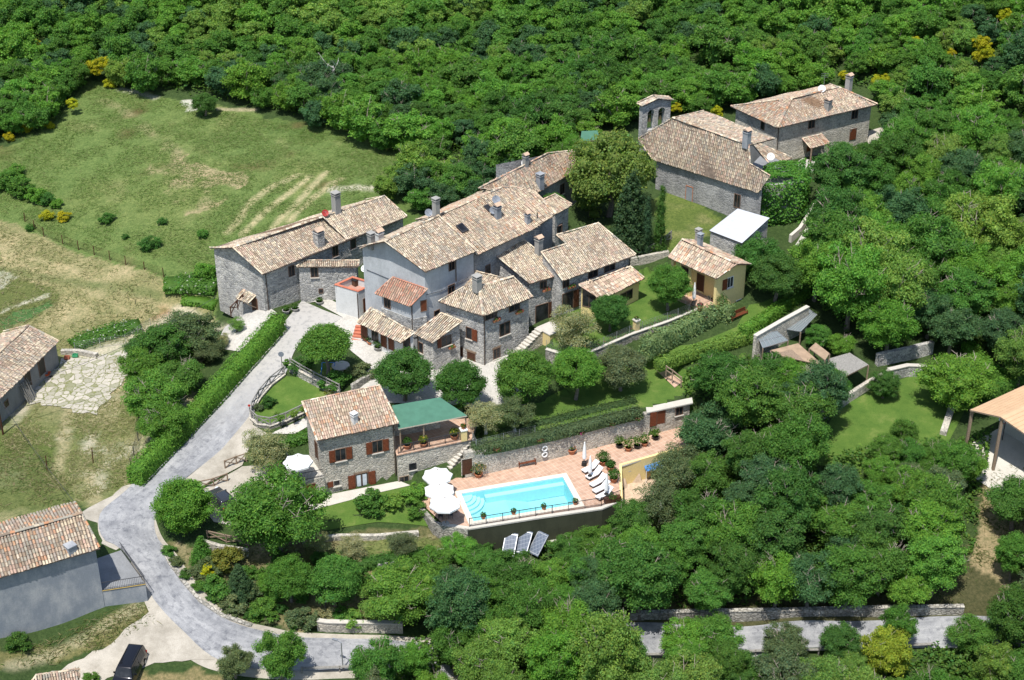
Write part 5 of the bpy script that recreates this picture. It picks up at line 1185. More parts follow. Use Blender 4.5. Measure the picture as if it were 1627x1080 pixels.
t = thing('gate_pillar', 'cream square pillar with white cap and flower pot at the end of the terrace railing', 'pillar', (*f0.lerp(f1, .9).xy, TZ)); p = t.location
mb = MB(); mb.box((p.x, p.y + .15, TZ + .6), (.6, .6, 1.25), R(20)); mb.build('shaft', CREAM, t); mb = MB(); mb.box((p.x, p.y + .15, TZ + 1.28), (.74, .74, .12), R(20)); mb.build('cap', WHITE, t)

# ------------------------------------------------------------------ pots and plants in them
def pot(p, r=.3, h=.4, plant=.45, label=None, col=(.055, .12, .02), flower=None, mat=TERRA, ph=.5, group=None, n=150):
    t = thing('potted_plant', label or 'terracotta pot of green leaves', 'potted plant', tuple(p), group); mb = MB()
    mb.lathe(p, [(r * .68, 0), (r * .95, h * .85), (r * 1.05, h * .87), (r * 1.05, h), (r * .85, h), (r * .8, h * .9)], 14); mb.build('pot', mat, t)
    if plant: plant_on(t, Vector(p) + Vector((0, 0, h + ph * .45)), plant, ph, flower, col, n=n)
    return t
for k, (px, py) in enumerate(((768, 823.5), (816, 816.5), (864, 808.5), (914, 801))):
    pot(spot(px, py, .035), .26, .3, .36, ('palest low pot of leaves, leftmost on the pool edge', 'small flat pot second from the left on the pool edge', 'pot of leggy leaves third from the left on the pool edge', 'pot of leaves at the right corner of the pool edge')[k], ph=.3, n=90)
pot(spot(908, 720, 0), .5, .55, .55, 'big terracotta pot of red geraniums against the poolside wall', flower=(.5, .04, .03), ph=.4)
pot(spot(760, 757, 0), .45, .45, .9, 'large oleander in a pot beside the cellar door', col=(.045, .10, .03), flower=(.45, .3, .12), ph=1.0, n=420)
for px, py, lb in ((647, 712, 'leafy shrub in a pot behind the terrace railing by the pool house'), (673, 709, 'yellow lemon tree in a pot at the middle of the terrace railing'), (722, 697, 'yellow lemon tree in a pot beside the gate pillar')):
    pot(spot(px, py, TZ), .4, .45, .55, lb, col=(.10, .15, .02) if 'lemon' in lb else (.05, .12, .02), flower=(.42, .36, .03) if 'lemon' in lb else None, ph=.7, n=260)
pot(f0.lerp(f1, .9) + Vector((0, .15, TZ - f0.z + 1.34)), .24, .25, .3, 'small terracotta bowl of flowers on the white capped gate pillar', flower=(.4, .1, .03), ph=.25)
for px, py, lb, rr in ((958, 738, 'round dark laurel in a pot left of the yellow wall', .85), (975, 765, 'round green shrub in a pot right of the loungers', .75), (970, 747, 'shrub in a pot between the two round laurels', .55)):
    pot(spot(px, py, 0), .42, .5, rr, lb, ph=rr, n=520, col=(.05, .12, .02))
for k, (px, py) in enumerate(((984, 711), (998, 716), (1012, 712), (1024, 708), (1041, 698))):
    pot(spot(px, py, 0), .36, .42, .62, ('citrus bush in a dark pot, leftmost of the row beside the garden sofa', 'tall citrus in a pot in front of the garden sofa', 'loose citrus bush in a pot in the middle of the sofa row', 'citrus bush in a pot right of the garden sofa', 'citrus bush in a pot nearest the right-hand door')[k], ph=.8, n=260, mat=TERRA if k % 2 else BLACK, col=(.085, .15, .025))
for k, (px, py, lb) in enumerate(((590, 547, 'wide tub of green shrubs under the long porch roof'), (601, 556, 'grey trough of low green plants by the porch windows'), (583, 541, 'dark green shrub in a pot beside the porch door'))):
    pot(spot(px, py, 4.1), .5, .45, .7, lb, ph=.6, n=260, mat=(TERRA, CHIM, TERRA)[k])
for k, (px, py, lb) in enumerate(((469, 494, 'long grey trough by the farmhouse wall, nearer the hedge'), (508, 483, 'low grey planter at the foot of the stone wing'), (455, 497, 'dark pot of leaves at the hedge end by the farmhouse'))):
    pot(onground(px, py), .45, .4, .5, lb, ph=.4, mat=CHIM)
for k, (px, py, lb) in enumerate(((1119, 508, 'spiky grey agave in a pot on the bungalow terrace'), (1146, 489, 'tall leafy shrub in a pot at the bungalow corner'), (1131, 497, 'low grey leaved plant in a pot at the terrace edge'), (1112, 492, 'pot of pink flowers on the bungalow terrace'))):
    pot(spot(px, py, 6.25), .34, .42, (.4, .75, .45, .4)[k], lb, ph=(.5, 1.1, .4, .35)[k], n=220, flower=(.5, .06, .12) if k == 3 else None, col=(.09, .14, .08) if k != 1 else (.06, .13, .03))
for k, (px, py, lb) in enumerate(((513, 641, 'round grey planter ring on the little round lawn'), (523, 633, 'yellowish bush in a white stone ring on the little round lawn'))):
    pot(onground(px, py), .45, .3, .35 if k == 0 else .6, lb, ph=.25 if k == 0 else .6, mat=CHIM, col=(.06, .11, .03) if k == 0 else (.14, .15, .02))

# ------------------------------------------------------------------ parasols, loungers, benches
def parasol_open(p, r, label, rot=0.0, h=2.5):
    t = thing('parasol', label, 'parasol', tuple(p), 'open white parasols'); t.rotation_euler.z = 0; n = 8; mb = MB(); c = Vector(p) + Vector((0, 0, h))
    ringp = [c + Vector((math.cos(rot + k * math.pi / 4) * r, math.sin(rot + k * math.pi / 4) * r, -.02)) for k in range(n)]; mid = [c + Vector((math.cos(rot + k * math.pi / 4) * r * .5, math.sin(rot + k * math.pi / 4) * r * .5, .30)) for k in range(n)]; apex = c + Vector((0, 0, .62))
    for k in range(n):
        j = (k + 1) % n; e0, e1 = ringp[k], ringp[j]; mm = (e0 + e1) / 2 + Vector((0, 0, -.05)) - (((e0 + e1) / 2 - c) * .04)
        mb.poly([mid[k], e0, mm]); mb.poly([mid[k], mm, mid[j]]); mb.poly([mid[j], mm, e1]); mb.poly([apex, mid[k], mid[j]])
        dz = Vector((0, 0, -.2)); mb.poly([e0, e0 + dz, mm + dz, mm]); mb.poly([mm, mm + dz, e1 + dz, e1])
    mb.build('canopy', CANVAS, t); mb = MB(); mb.tube([p, apex], [.035, .03], 8); mb.lathe(apex, [(.05, 0), (.03, .12)], 8); mb.build('pole', OAK, t)
    mb = MB()
    for k in range(n): mb.bar(c + Vector((0, 0, -.1)), mid[k] + Vector((0, 0, -.05)), .025)
    mb.build('ribs', OAK, t); mb = MB(); mb.lathe(p, [(.38, 0), (.38, .08), (.08, .12)], 12); mb.build('base', CHIM, t); return t
def parasol_pt(px, py, z0, h=2.5): q = spot(px, py, z0 + h + .3); return Vector((q.x, q.y, z0))
parasol_open(parasol_pt(695, 751, 0), 1.55, 'rearmost open white parasol of the three beside the pool', .2); parasol_open(parasol_pt(698, 774, 0), 1.55, 'middle open white parasol of the three beside the pool', .5)
parasol_open(parasol_pt(707, 795, 0), 1.6, 'nearest open white parasol of the three beside the pool', .35); parasol_open(parasol_pt(473, 729, 2.64, 2.0), 1.5, 'open white parasol on the small stone terrace left of the pool house', .1, 2.0)
def parasol_closed(p, label, h=2.9):
    t = thing('closed_parasol', label, 'parasol', tuple(p), 'folded white parasols'); mb = MB(); mb.lathe(Vector(p) + Vector((0, 0, .7)), [(.10, 0), (.22, .25), (.20, .9), (.15, 1.5), (.06, h - .75), (.01, h - .65)], 9); mb.build('folded_canopy', CANVAS, t)
    mb = MB(); mb.tube([p, Vector(p) + Vector((0, 0, h))], [.035, .035], 8); mb.build('pole', OAK, t); mb = MB(); mb.lathe(p, [(.3, 0), (.28, .1), (.24, .45), (.1, .5)], 10); mb.build('base', BLACK, t); return t
parasol_closed(spot(928, 739, 0), 'folded white parasol behind the loungers by the poolside wall'); parasol_closed(spot(937, 761, 0), 'folded white parasol between the second and third lounger'); parasol_closed(spot(963, 790, 0), 'folded white parasol at the nearest lounger'); parasol_closed(spot(1102, 484, 6.1), 'tall folded white parasol in front of the cream bungalow'); parasol_closed(spot(911, 490, 5.9), 'folded white parasol behind the olive tree by the wide stone house', 2.7)
def lounger():
    t = thing('sun_lounger', 'white lounger', 'sun lounger', (0, 0, 0), 'white sun loungers beside the pool'); mb = MB()
    for y in (-.32, .32): mb.bar((-.95, y, .27), (.95, y, .27), .06)
    for x in (-.9, .35, .9): mb.bar((x, -.32, .26), (x, .32, .26), .05)
    mb.build('frame', WOOD_DARK, t)
    for x in (-.85, .85):
        for y in (-.3, .3): mb = MB(); mb.bar((x, y, 0), (x, y, .27), .06); mb.build('leg', WOOD_DARK, t)
    mb = MB(); mb.box((-.32, 0, .35), (1.3, .66, .11)); mb.build('cushion', CANVAS, t)
    mb = MB(); M = Matrix.Translation((.33, 0, .36)) @ Matrix.Rotation(R(-38), 4, 'Y') @ Matrix.Translation((.42, 0, 0)); mb.box(None, (.86, .66, .1), M=M); mb.build('backrest', CANVAS, t)
    mb = MB(); mb.bar((.85, -.25, .27), (.75, -.25, .6), .04); mb.bar((.85, .25, .27), (.75, .25, .6), .04); mb.build('backrest_stay', WOOD_DARK, t); return t
L0 = lounger(); LL = ('white sun lounger nearest the poolside wall', 'second white sun lounger from the poolside wall', 'middle white sun lounger of the five', 'fourth white sun lounger, second nearest the railing', 'white sun lounger nearest the pool railing')
for k, (px, py) in enumerate(((938, 743), (944, 753), (950, 765), (955, 775), (960, 785))):
    o = L0 if k == 0 else dup(L0); q = spot(px, py, .35); o.location = (q.x, q.y, .002); o.rotation_euler.z = R(38 + (k * 7) % 5); o['label'] = LL[k]
def bench(p, rot, label, w=1.9, mat=WOOD):
    t = thing('garden_bench', label, 'bench', tuple(p)); M = Matrix.Translation(p) @ Matrix.Rotation(rot, 4, 'Z')
    def part(nm, boxes):
        mb = MB()
        for c, s in boxes: mb.box(None, s, M=M @ Matrix.Translation(c))
        mb.build(nm, mat, t)
    part('seat', [((0, -.2 + k * .13, .44), (w, .11, .04)) for k in range(4)]); part('backrest', [((0, .26, .56 + k * .12), (w, .04, .09)) for k in range(4)])
    for x in (-w / 2 + .06, w / 2 - .06): part('leg', [((x, -.22, .22), (.07, .07, .44))]); part('leg', [((x, .26, .48), (.07, .07, .96))]); part('armrest', [((x, 0, .66), (.08, .55, .05)), ((x, -.22, .55), (.07, .07, .2))])
    return t
bench(spot(837, 739, 0), R(17), 'dark brown wooden bench against the poolside wall', 1.9); bench(spot(1173, 505, ground(*spot(1173, 505, 5.3).xy)), R(38), 'reddish wooden bench at the foot of the cream bungalow gable', 2.6, OAK if 0 else WOOD)
bench(spot(995, 690, 0), R(17), 'wide brown garden sofa by the planted end of the poolside wall', 2.6)
bench(spot(941, 490, 5.9), R(-48), 'brown wooden bench by the cream porch', 2.0)
t = thing('garden_table', 'dark square table with chairs under the nearest open parasol', 'table', tuple(spot(706, 818, 0))); p = t.location; mb = MB(); mb.box((p.x, p.y, .73), (1.5, .95, .06), R(15)); mb.build('table_top', IRON, t)
for sx in (-.6, .6):
    for sy in (-.35, .35): mb = MB(); q = Matrix.Rotation(R(15), 3, 'Z') @ Vector((sx, sy, 0)); mb.bar((p.x + q.x, p.y + q.y, 0), (p.x + q.x, p.y + q.y, .72), .05); mb.build('leg', IRON, t)
def chair(p, rot, label, group, mat=IRON):
    t = thing('garden_chair', label, 'chair', tuple(p), group); M = Matrix.Translation(p) @ Matrix.Rotation(rot, 4, 'Z')
    for nm, c, s in (('seat', (0, 0, .45), (.46, .46, .05)), ('backrest', (0, .22, .7), (.46, .05, .45))): mb = MB(); mb.box(None, s, M=M @ Matrix.Translation(c)); mb.build(nm, mat, t)
    for x in (-.2, .2):
        for y in (-.2, .2): mb = MB(); mb.box(None, (.04, .04, .45), M=M @ Matrix.Translation((x, y, .225))); mb.build('leg', mat, t)
for k, (px, py) in enumerate(((693, 815), (716, 822), (722, 812), (700, 824))): chair(spot(px, py, 0), k * 1.6, 'dark iron garden chair at the table under the nearest parasol', 'chairs under the nearest parasol')
for k, (px, py) in enumerate(((463, 738), (480, 742))): chair(spot(px, py, 2.65), k * 2.0, ('dark chair at the left of the parasol terrace', 'dark chair at the right of the parasol terrace')[k], 'chairs on the parasol terrace')
for k in range(2):
    p, nr = W_.at(2, 865, 712 + k * 9.5); t = thing('lifebuoy', ('upper of two white lifebuoy rings on the poolside wall', 'lower of two white lifebuoy rings on the poolside wall')[k], 'lifebuoy', tuple(p), 'lifebuoys on the poolside wall'); mb = MB(); d = Vector((-nr.y, nr.x, 0)); V = []; F = []; N, K = 24, 8
    for i in range(N):
        a = 2 * math.pi * i / N; c = p + nr * .09 + (d * math.cos(a) + Vector((0, 0, 1)) * math.sin(a)) * .27; rd_ = (d * math.cos(a) + Vector((0, 0, 1)) * math.sin(a))
        for j in range(K): b = 2 * math.pi * j / K; V.append(c + (rd_ * math.cos(b) + nr * math.sin(b)) * .085)
    for i in range(N):
        for j in range(K): F.append((i * K + j, i * K + (j + 1) % K, ((i + 1) % N) * K + (j + 1) % K, ((i + 1) % N) * K + j))
    mb.mesh(V, F); mb.build('ring', WHITE, t, smooth=True)
t = thing('deck_box', 'low dark wooden trough with plants at the railing end of the deck', 'planter', tuple(spot(973, 797, 0))); p = t.location; mb = MB(); mb.box((p.x, p.y, .3), (1.7, .5, .55), R(18)); mb.build('box', WOOD_DARK, t); plant_on(t, p + Vector((0, 0, .65)), .6, .2)
# solar panels below the pool
for k, (px, py, ry) in enumerate(((810, 857, 0), (832, 853, 0), (855, 855, 0))):
    g = onground(px, py + 23); t = thing('solar_panel', ('left solar panel below the pool wall', 'middle solar panel below the pool wall', 'right solar panel below the pool wall')[k], 'solar panel', tuple(g), 'solar panels below the pool wall')
    M = Matrix.Translation(g + Vector((0, 0, 1.15))) @ Matrix.Rotation(R((-14, -22, -38)[k]), 4, 'Z') @ Matrix.Rotation(R(42), 4, 'X'); mb = MB(); mb.box(None, (1.3, 2.4, .06), M=M); 
    for s_ in (-.6, .6): mb.box(None, (.06, 2.14, .10), m=1, M=M @ Matrix.Translation((s_, 0, .0)))
    for s_ in (-1.05, 1.05): mb.box(None, (1.26, .06, .11), m=1, M=M @ Matrix.Translation((0, s_, 0)))
    mb.build('panel', [PANEL, GALV], t)
    for s_ in (-.45, .45):
        for yy in (.9, -.9): q = M @ Vector((s_, yy, 0)); mb = MB(); mb.bar((q.x, q.y, g.z), q, .05); mb.build('support', GALV, t)
g = onground(761, 864); t = thing('blue_barrel', 'blue plastic tank below the pool wall left of the solar panels', 'tank', tuple(g)); mb = MB(); mb.lathe(g, [(.42, 0), (.5, .1), (.5, .5), (.53, .55), (.5, .6), (.5, 1.0), (.4, 1.1), (.15, 1.14)], 16); mb.build('drum', BLUE, t, smooth=True)
wall_run('slope_wall', 'weathered timber and stone edging beside the solar panels', gpoly([(860,868),(905,858),(945,848)]), -4.2, -2.9, .35, CONC)
drape('lower_court', [V2(p) for p in COURT], plain('pinkish paving', (.46, .35, .25), .9, var=.2), .05, label='pinkish paved court below the right end of the pool deck')
# yellow pool-plant house under the right patio
h = House.__new__(House); h.foot = [V2(spot(987,770,-2.6)), V2(spot(1060,747,-2.6)), V2(spot(1060,747,-2.6)) + Vector((.5, 1.5)), V2(spot(987,770,-2.6)) + Vector((.5, 1.5))]; h.ccw = True; h.planes = []
root = thing('plant_room', 'cream wall with small grey shuttered window below the right end of the deck', 'building', (*h.foot[0], -2.7)); h.root = root; mb = MB(); mb.prism(h.foot, -3.2, -.2); mb.build('wall', CREAM, root); h.win(0, 1004, 733 + 8, .7, .6, shutters='lr', wood=GALV, shw=.6); mb = MB(); mb.prism(inset(h.foot, -.2), -.2, -.06); mb.build('roof_slab', CONC, root)
t = thing('blue_sunshade', 'blue and white striped swing seat cover behind the grey olive', 'awning', tuple(spot(1048, 760, -2.7))); q = spot(1048, 742, -.9); mb = MB(); A_ = [q + Vector((-1.4, -.4, -.25)), q + Vector((1.4, .5, -.25)), q + Vector((1.1, 1.6, .1)), q + Vector((-1.7, .7, .1))]; mb.poly(A_, 0); mb.poly([p - Vector((0, 0, .05)) for p in A_][::-1], 0); mb.build('canopy', BLUE, t); mb = MB()
for p in A_: mb.bar((p.x, p.y, -2.7), p, .05)
mb.build('frame', WHITE, t)

# ------------------------------------------------------------------ small round garden by the road, walls, wooden fences
gw = gpoly([(462,590),(478,600),(500,612),(520,622),(540,632)])
wall_run('garden_wall', 'low curved stone wall across the middle of the round garden', gw, [p.z - .6 for p in gw], [p.z + .9 for p in gw], .35, STONE_WALL, STONE_WARM)
gr = gpoly([(452,598),(430,615),(412,636),(401,655),(400,668),(410,677),(430,680),(455,672),(480,660),(495,652)])
wall_run('round_wall', 'curved dry stone wall around the small garden by the road', gr, [p.z - 1.2 for p in gr], [p.z + .35 for p in gr], .38, STONE_WALL, STONE_WARM, capz=.05)
wall_run('path_wall', 'low pale stone wall holding the shaded lawn above the path', gpoly([(560,625),(575,612),(598,597),(606,588)]), 2.5, 4.6, .4, STONE_WALL)
def rail_fence(name, label, pts, h=1.0, cross=True, mat=OAK, post=1.7, cat='fence'):
    c = sum(pts, Vector()) / len(pts); root = thing(name, label, cat, tuple(c)); U = Vector((0, 0, 1)); rr = MB()
    for a, b in zip(pts, pts[1:]):
        L = (b - a).length; n = max(1, round(L / post)); q = [a.lerp(b, k / n) for k in range(n + 1)]; q = [Vector((p.x, p.y, ground(p.x, p.y))) if 0 else p for p in q]
        for k in range(n + 1):
            if k < n or b is pts[-1]: pb = MB(); pb.bar(q[k] - U * .2, q[k] + U * (h + .08), .12); pb.build('post', mat, root)
        for k in range(n):
            rr.bar(q[k] + U * h, q[k + 1] + U * h, .10)
            if cross: rr.bar(q[k] + U * .12, q[k + 1] + U * (h - .08), .08); rr.bar(q[k + 1] + U * .12, q[k] + U * (h - .08), .08)
            else: rr.bar(q[k] + U * h * .5, q[k + 1] + U * h * .5, .08)
    rr.build('rails', mat, root); return root
rail_fence('wooden_gate_fence', 'brown crossed rail wooden fence beside the parked grey car', gpoly([(317,778),(340,773),(362,765)])); rail_fence('wooden_fence', 'brown crossed rail fence behind the olive by the parking', gpoly([(358,745),(376,738),(392,733)]))
up1 = lambda pts, dz: [p + Vector((0, 0, dz)) for p in pts]
rail_fence('garden_railing', 'weathered wooden rail fence around the small round garden', up1(gr, .35), .95, post=1.6, mat=GREYWOOD); rail_fence('slope_railing', 'grey wooden rails along the wall of the shaded lawn', up1(gw, .9), .8, cross=False, mat=GREYWOOD)
rail_fence('slope_fence', 'brown crossed rail fence behind the wide stone house', gpoly([(1003,412),(1030,404),(1048,396),(1066,380)]), 1.1, mat=GREYWOOD)
rail_fence('lower_fence', 'low brown rail fence on the slope under the big front tree', gpoly([(330,855),(360,862),(395,868)]), .9, mat=OAK)
rail_fence('farmhouse_railing', 'dark wooden stair rail against the tall farmhouse gable', [spot(367,500,4.0), spot(378,489,4.6), spot(387,480,5.3)], 1.0, mat=WOOD_DARK)
rail_fence('ramp_railing', 'brown two bar railing along the red paved ramp by the clipped hedge', [spot(1058,594,4.0), spot(1068,601,3.8), spot(1082,612,3.4)], 1.0, cross=False, mat=OAK)
drape('red_ramp', gpoly([(1040,587),(1054,583),(1085,607),(1072,617)]), DECK, .12, label='red paved ramp beside the clipped hedge')
uw = UPPER_EDGE
wall_run('lawn_wall', 'low pale wall below the wire fence of the bungalow lawn', [V2(p) for p in uw], 3.6, 5.95, .4, STONE_WALL, SILL)
t = thing('wall_pillar', 'cream gate pillar with a flower bowl on the lawn wall', 'pillar', tuple(spot(1010, 537, 4.9))); p = t.location; mb = MB(); mb.box((p.x, p.y, 6.0), (.55, .55, 2.4), R(38)); mb.build('shaft', CREAM, t); mb = MB(); mb.box((p.x, p.y, 7.25), (.72, .72, .12), R(38)); mb.build('cap', SILL, t); plant_on(t, Vector((p.x, p.y, 7.5)), .3, .2, (.4, .2, .1))
def wire_fence(name, label, pts, h=1.2, post=2.2, mat=GALV, pm=.05, wires=6, cat='fence'):
    c = sum(pts, Vector()) / len(pts); root = thing(name, label, cat, tuple(c)); U = Vector((0, 0, 1)); wr = MB()
    for a, b in zip(pts, pts[1:]):
        L = (b - a).length; n = max(1, round(L / post)); q = [a.lerp(b, k / n) for k in range(n + 1)]
        for k in range(n + 1):
            if k < n or b is pts[-1]: pb = MB(); pb.bar(q[k] - U * .2, q[k] + U * h, pm); pb.build('post', mat, root)
        for w_ in range(wires): z = h * (w_ + 1) / wires - .03; wr.bar(a + U * z, b + U * z, .012)
        m = int(L / .25)
        for k in range(m): p = a.lerp(b, k / m); wr.bar(p, p + U * (h - .05), .008)
    wr.build('mesh', mat, root); return root
wire_fence('lawn_fence', 'galvanised wire fence along the bungalow lawn edge', [p + Vector((0, .1, .2)) for p in uw], 1.0, 1.8)
wire_fence('stair_fence', 'galvanised wire fence at the top of the garden stair', [spot(751,700,3.1), spot(757,712,3.0), spot(800,702,3.0), spot(850,690,3.0)], 1.1)
wire_fence('field_fence', 'thin dark wire field fence crossing the meadow edge on the left', gpoly([(40,352),(70,376),(100,388),(150,405),(200,421),(260,440)]), 1.3, 2.4, mat=WOOD_DARK, pm=.09)
wire_fence('yard_fence', 'green wire fence around the bean rows behind the flagstone yard', gpoly([(120,560),(160,553),(200,548),(240,522),(270,512)]), 1.4, 2.6, mat=GALV)
wire_fence('hedge_fence', 'dark posts and wire along the long clipped hedge on the field side', gpoly([(225,665),(220,700),(214,730),(209,748)]), 1.6, 2.4, mat=IRON, pm=.07)
for k, (px, py) in enumerate(((148, 736), (75, 748))): g = onground(px, py); tag((lambda m: (m.bar(g - Vector((0, 0, .3)), g + Vector((.1, 0, 1.9)), .09), m.build('fence_post', WOOD_DARK))[1])(MB()), ('single dark fence post in the mown strip below the flagstones', 'single dark fence post in the long grass left of the lane')[k], 'post')
# road edge walls
rw = gpoly([(505,1000),(520,1002),(560,1003),(600,1003),(640,1004)]); wall_run('road_wall', 'pale low retaining wall beside the bottom bend of the road', rw, [p.z - .8 for p in rw], [p.z + 1.1 for p in rw], .4, STONE_WARM, SILL)
rw = gpoly([(1000,984),(1100,981),(1250,979),(1350,976),(1530,973)]); wall_run('road_wall', 'long low pale wall behind the lower road, mostly hidden by trees', rw, [p.z - .8 for p in rw], [p.z + .8 for p in rw], .4, STONE_WALL, STONE_WALL)
kb = gpoly([(258,868),(270,895),(292,925),(318,955),(355,980),(400,995)]); wall_run('road_kerb', 'pale rubble kerb on the inside of the road bend', kb, [p.z - .5 for p in kb], [p.z + .2 for p in kb], .4, STONE_WALL, cat='kerb')
def guard_rail(label, pts):
    root = thing('guard_rail', label, 'guard rail', tuple(pts[0])); mb = MB(); U = Vector((0, 0, 1))
    for a, b in zip(pts, pts[1:]): mb.bar(a + U * .65, b + U * .65, .30, t2=.06)
    mb.build('beam', GALV if 0 else GREYWOOD, root)
    for a, b in zip(pts, pts[1:]):
        n = max(1, int((b - a).length / 2))
        for k in range(n): q = a.lerp(b, k / n); pb = MB(); pb.bar(q - U * .3, q + U * .8, .12); pb.build('post', GREYWOOD, root)
guard_rail('low timber guard rail along the outer edge of the bottom road', gpoly([(480,1070),(540,1068),(620,1064)])); guard_rail('timber guard rail along the outer edge of the lower road', gpoly([(950,1049),(1060,1047),(1200,1042),(1300,1040),(1420,1034),(1480,1031)]))
kb = gpoly([(262,762),(300,722),(352,662),(395,612)]); 
# field walls on the right
lw = gpoly([(1180,735),(1225,690),(1290,650),(1340,640),(1400,610),(1440,596),(1465,596)]); wall_run('lower_lawn_wall', 'pale retaining wall with flowers along the wide lower lawn', [V2(p) for p in gpoly([(1300,668),(1345,640),(1380,616),(1412,603)])], 0.2, [2.3, 2.7, 3.0, 3.3], .45, STONE_WARM)
rw = gpoly([(1410,603),(1440,596),(1470,597)]); wall_run('curved_wall', 'grey curved stone wall at the end of the lower lawn', rw, [p.z - .5 for p in rw], [p.z + 1.3 for p in rw], .5, STONE, SILL)
rw = gpoly([(1392,580),(1430,572),(1480,560)]); wall_run('wood_wall', 'grey stone wall in the shade under the big trees', rw, [p.z - .5 for p in rw], [p.z + 1.5 for p in rw], .5, STONE)
rw = gpoly([(1513,645),(1507,665),(1498,692)]); wall_run('white_wall', 'short narrow pale rubble wall crossing the lower lawn near the barn', rw, [p.z - .5 for p in rw], [p.z + .5 for p in rw], .7, STONE_WARM)
rw = gpoly([(1000,421),(1022,418),(1042,412),(1062,404)]); wall_run('back_wall_garden', 'pale curved stone wall between the wide stone house and the bungalow', rw, [p.z - 1.5 for p in rw], [7.6, 7.7, 7.8, 7.9], .45, STONE_WARM)
rw = [spot(1200,531,7.2), spot(1240,508,7.4), spot(1284,484,7.7)]; wall_run('hedge_wall', 'pale sloping wall top beside the glazed pergolas', [V2(p) for p in rw], 3.5, [7.0, 7.2, 7.5], .4, STONE_WARM, SILL)
rw = gpoly([(1255,385),(1270,372),(1290,340),(1302,322)]); wall_run('lane_wall', 'pale stepped wall beside the path under the ivy', rw, [p.z - 1 for p in rw], [p.z + 1.0 for p in rw], .4, CONC)
drape('ivy_path', gpoly([(1262,392),(1285,355),(1304,322),(1312,328),(1296,358),(1276,388)]), PAVE, .1, label='pale path beside the ivy covered annexe')
drape('far_yard', gpoly([(1255,268),(1275,252),(1300,258),(1290,275),(1262,280)]), PAVE, .1, label='pale paved yard in front of the far stone house'); drape('far_yard', gpoly([(1375,210),(1400,203),(1420,215),(1400,235),(1380,232)]), GRAVEL, .1, label='pale gravel at the right end of the far stone house')
rw = gpoly([(480,862),(540,856),(600,856),(665,850)]); wall_run('terrace_wall', 'low pale wall below the small front lawn', rw, [p.z - .8 for p in rw], [p.z + .5 for p in rw], .4, STONE_WARM); rw = gpoly([(320,866),(350,875),(395,882)]); wall_run('bank_wall', 'pale stone wall in the bank below the big front tree', rw, [p.z - .8 for p in rw], [p.z + .7 for p in rw], .4, STONE_WARM)
rw = gpoly([(600,905),(650,893),(700,882),(745,884)]); wall_run('dry_stone_wall', 'grey dry stone wall in the bank below the front orchard', rw, [p.z - .8 for p in rw], [p.z + .7 for p in rw], .4, STONE)
# outside stair of the hip roofed house
s0, s1 = spot(798, 577, 3.7), spot(853, 520, 6.4); root = thing('stone_stair', 'outside stone stair along the hip roofed house wall', 'stairs', tuple(s0)); N = 13; d = s1 - s0; d.z = 0; L = d.length; d.normalize(); sd_ = Vector((d.y, -d.x, 0))
for k in range(N):
    a = s0 + d * (L * k / N); b = s0 + d * (L * (k + 1) / N); zt = 3.7 + 2.7 * (k + 1) / N
    mb = MB(); mb.prism([V2(a), V2(b), V2(b + sd_ * 1.0), V2(a + sd_ * 1.0)], 2.8 + .001 * k, zt - .07); mb.build('riser', STONE_WARM, root); mb = MB(); mb.prism([V2(a + d * .02), V2(b), V2(b + sd_ * 1.06), V2(a + d * .02 + sd_ * 1.06)], zt - .07, zt); mb.build('tread', SILL, root)
root = thing('balcony_base', 'small cream balcony block at the top of the outside stone stair', 'balcony', tuple(spot(866, 540, 4))); b0, b1 = spot(853, 527, 6.3), spot(868, 545, 6.0); mb = MB(); q = [V2(s1), V2(s1 + sd_ * 2.2), V2(s1 + sd_ * 2.2 + d * 2.6), V2(s1 + d * 2.6)]; mb.prism(q, 3.0, 6.3); mb.build('wall', CREAM, root); mb = MB(); mb.prism(inset(q, -.06), 6.3, 6.42); mb.build('slab', SILL, root)
# red brick entrance steps by the porch
s0 = spot(566, 541, 4.1); root = thing('red_steps', 'red brick steps beside the porch door under the terrace block', 'stairs', tuple(s0)); d = Vector((math.cos(R(80)), math.sin(R(80)), 0)); sd_ = Vector((d.y, -d.x, 0))
for k in range(5): a = s0 + d * k * .42; mb = MB(); mb.prism([V2(a - sd_ * .55), V2(a + sd_ * .55), V2(a + d * .42 + sd_ * .55), V2(a + d * .42 - sd_ * .55)], 3.6, 4.2 + k * .19); mb.build('step', MATS['red coping tile'], root)

# ------------------------------------------------------------------ dishes, masts, poles, vehicles, garden things
def dish(p, label, r=.42, mat=WHITE, az=-70):
    t = thing('satellite_dish', label, 'satellite dish', tuple(p)); d = Vector((math.cos(R(az)) * .8, math.sin(R(az)) * .8, .6)).normalized(); c = Vector(p) + Vector((0, 0, .55)); a = d.orthogonal().normalized(); b = d.cross(a); V = [c]; F = []; N = 18
    for q, (rr, o) in enumerate(((.5, .03), (1, .11))):
        for k in range(N): V.append(c + (a * math.cos(2 * math.pi * k / N) + b * math.sin(2 * math.pi * k / N)) * r * rr + d * (o * r * 2))
    for k in range(N): j = (k + 1) % N; F.append((0, 1 + k, 1 + j)); F.append((1 + k, 1 + N + k, 1 + N + j, 1 + j))
    mb = MB(); mb.mesh(V, F); mb.build('reflector', mat, t, smooth=True); mb = MB(); mb.tube([p, c - d * .03], [.03, .03], 6); mb.build('mount', GALV, t); mb = MB(); mb.bar(c - b * r * .9, c + d * .5, .02); mb.box(tuple(c + d * .5), (.08, .08, .08)); mb.build('receiver_arm', GALV, t)
REDDISH = plain('red dish paint', (.30, .03, .025), .5); DGREY = plain('grey dish paint', (.20, .22, .25), .5)
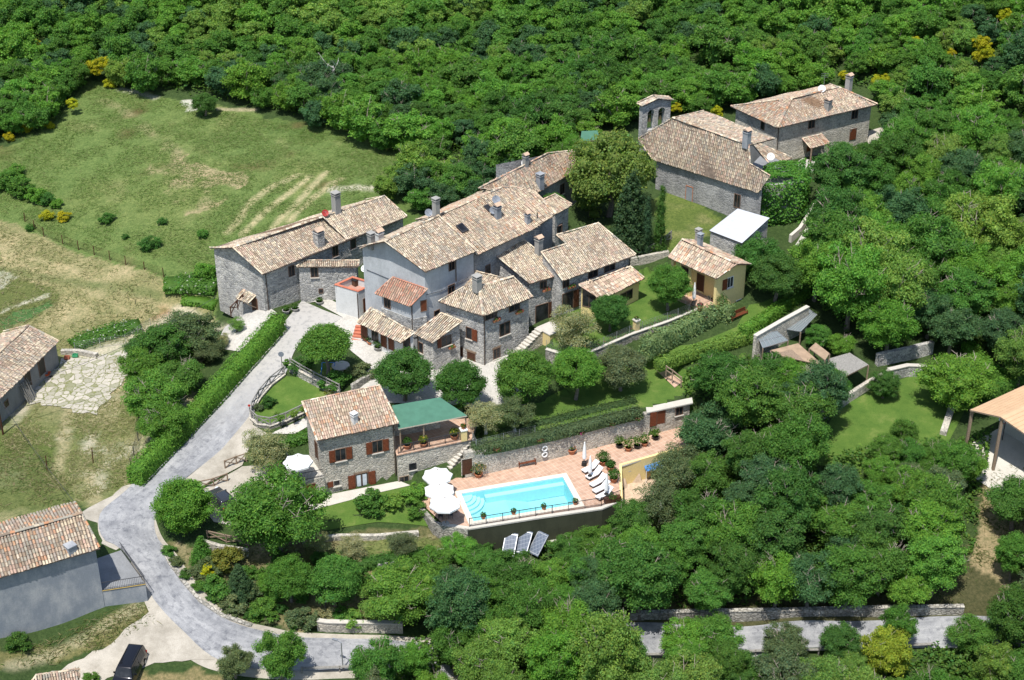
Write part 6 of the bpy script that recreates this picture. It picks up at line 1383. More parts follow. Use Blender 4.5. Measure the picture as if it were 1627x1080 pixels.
dish(spot(517, 345, 12.1), 'dark red satellite dish on the long farmhouse ridge', .42, REDDISH); dish(spot(681, 345, 16.6), 'dark grey satellite dish by the round chimney of the tall grey house', .45, DGREY); dish(spot(788, 324, 16.2), 'grey satellite dish high on the row house roof', .5, DGREY); dish(spot(783, 341, 15.6), 'grey satellite dish beside the small tile capped chimney', .42, DGREY)
dish(spot(834, 266, 15.5), 'white satellite dish in front of a tile capped chimney at the upper row', .5); dish(spot(1224, 255, 12.6), 'white satellite dish on the church lean-to', .5, az=-100); dish(spot(1305, 147, 16.8), 'white satellite dish on the far stone house roof', .5, az=-100); dish(spot(579.5, 433, 8.6), 'white satellite dish at the roof terrace corner', .42, az=-120)
def mast(p, hh, label): t = thing('antenna_mast', label, 'antenna', tuple(p)); mb = MB(); P_ = Vector(p); mb.tube([P_, P_ + Vector((0, 0, hh))], [.03, .02], 6); mb.build('pole', GALV, t); mb = MB(); [mb.bar(P_ + Vector((-.5, 0, hh - .1 - k * .25)), P_ + Vector((.5, 0, hh - .1 - k * .25)), .02) for k in range(3)]; mb.build('aerial', GALV, t)
mast(spot(1308, 145, 16.9), 2.6, 'thin antenna mast on the far stone house roof'); mast(spot(850, 405, 10.6), 3.2, 'thin galvanised pole beside the cottage chimney'); mast(spot(787, 322, 16.3), 1.8, 'thin antenna above the grey dish on the row house')
def car(loc, rot, mat, label, L=4.0, W=1.72, H=1.5, van=False):
    t = thing('parked_car', label, 'car', (0, 0, 0)); hw = W / 2
    if van: prof = [(-L/2, .35), (-L/2 - .02, .9), (-L/2 + .12, H - .12), (-L/2 + .35, H), (L/2 - 1.55, H), (L/2 - 1.25, H - .05), (L/2 - .75, 1.05), (L/2 - .12, .92), (L/2, .55), (L/2 - .03, .3)]
    else: prof = [(-L/2, .4), (-L/2 - .02, .85), (-L/2 + .18, 1.0), (-L/2 + .55, H - .05), (-L/2 + .9, H), (L/2 - 1.9, H - .02), (L/2 - 1.1, 1.0), (L/2 - .2, .85), (L/2, .6), (L/2 - .03, .3)]
    mb = MB(); ins_ = lambda z: hw - max(0, (z - .85)) * .28
    l = [Vector((x, ins_(z), z)) for x, z in prof]; r_ = [Vector((x, -ins_(z), z)) for x, z in prof]; n = len(prof)
    for i in range(n - 1): mb.poly([l[i], r_[i], r_[i + 1], l[i + 1]][::-1])
    mb.poly([l[0], l[-1], r_[-1], r_[0]]); mb.poly(l[::-1]); mb.poly(r_); body = mb.build('body', mat, t)
    bm = bmesh.new(); bm.from_mesh(body.data); bmesh.ops.remove_doubles(bm, verts=bm.verts[:], dist=1e-4); bmesh.ops.recalc_face_normals(bm, faces=bm.faces[:]); bmesh.ops.bevel(bm, geom=bm.edges[:], offset=.07, segments=2, affect='EDGES', profile=.6); bm.to_mesh(body.data); bm.free(); body.data.polygons.foreach_set('use_smooth', [True] * len(body.data.polygons))
    def quad(nm, i, j, t0, t1, shr, m): # glass laid on the body between two profile points
        a, b = Vector((prof[i][0], 0, prof[i][1])), Vector((prof[j][0], 0, prof[j][1])); d = b - a; nrm = Vector((-d.z, 0, d.x)).normalized(); nrm = nrm if nrm.z > 0 or abs(nrm.z) < .2 else -nrm
        p0, p1 = a + d * t0, a + d * t1; mb = MB(); y0, y1 = ins_(p0.z) * shr, ins_(p1.z) * shr; o_ = nrm * .012
        if not van and nrm.z < 0: o_ = -o_
        mb.poly([p0 + Vector((0, y0, 0)) + o_, p0 - Vector((0, y0, 0)) + o_, p1 - Vector((0, y1, 0)) + o_, p1 + Vector((0, y1, 0)) + o_]); mb.build(nm, m, t)
    if van: quad('windscreen', 5, 6, .1, .92, .86, GLASS); quad('rear_window', 1, 2, .25, .9, .82, GLASS); xs = (-L/2 + .5, L/2 - 1.2); wz = (1.0, H - .18)
    else: quad('windscreen', 5, 6, .1, .92, .86, GLASS); quad('rear_window', 2, 3, .1, .9, .84, GLASS); xs = (-L/2 + .75, L/2 - 1.65); wz = (.98, H - .12)
    for s_ in (-1, 1):
        for k in range(2):
            a, b = xs[0] + (xs[1] - xs[0]) * (k * .5 + .02), xs[0] + (xs[1] - xs[0]) * (k * .5 + .48); mb = MB(); y0, y1 = (ins_(wz[0]) + .012) * s_, (ins_(wz[1]) + .012) * s_; sk = .42 if k == 1 else 0
            q = [(a, y0, wz[0]), (b + sk, y0, wz[0]), (b, y1, wz[1]), (a, y1, wz[1])]; mb.poly(q if s_ < 0 else q[::-1]); mb.build('side_window', GLASS, t)
        mb = MB(); mb.box((L/2 - .06, s_ * (hw - .28), .72), (.14, .32, .16)); mb.build('headlight', CURTAIN, t); mb = MB(); mb.box((-L/2 + .02, s_ * (hw - .14), .85), (.1, .18, .35)); mb.build('tail_light', REDPAINT, t)
        mb = MB(); mb.box((L/2 - 1.35, s_ * (hw + .06), 1.02), (.1, .2, .14)); mb.build('mirror', mat, t)
        for x in (-L/2 + .75, L/2 - .8):
            mb = MB(); mb.tube([(x, s_ * (hw - .2), .31), (x, s_ * (hw + .01), .31)], [.31, .31], 18); w_ = mb.build('wheel', BLACK, t); mb = MB(); mb.tube([(x, s_ * (hw - .02), .31), (x, s_ * (hw + .022), .31)], [.19, .19], 12); mb.build('rim', GALV, w_)
    mb = MB()
    for s_ in (-1, 1): mb.bar((-L/2 + .9, s_ * (ins_(H) - .08), H + .03), (L/2 - 2, s_ * (ins_(H) - .08), H + .03), .04)
    mb.build('roof_rail', BLACK, t); t.location = loc; t.rotation_euler.z = rot; return t
g = onground(352, 803); car((g.x, g.y, g.z + .11), R(128), CARGREY, 'dark grey hatchback parked on the pale gravel beside the big front tree'); g = onground(207, 1073); car((g.x, g.y, g.z + .07), R(-98), CARBLACK, 'black people carrier parked at the bottom edge on the pale gravel', 4.6, 1.85, 1.85, van=True)
def post_sign(p, label, h=2.2, r=.3, mat=IRON, face=GALV, name='round_sign', cat='sign'):
    t = thing(name, label, cat, tuple(p)); mb = MB(); P_ = Vector(p); mb.tube([P_, P_ + Vector((0, 0, h))], [.04, .04], 8); mb.build('pole', mat, t); mb = MB(); c = P_ + Vector((0, -.03, h)); mb.tube([c, c + Vector((0, -.05, 0))], [r, r], 18); mb.build('face', face, t)
post_sign(onground(449, 592), 'dark round traffic mirror on a post at the top of the round garden', 2.4, .32, face=DGREY, name='traffic_mirror', cat='mirror'); post_sign(onground(518, 978) + Vector((0, 0, .3)), 'small round sign on a post beside the bottom road', 1.6, .22, face=CURTAIN); post_sign(onground(397, 655), 'small red reflector on a short post at the road edge', .9, .14, face=REDPAINT, name='reflector_post')
def lamp(p, label, h=6):
    t = thing('street_lamp', label, 'street lamp', tuple(p)); P_ = Vector(p); mb = MB(); mb.tube([P_, P_ + Vector((0, 0, h))], [.07, .05], 8); mb.build('pole', GALV, t); mb = MB(); mb.bar(P_ + Vector((0, 0, h)), P_ + Vector((-.5, .3, h + .1)), .06); mb.box(tuple(P_ + Vector((-.6, .36, h + .08))), (.5, .22, .1), R(-30)); mb.build('lamp_head', GALV, t)
lamp(onground(545, 1064), 'thin grey street lamp beside the bottom road', 3.2)
def pole(p, h, label): t = thing('utility_pole', label, 'utility pole', tuple(p)); P_ = Vector(p); mb = MB(); mb.tube([P_ - Vector((0, 0, .5)), P_ + Vector((0, 0, h))], [.12, .08], 8); mb.build('shaft', WOOD_DARK, t); mb = MB(); mb.bar(P_ + Vector((-.5, 0, h - .2)), P_ + Vector((.5, 0, h - .2)), .08); mb.build('crossarm', OAK, t); return P_ + Vector((0, 0, h - .15))
pA = pole(onground(5, 690), 5.5, 'dark wooden utility pole in front of the long shed')
def cable(a, b, sag, label): mb = MB(); a, b = Vector(a), Vector(b); pts = [a.lerp(b, k / 16) - Vector((0, 0, sag * 4 * (k / 16) * (1 - k / 16))) for k in range(17)]; mb.tube(pts, [.022] * 17, 5); tag(mb.build('overhead_cable', IRON), label, 'cable')
cable(pA, spot(120, 800, 6.5), .5, 'overhead cable from the utility pole down to the roadside house'); cable(pA, spot(345, 470, 8.5), 1.2, 'overhead cable from the utility pole to the farmhouse gable')
# round table and play swing under the plane tree
g = onground(542, 590); t = thing('stone_table', 'round white stone table in the shade of the plane tree', 'table', tuple(g)); mb = MB(); mb.lathe(g + Vector((0, 0, .7)), [(.95, 0), (1.0, .04), (.98, .1), (.0, .1)], 24); mb.build('table_top', SILL, t); mb = MB(); mb.lathe(g, [(.3, 0), (.22, .3), (.28, .7)], 12); mb.build('pedestal', SILL, t)
g = onground(523, 592); t = thing('child_swing', 'small blue toddler swing frame with yellow seat under the plane tree', 'swing', tuple(g)); mb = MB()
for x in (-.7, .7): mb.bar(g + Vector((x - .15, -.5, 0)), g + Vector((x, 0, 1.3)), .06); mb.bar(g + Vector((x - .15, .5, 0)), g + Vector((x, 0, 1.3)), .06)
mb.bar(g + Vector((-.7, 0, 1.3)), g + Vector((.7, 0, 1.3)), .06); mb.build('frame', BLUE, t); mb = MB(); mb.box(tuple(g + Vector((.1, 0, .45))), (.4, .4, .2)); mb.bar(g + Vector((-.1, 0, .5)), g + Vector((-.1, 0, 1.3)), .02); mb.bar(g + Vector((.3, 0, .5)), g + Vector((.3, 0, 1.3)), .02); mb.build('seat', plain('yellow plastic', (.6, .42, .03), .5), t)
g = onground(73, 600); t = thing('wheelbarrow', 'orange red wheelbarrow by the long shed door', 'wheelbarrow', tuple(g)); mb = MB(); c = g + Vector((0, 0, .45)); V = [c + Vector(p) for p in ((-.3,-.2,-.15),(.3,-.2,-.15),(.3,.2,-.15),(-.3,.2,-.15),(-.55,-.35,.2),(.6,-.35,.2),(.6,.35,.2),(-.55,.35,.2))]; mb.mesh(V, ((0,3,2,1),(0,1,5,4),(1,2,6,5),(2,3,7,6),(3,0,4,7))); mb.build('tray', plain('orange paint', (.55, .10, .03), .5), t); mb = MB(); mb.tube([g + Vector((.65, -.05, .18)), g + Vector((.65, .05, .18))], [.18, .18], 14); mb.build('wheel', BLACK, t); mb = MB()
for y in (-.25, .25): mb.bar(g + Vector((.65, y * .3, .2)), g + Vector((-1.0, y * 1.3, .55)), .04); mb.bar(g + Vector((-.3, y, .35)), g + Vector((-.4, y, 0)), .04)
mb.build('frame', IRON, t)
for px, py, nm, mt, lb in ((107, 571, 'crate', MATS['red coping tile'], 'red plastic crate in front of the yard wall by the long shed'), (120, 568, 'crate', plain('green plastic', (.05, .30, .14), .5), 'green plastic crate in front of the yard wall by the long shed')):
    g = onground(px, py); t = thing(nm, lb, 'crate', tuple(g)); mb = MB()
    for c, s in (((0, 0, .05), (.6, .45, .05)), ((-.29, 0, .2), (.03, .45, .34)), ((.29, 0, .2), (.03, .45, .34)), ((0, -.21, .2), (.56, .03, .34)), ((0, .21, .2), (.56, .03, .34))): mb.box((g.x + c[0], g.y + c[1], g.z + .09 + c[2]), s)
    mb.build('shell', mt, t)
rw = gpoly([(98,562),(125,562),(155,568)]); wall_run('yard_wall', 'low pale rubble wall between the long shed and the bean rows', rw, [p.z - .3 for p in rw], [p.z + .55 for p in rw], .5, STONE_WARM)
# basketball hoop at the barn
g = onground(1592, 700); t = thing('basketball_hoop', 'basketball backboard with red hoop under the open barn roof', 'basketball hoop', tuple(g)); mb = MB(); mb.tube([g, g + Vector((0, 0, 2.6))], [.06, .06], 8); mb.build('pole', IRON, t); mb = MB(); mb.box(tuple(g + Vector((-.15, -.15, 2.9))), (1.2, .06, .85), R(-30)); mb.build('backboard', CURTAIN, t); mb = MB(); c = g + Vector((-.4, -.5, 2.65)); pts = [c + Vector((math.cos(k * math.pi / 8) * .25, math.sin(k * math.pi / 8) * .25, 0)) for k in range(17)]; mb.tube(pts, [.025] * 17, 6); mb.build('rim', REDPAINT, t)

# ------------------------------------------------------------------ vegetation
def ico():
    bm = bmesh.new(); bmesh.ops.create_icosphere(bm, subdivisions=1, radius=1.0); V = np.array([v.co[:] for v in bm.verts]); F = np.array([[v.index for v in f.verts] for f in bm.faces]); bm.free(); return V, F
ICV, ICF = ico()
def clumps(shape, K, rng):
    out = []
    for k in range(K):
        if shape == 'round':
            d = rnd_dirs(1, rng)[0]; d[2] = abs(d[2]) * 1.0 - .35 if rng.random() < .75 else d[2]; d /= np.linalg.norm(d); r = rng.uniform(.17, .33); out.append((d * (1 - r) * rng.uniform(.80, 1.04) * (1.14 if rng.random() < .13 else 1), r))
        elif shape == 'dome':
            a = rng.uniform(0, 6.283); q = math.sqrt(rng.random()); z = (1 - q * q) * .75 - .15 + rng.uniform(-.15, .1); r = rng.uniform(.16, .30); out.append((np.array([math.cos(a) * q * .78, math.sin(a) * q * .78, z]), r))
        elif shape == 'cone':
            t = (k + .5) / K; z = -.95 + 1.85 * t; w_ = .62 * (1 - t) ** .8 + .04; a = k * 2.4 + rng.uniform(-.3, .3); r = .12 + .22 * (1 - t); out.append((np.array([math.cos(a) * w_, math.sin(a) * w_, z]), r))
        elif shape == 'column':
            t = (k + .5) / K; z = -.9 + 1.75 * t; a = rng.uniform(0, 6.283); w_ = .22 * math.sin(min(1, (1 - t) * 1.4 + .08) * 1.57); out.append((np.array([math.cos(a) * w_ * .55, math.sin(a) * w_ * .55, z]), .10 + w_ * .6))
        elif shape == 'loose':
            d = rnd_dirs(1, rng)[0]; r = rng.uniform(.14, .26); out.append((d * rng.uniform(.25, .86), r))
        elif shape == 'ragged':
            d = rnd_dirs(1, rng)[0]; d[2] = d[2] * .9 + .1; r = rng.uniform(.15, .32); out.append((d * (1.05 - r) * rng.uniform(.55, 1.14), r))
    return out
def crown_arrays(shape, K, N, s, seed, core=.74, flat=1.0, warm=.16, droop=0.0):
    rng = np.random.default_rng(seed); cl = clumps(shape, K, rng); w_ = np.array([r * r for c, r in cl]); w_ /= w_.sum(); cnt = rng.multinomial(N, w_); Cs, Ns, Ts = [], [], []; ex = []
    for (c, r), n in zip(cl, cnt):
        d = rnd_dirs(n, rng); d[:, 2] = np.where(rng.random(n) < .75, np.abs(d[:, 2]), d[:, 2]); p = c + d * r * rng.uniform(.62, 1.26, (n, 1)) * np.array([1, 1, .85])
        nor = d * .42 + np.array([0, 0, .60 - droop]) + rng.normal(size=(n, 3)) * .50; nor /= np.linalg.norm(nor, axis=1, keepdims=True) + 1e-9
        Cs.append(p); Ns.append(nor); Ts.append(tones(n, rng, .66, 1.36, warm) * rng.uniform(.86, 1.14))
        if core:
            jit = 1 + rng.normal(size=(len(ICV), 1)) * .10; ex.append((c + ICV * r * core * jit * np.array([1, 1, .85]), ICF, tones(len(ICF), rng, .7, 1.1, warm)))
    C, Nn, T = np.concatenate(Cs), np.concatenate(Ns), np.concatenate(Ts); C[:, 2] *= flat
    V, F, T = leaf_quads(C, Nn, s * rng.uniform(.6, 1.3, len(C)), rng, T)
    EX = None
    if ex:
        off = 0; EV, EF, ET = [], [], []
        for v, f, t in ex: v = v.copy(); v[:, 2] *= flat; EV.append(v); EF.append(f + off); ET.append(t); off += len(v)
        EX = (np.concatenate(EV), np.concatenate(EF), np.concatenate(ET))
    return V, F, T, EX
def trunk_mb(h, r, seed, spread=.5, top=.6, col=(1, 1, 1), limbs=5):
    rg = random.Random(seed); mb = MB(); mb.tube([(0, 0, -.4), (0, 0, .05), (rg.uniform(-.06, .06), rg.uniform(-.06, .06), h * .5), (rg.uniform(-.1, .1), rg.uniform(-.1, .1), h), (0, 0, h + top * .7)], [r * 1.35, r * 1.1, r * .85, r * .7, r * .25], 8, 0, col)
    for k in range(limbs):
        a = k * 6.283 / limbs + rg.uniform(-.4, .4); z0 = h * rg.uniform(.7, 1.0); e = Vector((math.cos(a) * spread, math.sin(a) * spread, z0 + top * rg.uniform(.5, 1.0))); m_ = Vector((math.cos(a) * spread * .45, math.sin(a) * spread * .45, z0 + top * .25))
        mb.tube([(0, 0, z0), m_, e], [r * .5, r * .36, r * .12], 6, 0, col)
    return mb
VAR = {}
def twigs(kind, idx):
    """bare limbs reaching the outside of a crown"""
    if kind not in ('mid', 'oak', 'far'): return []
    rg = random.Random(idx * 5 + len(kind)); mb = MB()
    for k in range(9 if kind != 'far' else 4):
        a = rg.uniform(0, 6.283); e = rg.uniform(.1, 1.2); L = rg.uniform(.9, 1.08); d = Vector((math.cos(a) * math.cos(e), math.sin(a) * math.cos(e), math.sin(e) * .9)); q = d * L; m_ = q * .55 + Vector((rg.uniform(-.1, .1), rg.uniform(-.1, .1), -.12))
        mb.tube([Vector((0, 0, -.6)), m_, q], [.03, .018, .006], 4, cap=False)
        for j in range(3): s_ = m_.lerp(q, rg.uniform(.2, .9)); mb.tube([s_, s_ + Vector((rg.uniform(-.18, .18), rg.uniform(-.18, .18), rg.uniform(.05, .22)))], [.010, .004], 3, cap=False)
    return [(np.array(mb.v), np.array(mb.f), np.full((len(mb.f), 3), 2.0), 1)]
def variant(kind, idx):
    """crown and trunk meshes of unit radius, built once per variant and shared"""
    if (kind, idx) in VAR: return VAR[(kind, idx)]
    sp = {'near': ('round', 80, 22000, .0265), 'mid': ('ragged', 74, 21000, .0285), 'far': ('ragged', 50, 8200, .043), 'lite': ('ragged', 38, 4300, .054), 'dome': ('dome', 70, 15000, .031), 'cone': ('cone', 54, 7500, .040), 'column': ('column', 30, 5000, .030), 'loose': ('loose', 80, 14000, .026), 'oak': ('ragged', 105, 26000, .025), 'pine': ('round', 110, 16000, .031), 'shrub': ('ragged', 34, 3200, .062)}[kind]
    V, F, T, EX = crown_arrays(*sp, seed=1000 + idx * 13 + len(kind), core=.0 if kind == 'loose' else .68, flat={'dome': .8, 'cone': 1.6, 'column': 3.2, 'oak': .85}.get(kind, .92))
    o = leaf_obj('crown', V, F, T, None, extra=None if EX is None else [(EX[0], EX[1], EX[2], 0)] + twigs(kind, idx)); me = o.data; bpy.data.objects.remove(o)
    tm = {}
    VAR[(kind, idx)] = me; return me
TRK = {}
def trunk_mesh(kind, idx, pale=False):
    k = (kind, idx, pale)
    if k not in TRK:
        hz = {'cone': 1.6, 'column': 1.5}.get(kind, .75); o = trunk_mb(hz, .075, idx, spread=.5 if kind not in ('cone', 'column') else .1, top=.6, limbs=6).build('trunk', BARK_PALE if pale else BARK); TRK[k] = o.data; bpy.data.objects.remove(o)
    return TRK[k]
COLS = {'dark': (0.051, 0.124, 0.025), 'deep': (0.068, 0.159, 0.030), 'mid': (0.089, 0.198, 0.032), 'fresh': (0.123, 0.257, 0.036), 'light': (0.160, 0.263, 0.050), 'olive': (0.290, 0.288, 0.145), 'grey': (0.123, 0.164, 0.070), 'yellow': (0.400, 0.370, 0.018), 'variegated': (0.182, 0.257, 0.103), 'pine': (0.131, 0.201, 0.041), 'spruce': (0.047, 0.098, 0.039), 'bluish': (0.065, 0.142, 0.053)}
def tree_at(name, label, base, Rr, kind='mid', col='mid', hc=None, asp=1.0, group=None, parts=True, rot=None, cat='tree', idx=None, pale=False, jitter=.10):
    idx = random.randrange(5) if idx is None else idx; rot = random.uniform(0, 6.283) if rot is None else rot
    c = np.array(COLS[col] if isinstance(col, str) else col) * (1 + random.uniform(-jitter, jitter)); c = c * np.array([1 + random.uniform(-jitter, jitter), 1, 1 + random.uniform(-jitter, jitter)])
    vz = {'dome': .75, 'cone': 1.5, 'column': 2.9, 'oak': .8}.get(kind, .9) * asp; hc = Rr * (vz * .9 + .45) if hc is None else hc
    me = variant(kind, idx)
    if parts:
        t = thing(name, label, cat, tuple(base), group); o = link(bpy.data.objects.new('crown', me)); o.parent = t; o.location = (0, 0, hc); o.scale = (Rr, Rr * random.uniform(.92, 1.08), Rr * asp); o.rotation_euler.z = rot; o.color = (*c, 1)
        k = link(bpy.data.objects.new('trunk', trunk_mesh(kind, idx % 3, pale))); k.parent = t; s_ = hc / 1.05; k.scale = (Rr * .95, Rr * .95, s_ / (1.0 if kind not in ('cone', 'column') else 1.4)); k.rotation_euler.z = rot
        return t
    o = link(bpy.data.objects.new(name, me)); o.location = (base[0], base[1], base[2] + hc); o.scale = (Rr, Rr * random.uniform(.9, 1.1), Rr * asp); o.rotation_euler.z = rot; o.color = (*c, 1); return tag(o, label, cat, group)
def place(px, py, rx, vz=.9, extra=.45, hcf=None):
    """base point and radius of a tree whose crown centre is seen at px, py with half width rx"""
    Rr = rx / 15.0
    for _ in range(4):
        hc = Rr * (vz * .9 + extra) if hcf is None else hcf * Rr
        b = onground(px, py, hc); Rr = rx / ppm((b.x, b.y, b.z + hc))
    return b, Rr, hc
VZ = {'dome': .75, 'cone': 1.5, 'column': 2.9, 'oak': .8}
TREES = []
def T(name, label, px, py, rx, kind='near', col='mid', asp=1.0, extra=.45, group=None, **kw):
    rx *= 1.12; b, Rr, hc = place(px, py, rx, VZ.get(kind, .9) * asp, extra - .12); TREES.append((b.x, b.y, Rr)); return tree_at(name, label, b, Rr, kind, col, hc, asp, group, **kw)
# garden trees, one by one
T('plane_tree', 'flat topped dense tree shading the round stone table by the lane', 518, 548, 44, 'dome', 'mid', 1.0, .75)
T('linden_tree', 'round dense tree between the porch and the pool house, leftmost of the courtyard three', 642, 595, 42, 'near', 'deep', .95, .4); T('linden_tree', 'round dense tree above the green roof, middle of the courtyard three', 731, 612, 40, 'near', 'deep', 1.0, .4); T('linden_tree', 'largest round tree right of the stone stair, rightmost of the courtyard three', 832, 600, 45, 'near', 'mid', 1.05, .4)
T('maple_tree', 'bright green dense tree with dark trunk on the lawn above the poolside wall', 916, 588, 38, 'near', 'fresh', .9, .7); T('garden_tree', 'grey green tree at the left end of the tall variegated hedge', 987, 585, 38, 'near', 'grey', 1.0, .3); T('olive_tree', 'round silvery olive in front of the cream porch', 909, 520, 41, 'loose', 'olive', .9, .3, pale=True)
T('garden_tree', 'small dark round tree on the lawn by the cream porch', 970, 494, 29, 'near', 'deep', .95, .5); T('magnolia_tree', 'round garden tree with white flowers on the bungalow lawn', 1063, 452, 33, 'near', 'mid', 1.0, .6)
T('grey_olive_tree', 'ragged grey olive with bare branches right of the green roof', 772, 660, 30, 'loose', 'olive', .8, .5, pale=True); T('grey_olive_tree', 'ragged grey olive on the garden bank above the poolside wall', 818, 655, 34, 'loose', 'grey', .8, .45, pale=True); T('olive_tree', 'silvery olive above the parking by the stone pool house', 421, 715, 38, 'loose', 'olive', .95, .3, pale=True)
T('large_tree', 'biggest broad leafed tree in front, spreading over the parked grey car', 438, 815, 69, 'oak', 'mid', 1.0, .4); T('round_tree', 'round bright tree in the road bend left of the parked car', 290, 803, 45, 'near', 'fresh', 1.0, .25)
T('pine_tree', 'tall dense umbrella pine with yellowish crown between the row and the church', 970, 278, 59, 'pine', 'pine', 1.25, .2); T('pine_tree', 'lower leaning pine to the left of the umbrella pine', 938, 312, 28, 'pine', 'pine', .9, .5)
T('spruce_tree', 'dark conical spruce in front of the church wall', 1004, 335, 40, 'cone', 'spruce', 1.0, .1); T('cypress_tree', 'slim dark cypress beside the spruce', 1050, 352, 30, 'column', 'deep', .66, .1); T('cypress_tree', 'second slim cypress in the shade of the spruce', 1028, 362, 24, 'column', 'spruce', .7, .1)
for px, py, rx, k, c in ((300,535,44,'mid','grey'),(262,560,46,'mid','deep'),(232,590,42,'mid','mid'),(245,635,46,'mid','fresh'),(288,598,34,'mid','mid'),(225,560,26,'mid','deep'),(262,672,36,'mid','mid'),(330,555,24,'mid','grey')):
    T('orchard_tree', '%s tree in the clump between the flagstone yard and the long hedge' % {'grey': 'grey green', 'deep': 'dark green', 'mid': 'mid green', 'fresh': 'bright green'}[c], px, py, rx, k, c, .9, .2, group='%s trees left of the long hedge' % c)
for px, py, rx, k, c, asp, lb in ((320,872,20,'cone','mid',.75,'small pointed tree left of the yellow broom in the bend'),(380,922,26,'cone','spruce',.7,'dark conical fir below the yellow broom'),(460,920,37,'near','mid',1.05,'round bushy tree, left of the two above the road wall'),(530,925,42,'near','mid',1.0,'round bushy tree, right of the two above the road wall'),(432,928,20,'mid','fresh',.9,'small light tree between the fir and the round bushy trees'),(640,945,56,'oak','fresh',.8,'wide walnut like tree right of the round bushy trees'),(600,955,32,'mid','light',.9,'pale bushy sapling beside the road sign'),(690,895,28,'mid','mid',.9,'small tree on the bank left of the solar panels'),(728,872,26,'mid','fresh',.8,'leafy fig like tree under the open parasols'),(715,918,22,'mid','grey',.9,'grey green bushy tree below the fig'),(560,868,24,'loose','olive',.8,'bare grey olive on the front bank, left'),(640,862,26,'loose','grey',.8,'bare grey fruit tree on the front bank, right'),(505,862,22,'loose','olive',.8,'small bare olive beside the big front tree'),(1408,1040,40,'mid',(.25,.30,.03),1.1,'yellow green tree in front of the lower road at the bottom'),(445,1040,38,'mid','mid',1.15,'feathery ash like tree in front of the bottom road'),(372,1052,26,'mid','grey',1.1,'small grey green tree at the bottom edge left of the feathery one'),(856,842,11,'mid','fresh',.8,'young bright tree growing between the solar panels'),(905,870,22,'mid','mid',.8,'small tree right of the solar panels'),(1205,408,34,'mid','deep',1.0,'dark tree behind the cream bungalow'),(1235,440,40,'near','deep',.95,'shady tree right of the cream bungalow'),(1520,607,52,'oak','fresh',.85,'broad bright tree on the wide lower lawn'),(1082,740,42,'loose','grey',.85,'silvery open tree behind the plant room'),(1050,800,44,'loose','grey',.9,'grey leaved olive right of the pool deck'),(1140,600,42,'mid','deep',.9,'dark tree over the red paved ramp'),(325,165,18,'near','deep',.95,'single round tree at the far end of the meadow'),(240,300,1,'shrub','mid',1,None)):
    if lb: T('fir_tree' if 'fir' in lb else 'garden_tree', lb, px, py, rx, k, c, asp, .35, pale=(k == 'loose'))
# shrubs
SHL = 1
def SH(label, px, py, rx, col='mid', asp=.8, name='shrub', kind='shrub', group=None, cat='shrub'):
    b, Rr, hc = place(px, py, rx, .9 * asp, -.25); return tree_at(name, label, b, Rr, kind, col, hc, asp, group, parts=False, cat=cat)
for px, py, rx, c, lb in ((590,800,30,'mid','clipped dark laurel mound in front of the pool house door'),(618,800,20,'light','yellow green shrub right of the laurel mound'),(632,795,16,'light','light shrub beside the path to the parasols'),(660,785,22,'fresh','tall green bay shrub left of the white parasols'),(664,812,20,'mid','lower part of the bay hedge left of the white parasols'),(531,608,26,'mid','clipped round shrub in front of the shaded lawn'),(478,582,20,'deep','dark shrub on the lane side of the plane tree'),(458,578,10,'mid','little shrub at the round garden top'),(575,592,22,'grey','spreading grey juniper on the path wall'),(427,640,14,'dark','dark conical shrub on the small round lawn'),(411,648,10,'grey','grey bush at the wall of the small round lawn'),(440,660,8,'light','flowering bush at the rim of the small round lawn'),(355,892,30,(.16,.17,.03),'yellow flowering broom in the inner road bend'),(335,905,20,'yellow','smaller bright yellow broom in the inner road bend'),(345,935,26,'mid','dark trailing shrub on the bank above the road bend'),(370,960,24,'grey','grey trailing shrub on the bank above the kerb'),(420,972,26,'mid','low spreading shrub on the bank below the round bushy trees'),(480,985,26,'grey','grey green shrub spilling over the road wall'),(560,985,22,'light','pale shrub above the road wall'),(395,940,20,'grey','silvery mound beside the dark fir'),(30,1022,22,'deep','dark bush at the foot of the roadside house'),(145,1078,14,'mid','small bush at the bottom edge by the hut'),(75,343,13,'yellow','yellow broom bush, left of the pair by the field fence'),(102,345,13,'yellow','yellow broom bush, right of the pair by the field fence'),(170,348,14,'deep','dark bush on the left meadow'),(238,388,17,'deep','largest dark bush on the meadow near the farmhouse'),(200,376,7,'deep','tiny dark bush on the meadow near the fence'),(322,372,11,'mid','flat bush on the meadow beside the farmhouse roof'),(258,352,9,'deep','small dark bush in the middle of the meadow'),(330,430,18,'fresh','bright bush at the left of the farmhouse gable'),(48,362,9,'deep','dark bush at the upper end of the field fence'),(15,218,12,'yellow','yellow broom at the left edge of the meadow'),(40,205,12,'yellow','second yellow broom at the left edge of the meadow'),(176,132,13,'yellow','yellow broom at the top of the meadow'),(62,195,16,'mid','green bush beside the brooms'),(80,200,9,'yellow','little broom under the green bush'),(1085,490,1,'mid',None)):
    if lb: SH(lb, px, py, rx, c)
for k, (px, py, rx) in enumerate(((10,290,26),(35,300,24),(60,310,20),(25,275,18),(75,318,16),(90,325,12))): SH('dark green thicket bush by the field fence at the left edge', px, py, rx, random.choice(['mid', 'deep', 'fresh']), group='thicket bushes at the left edge')
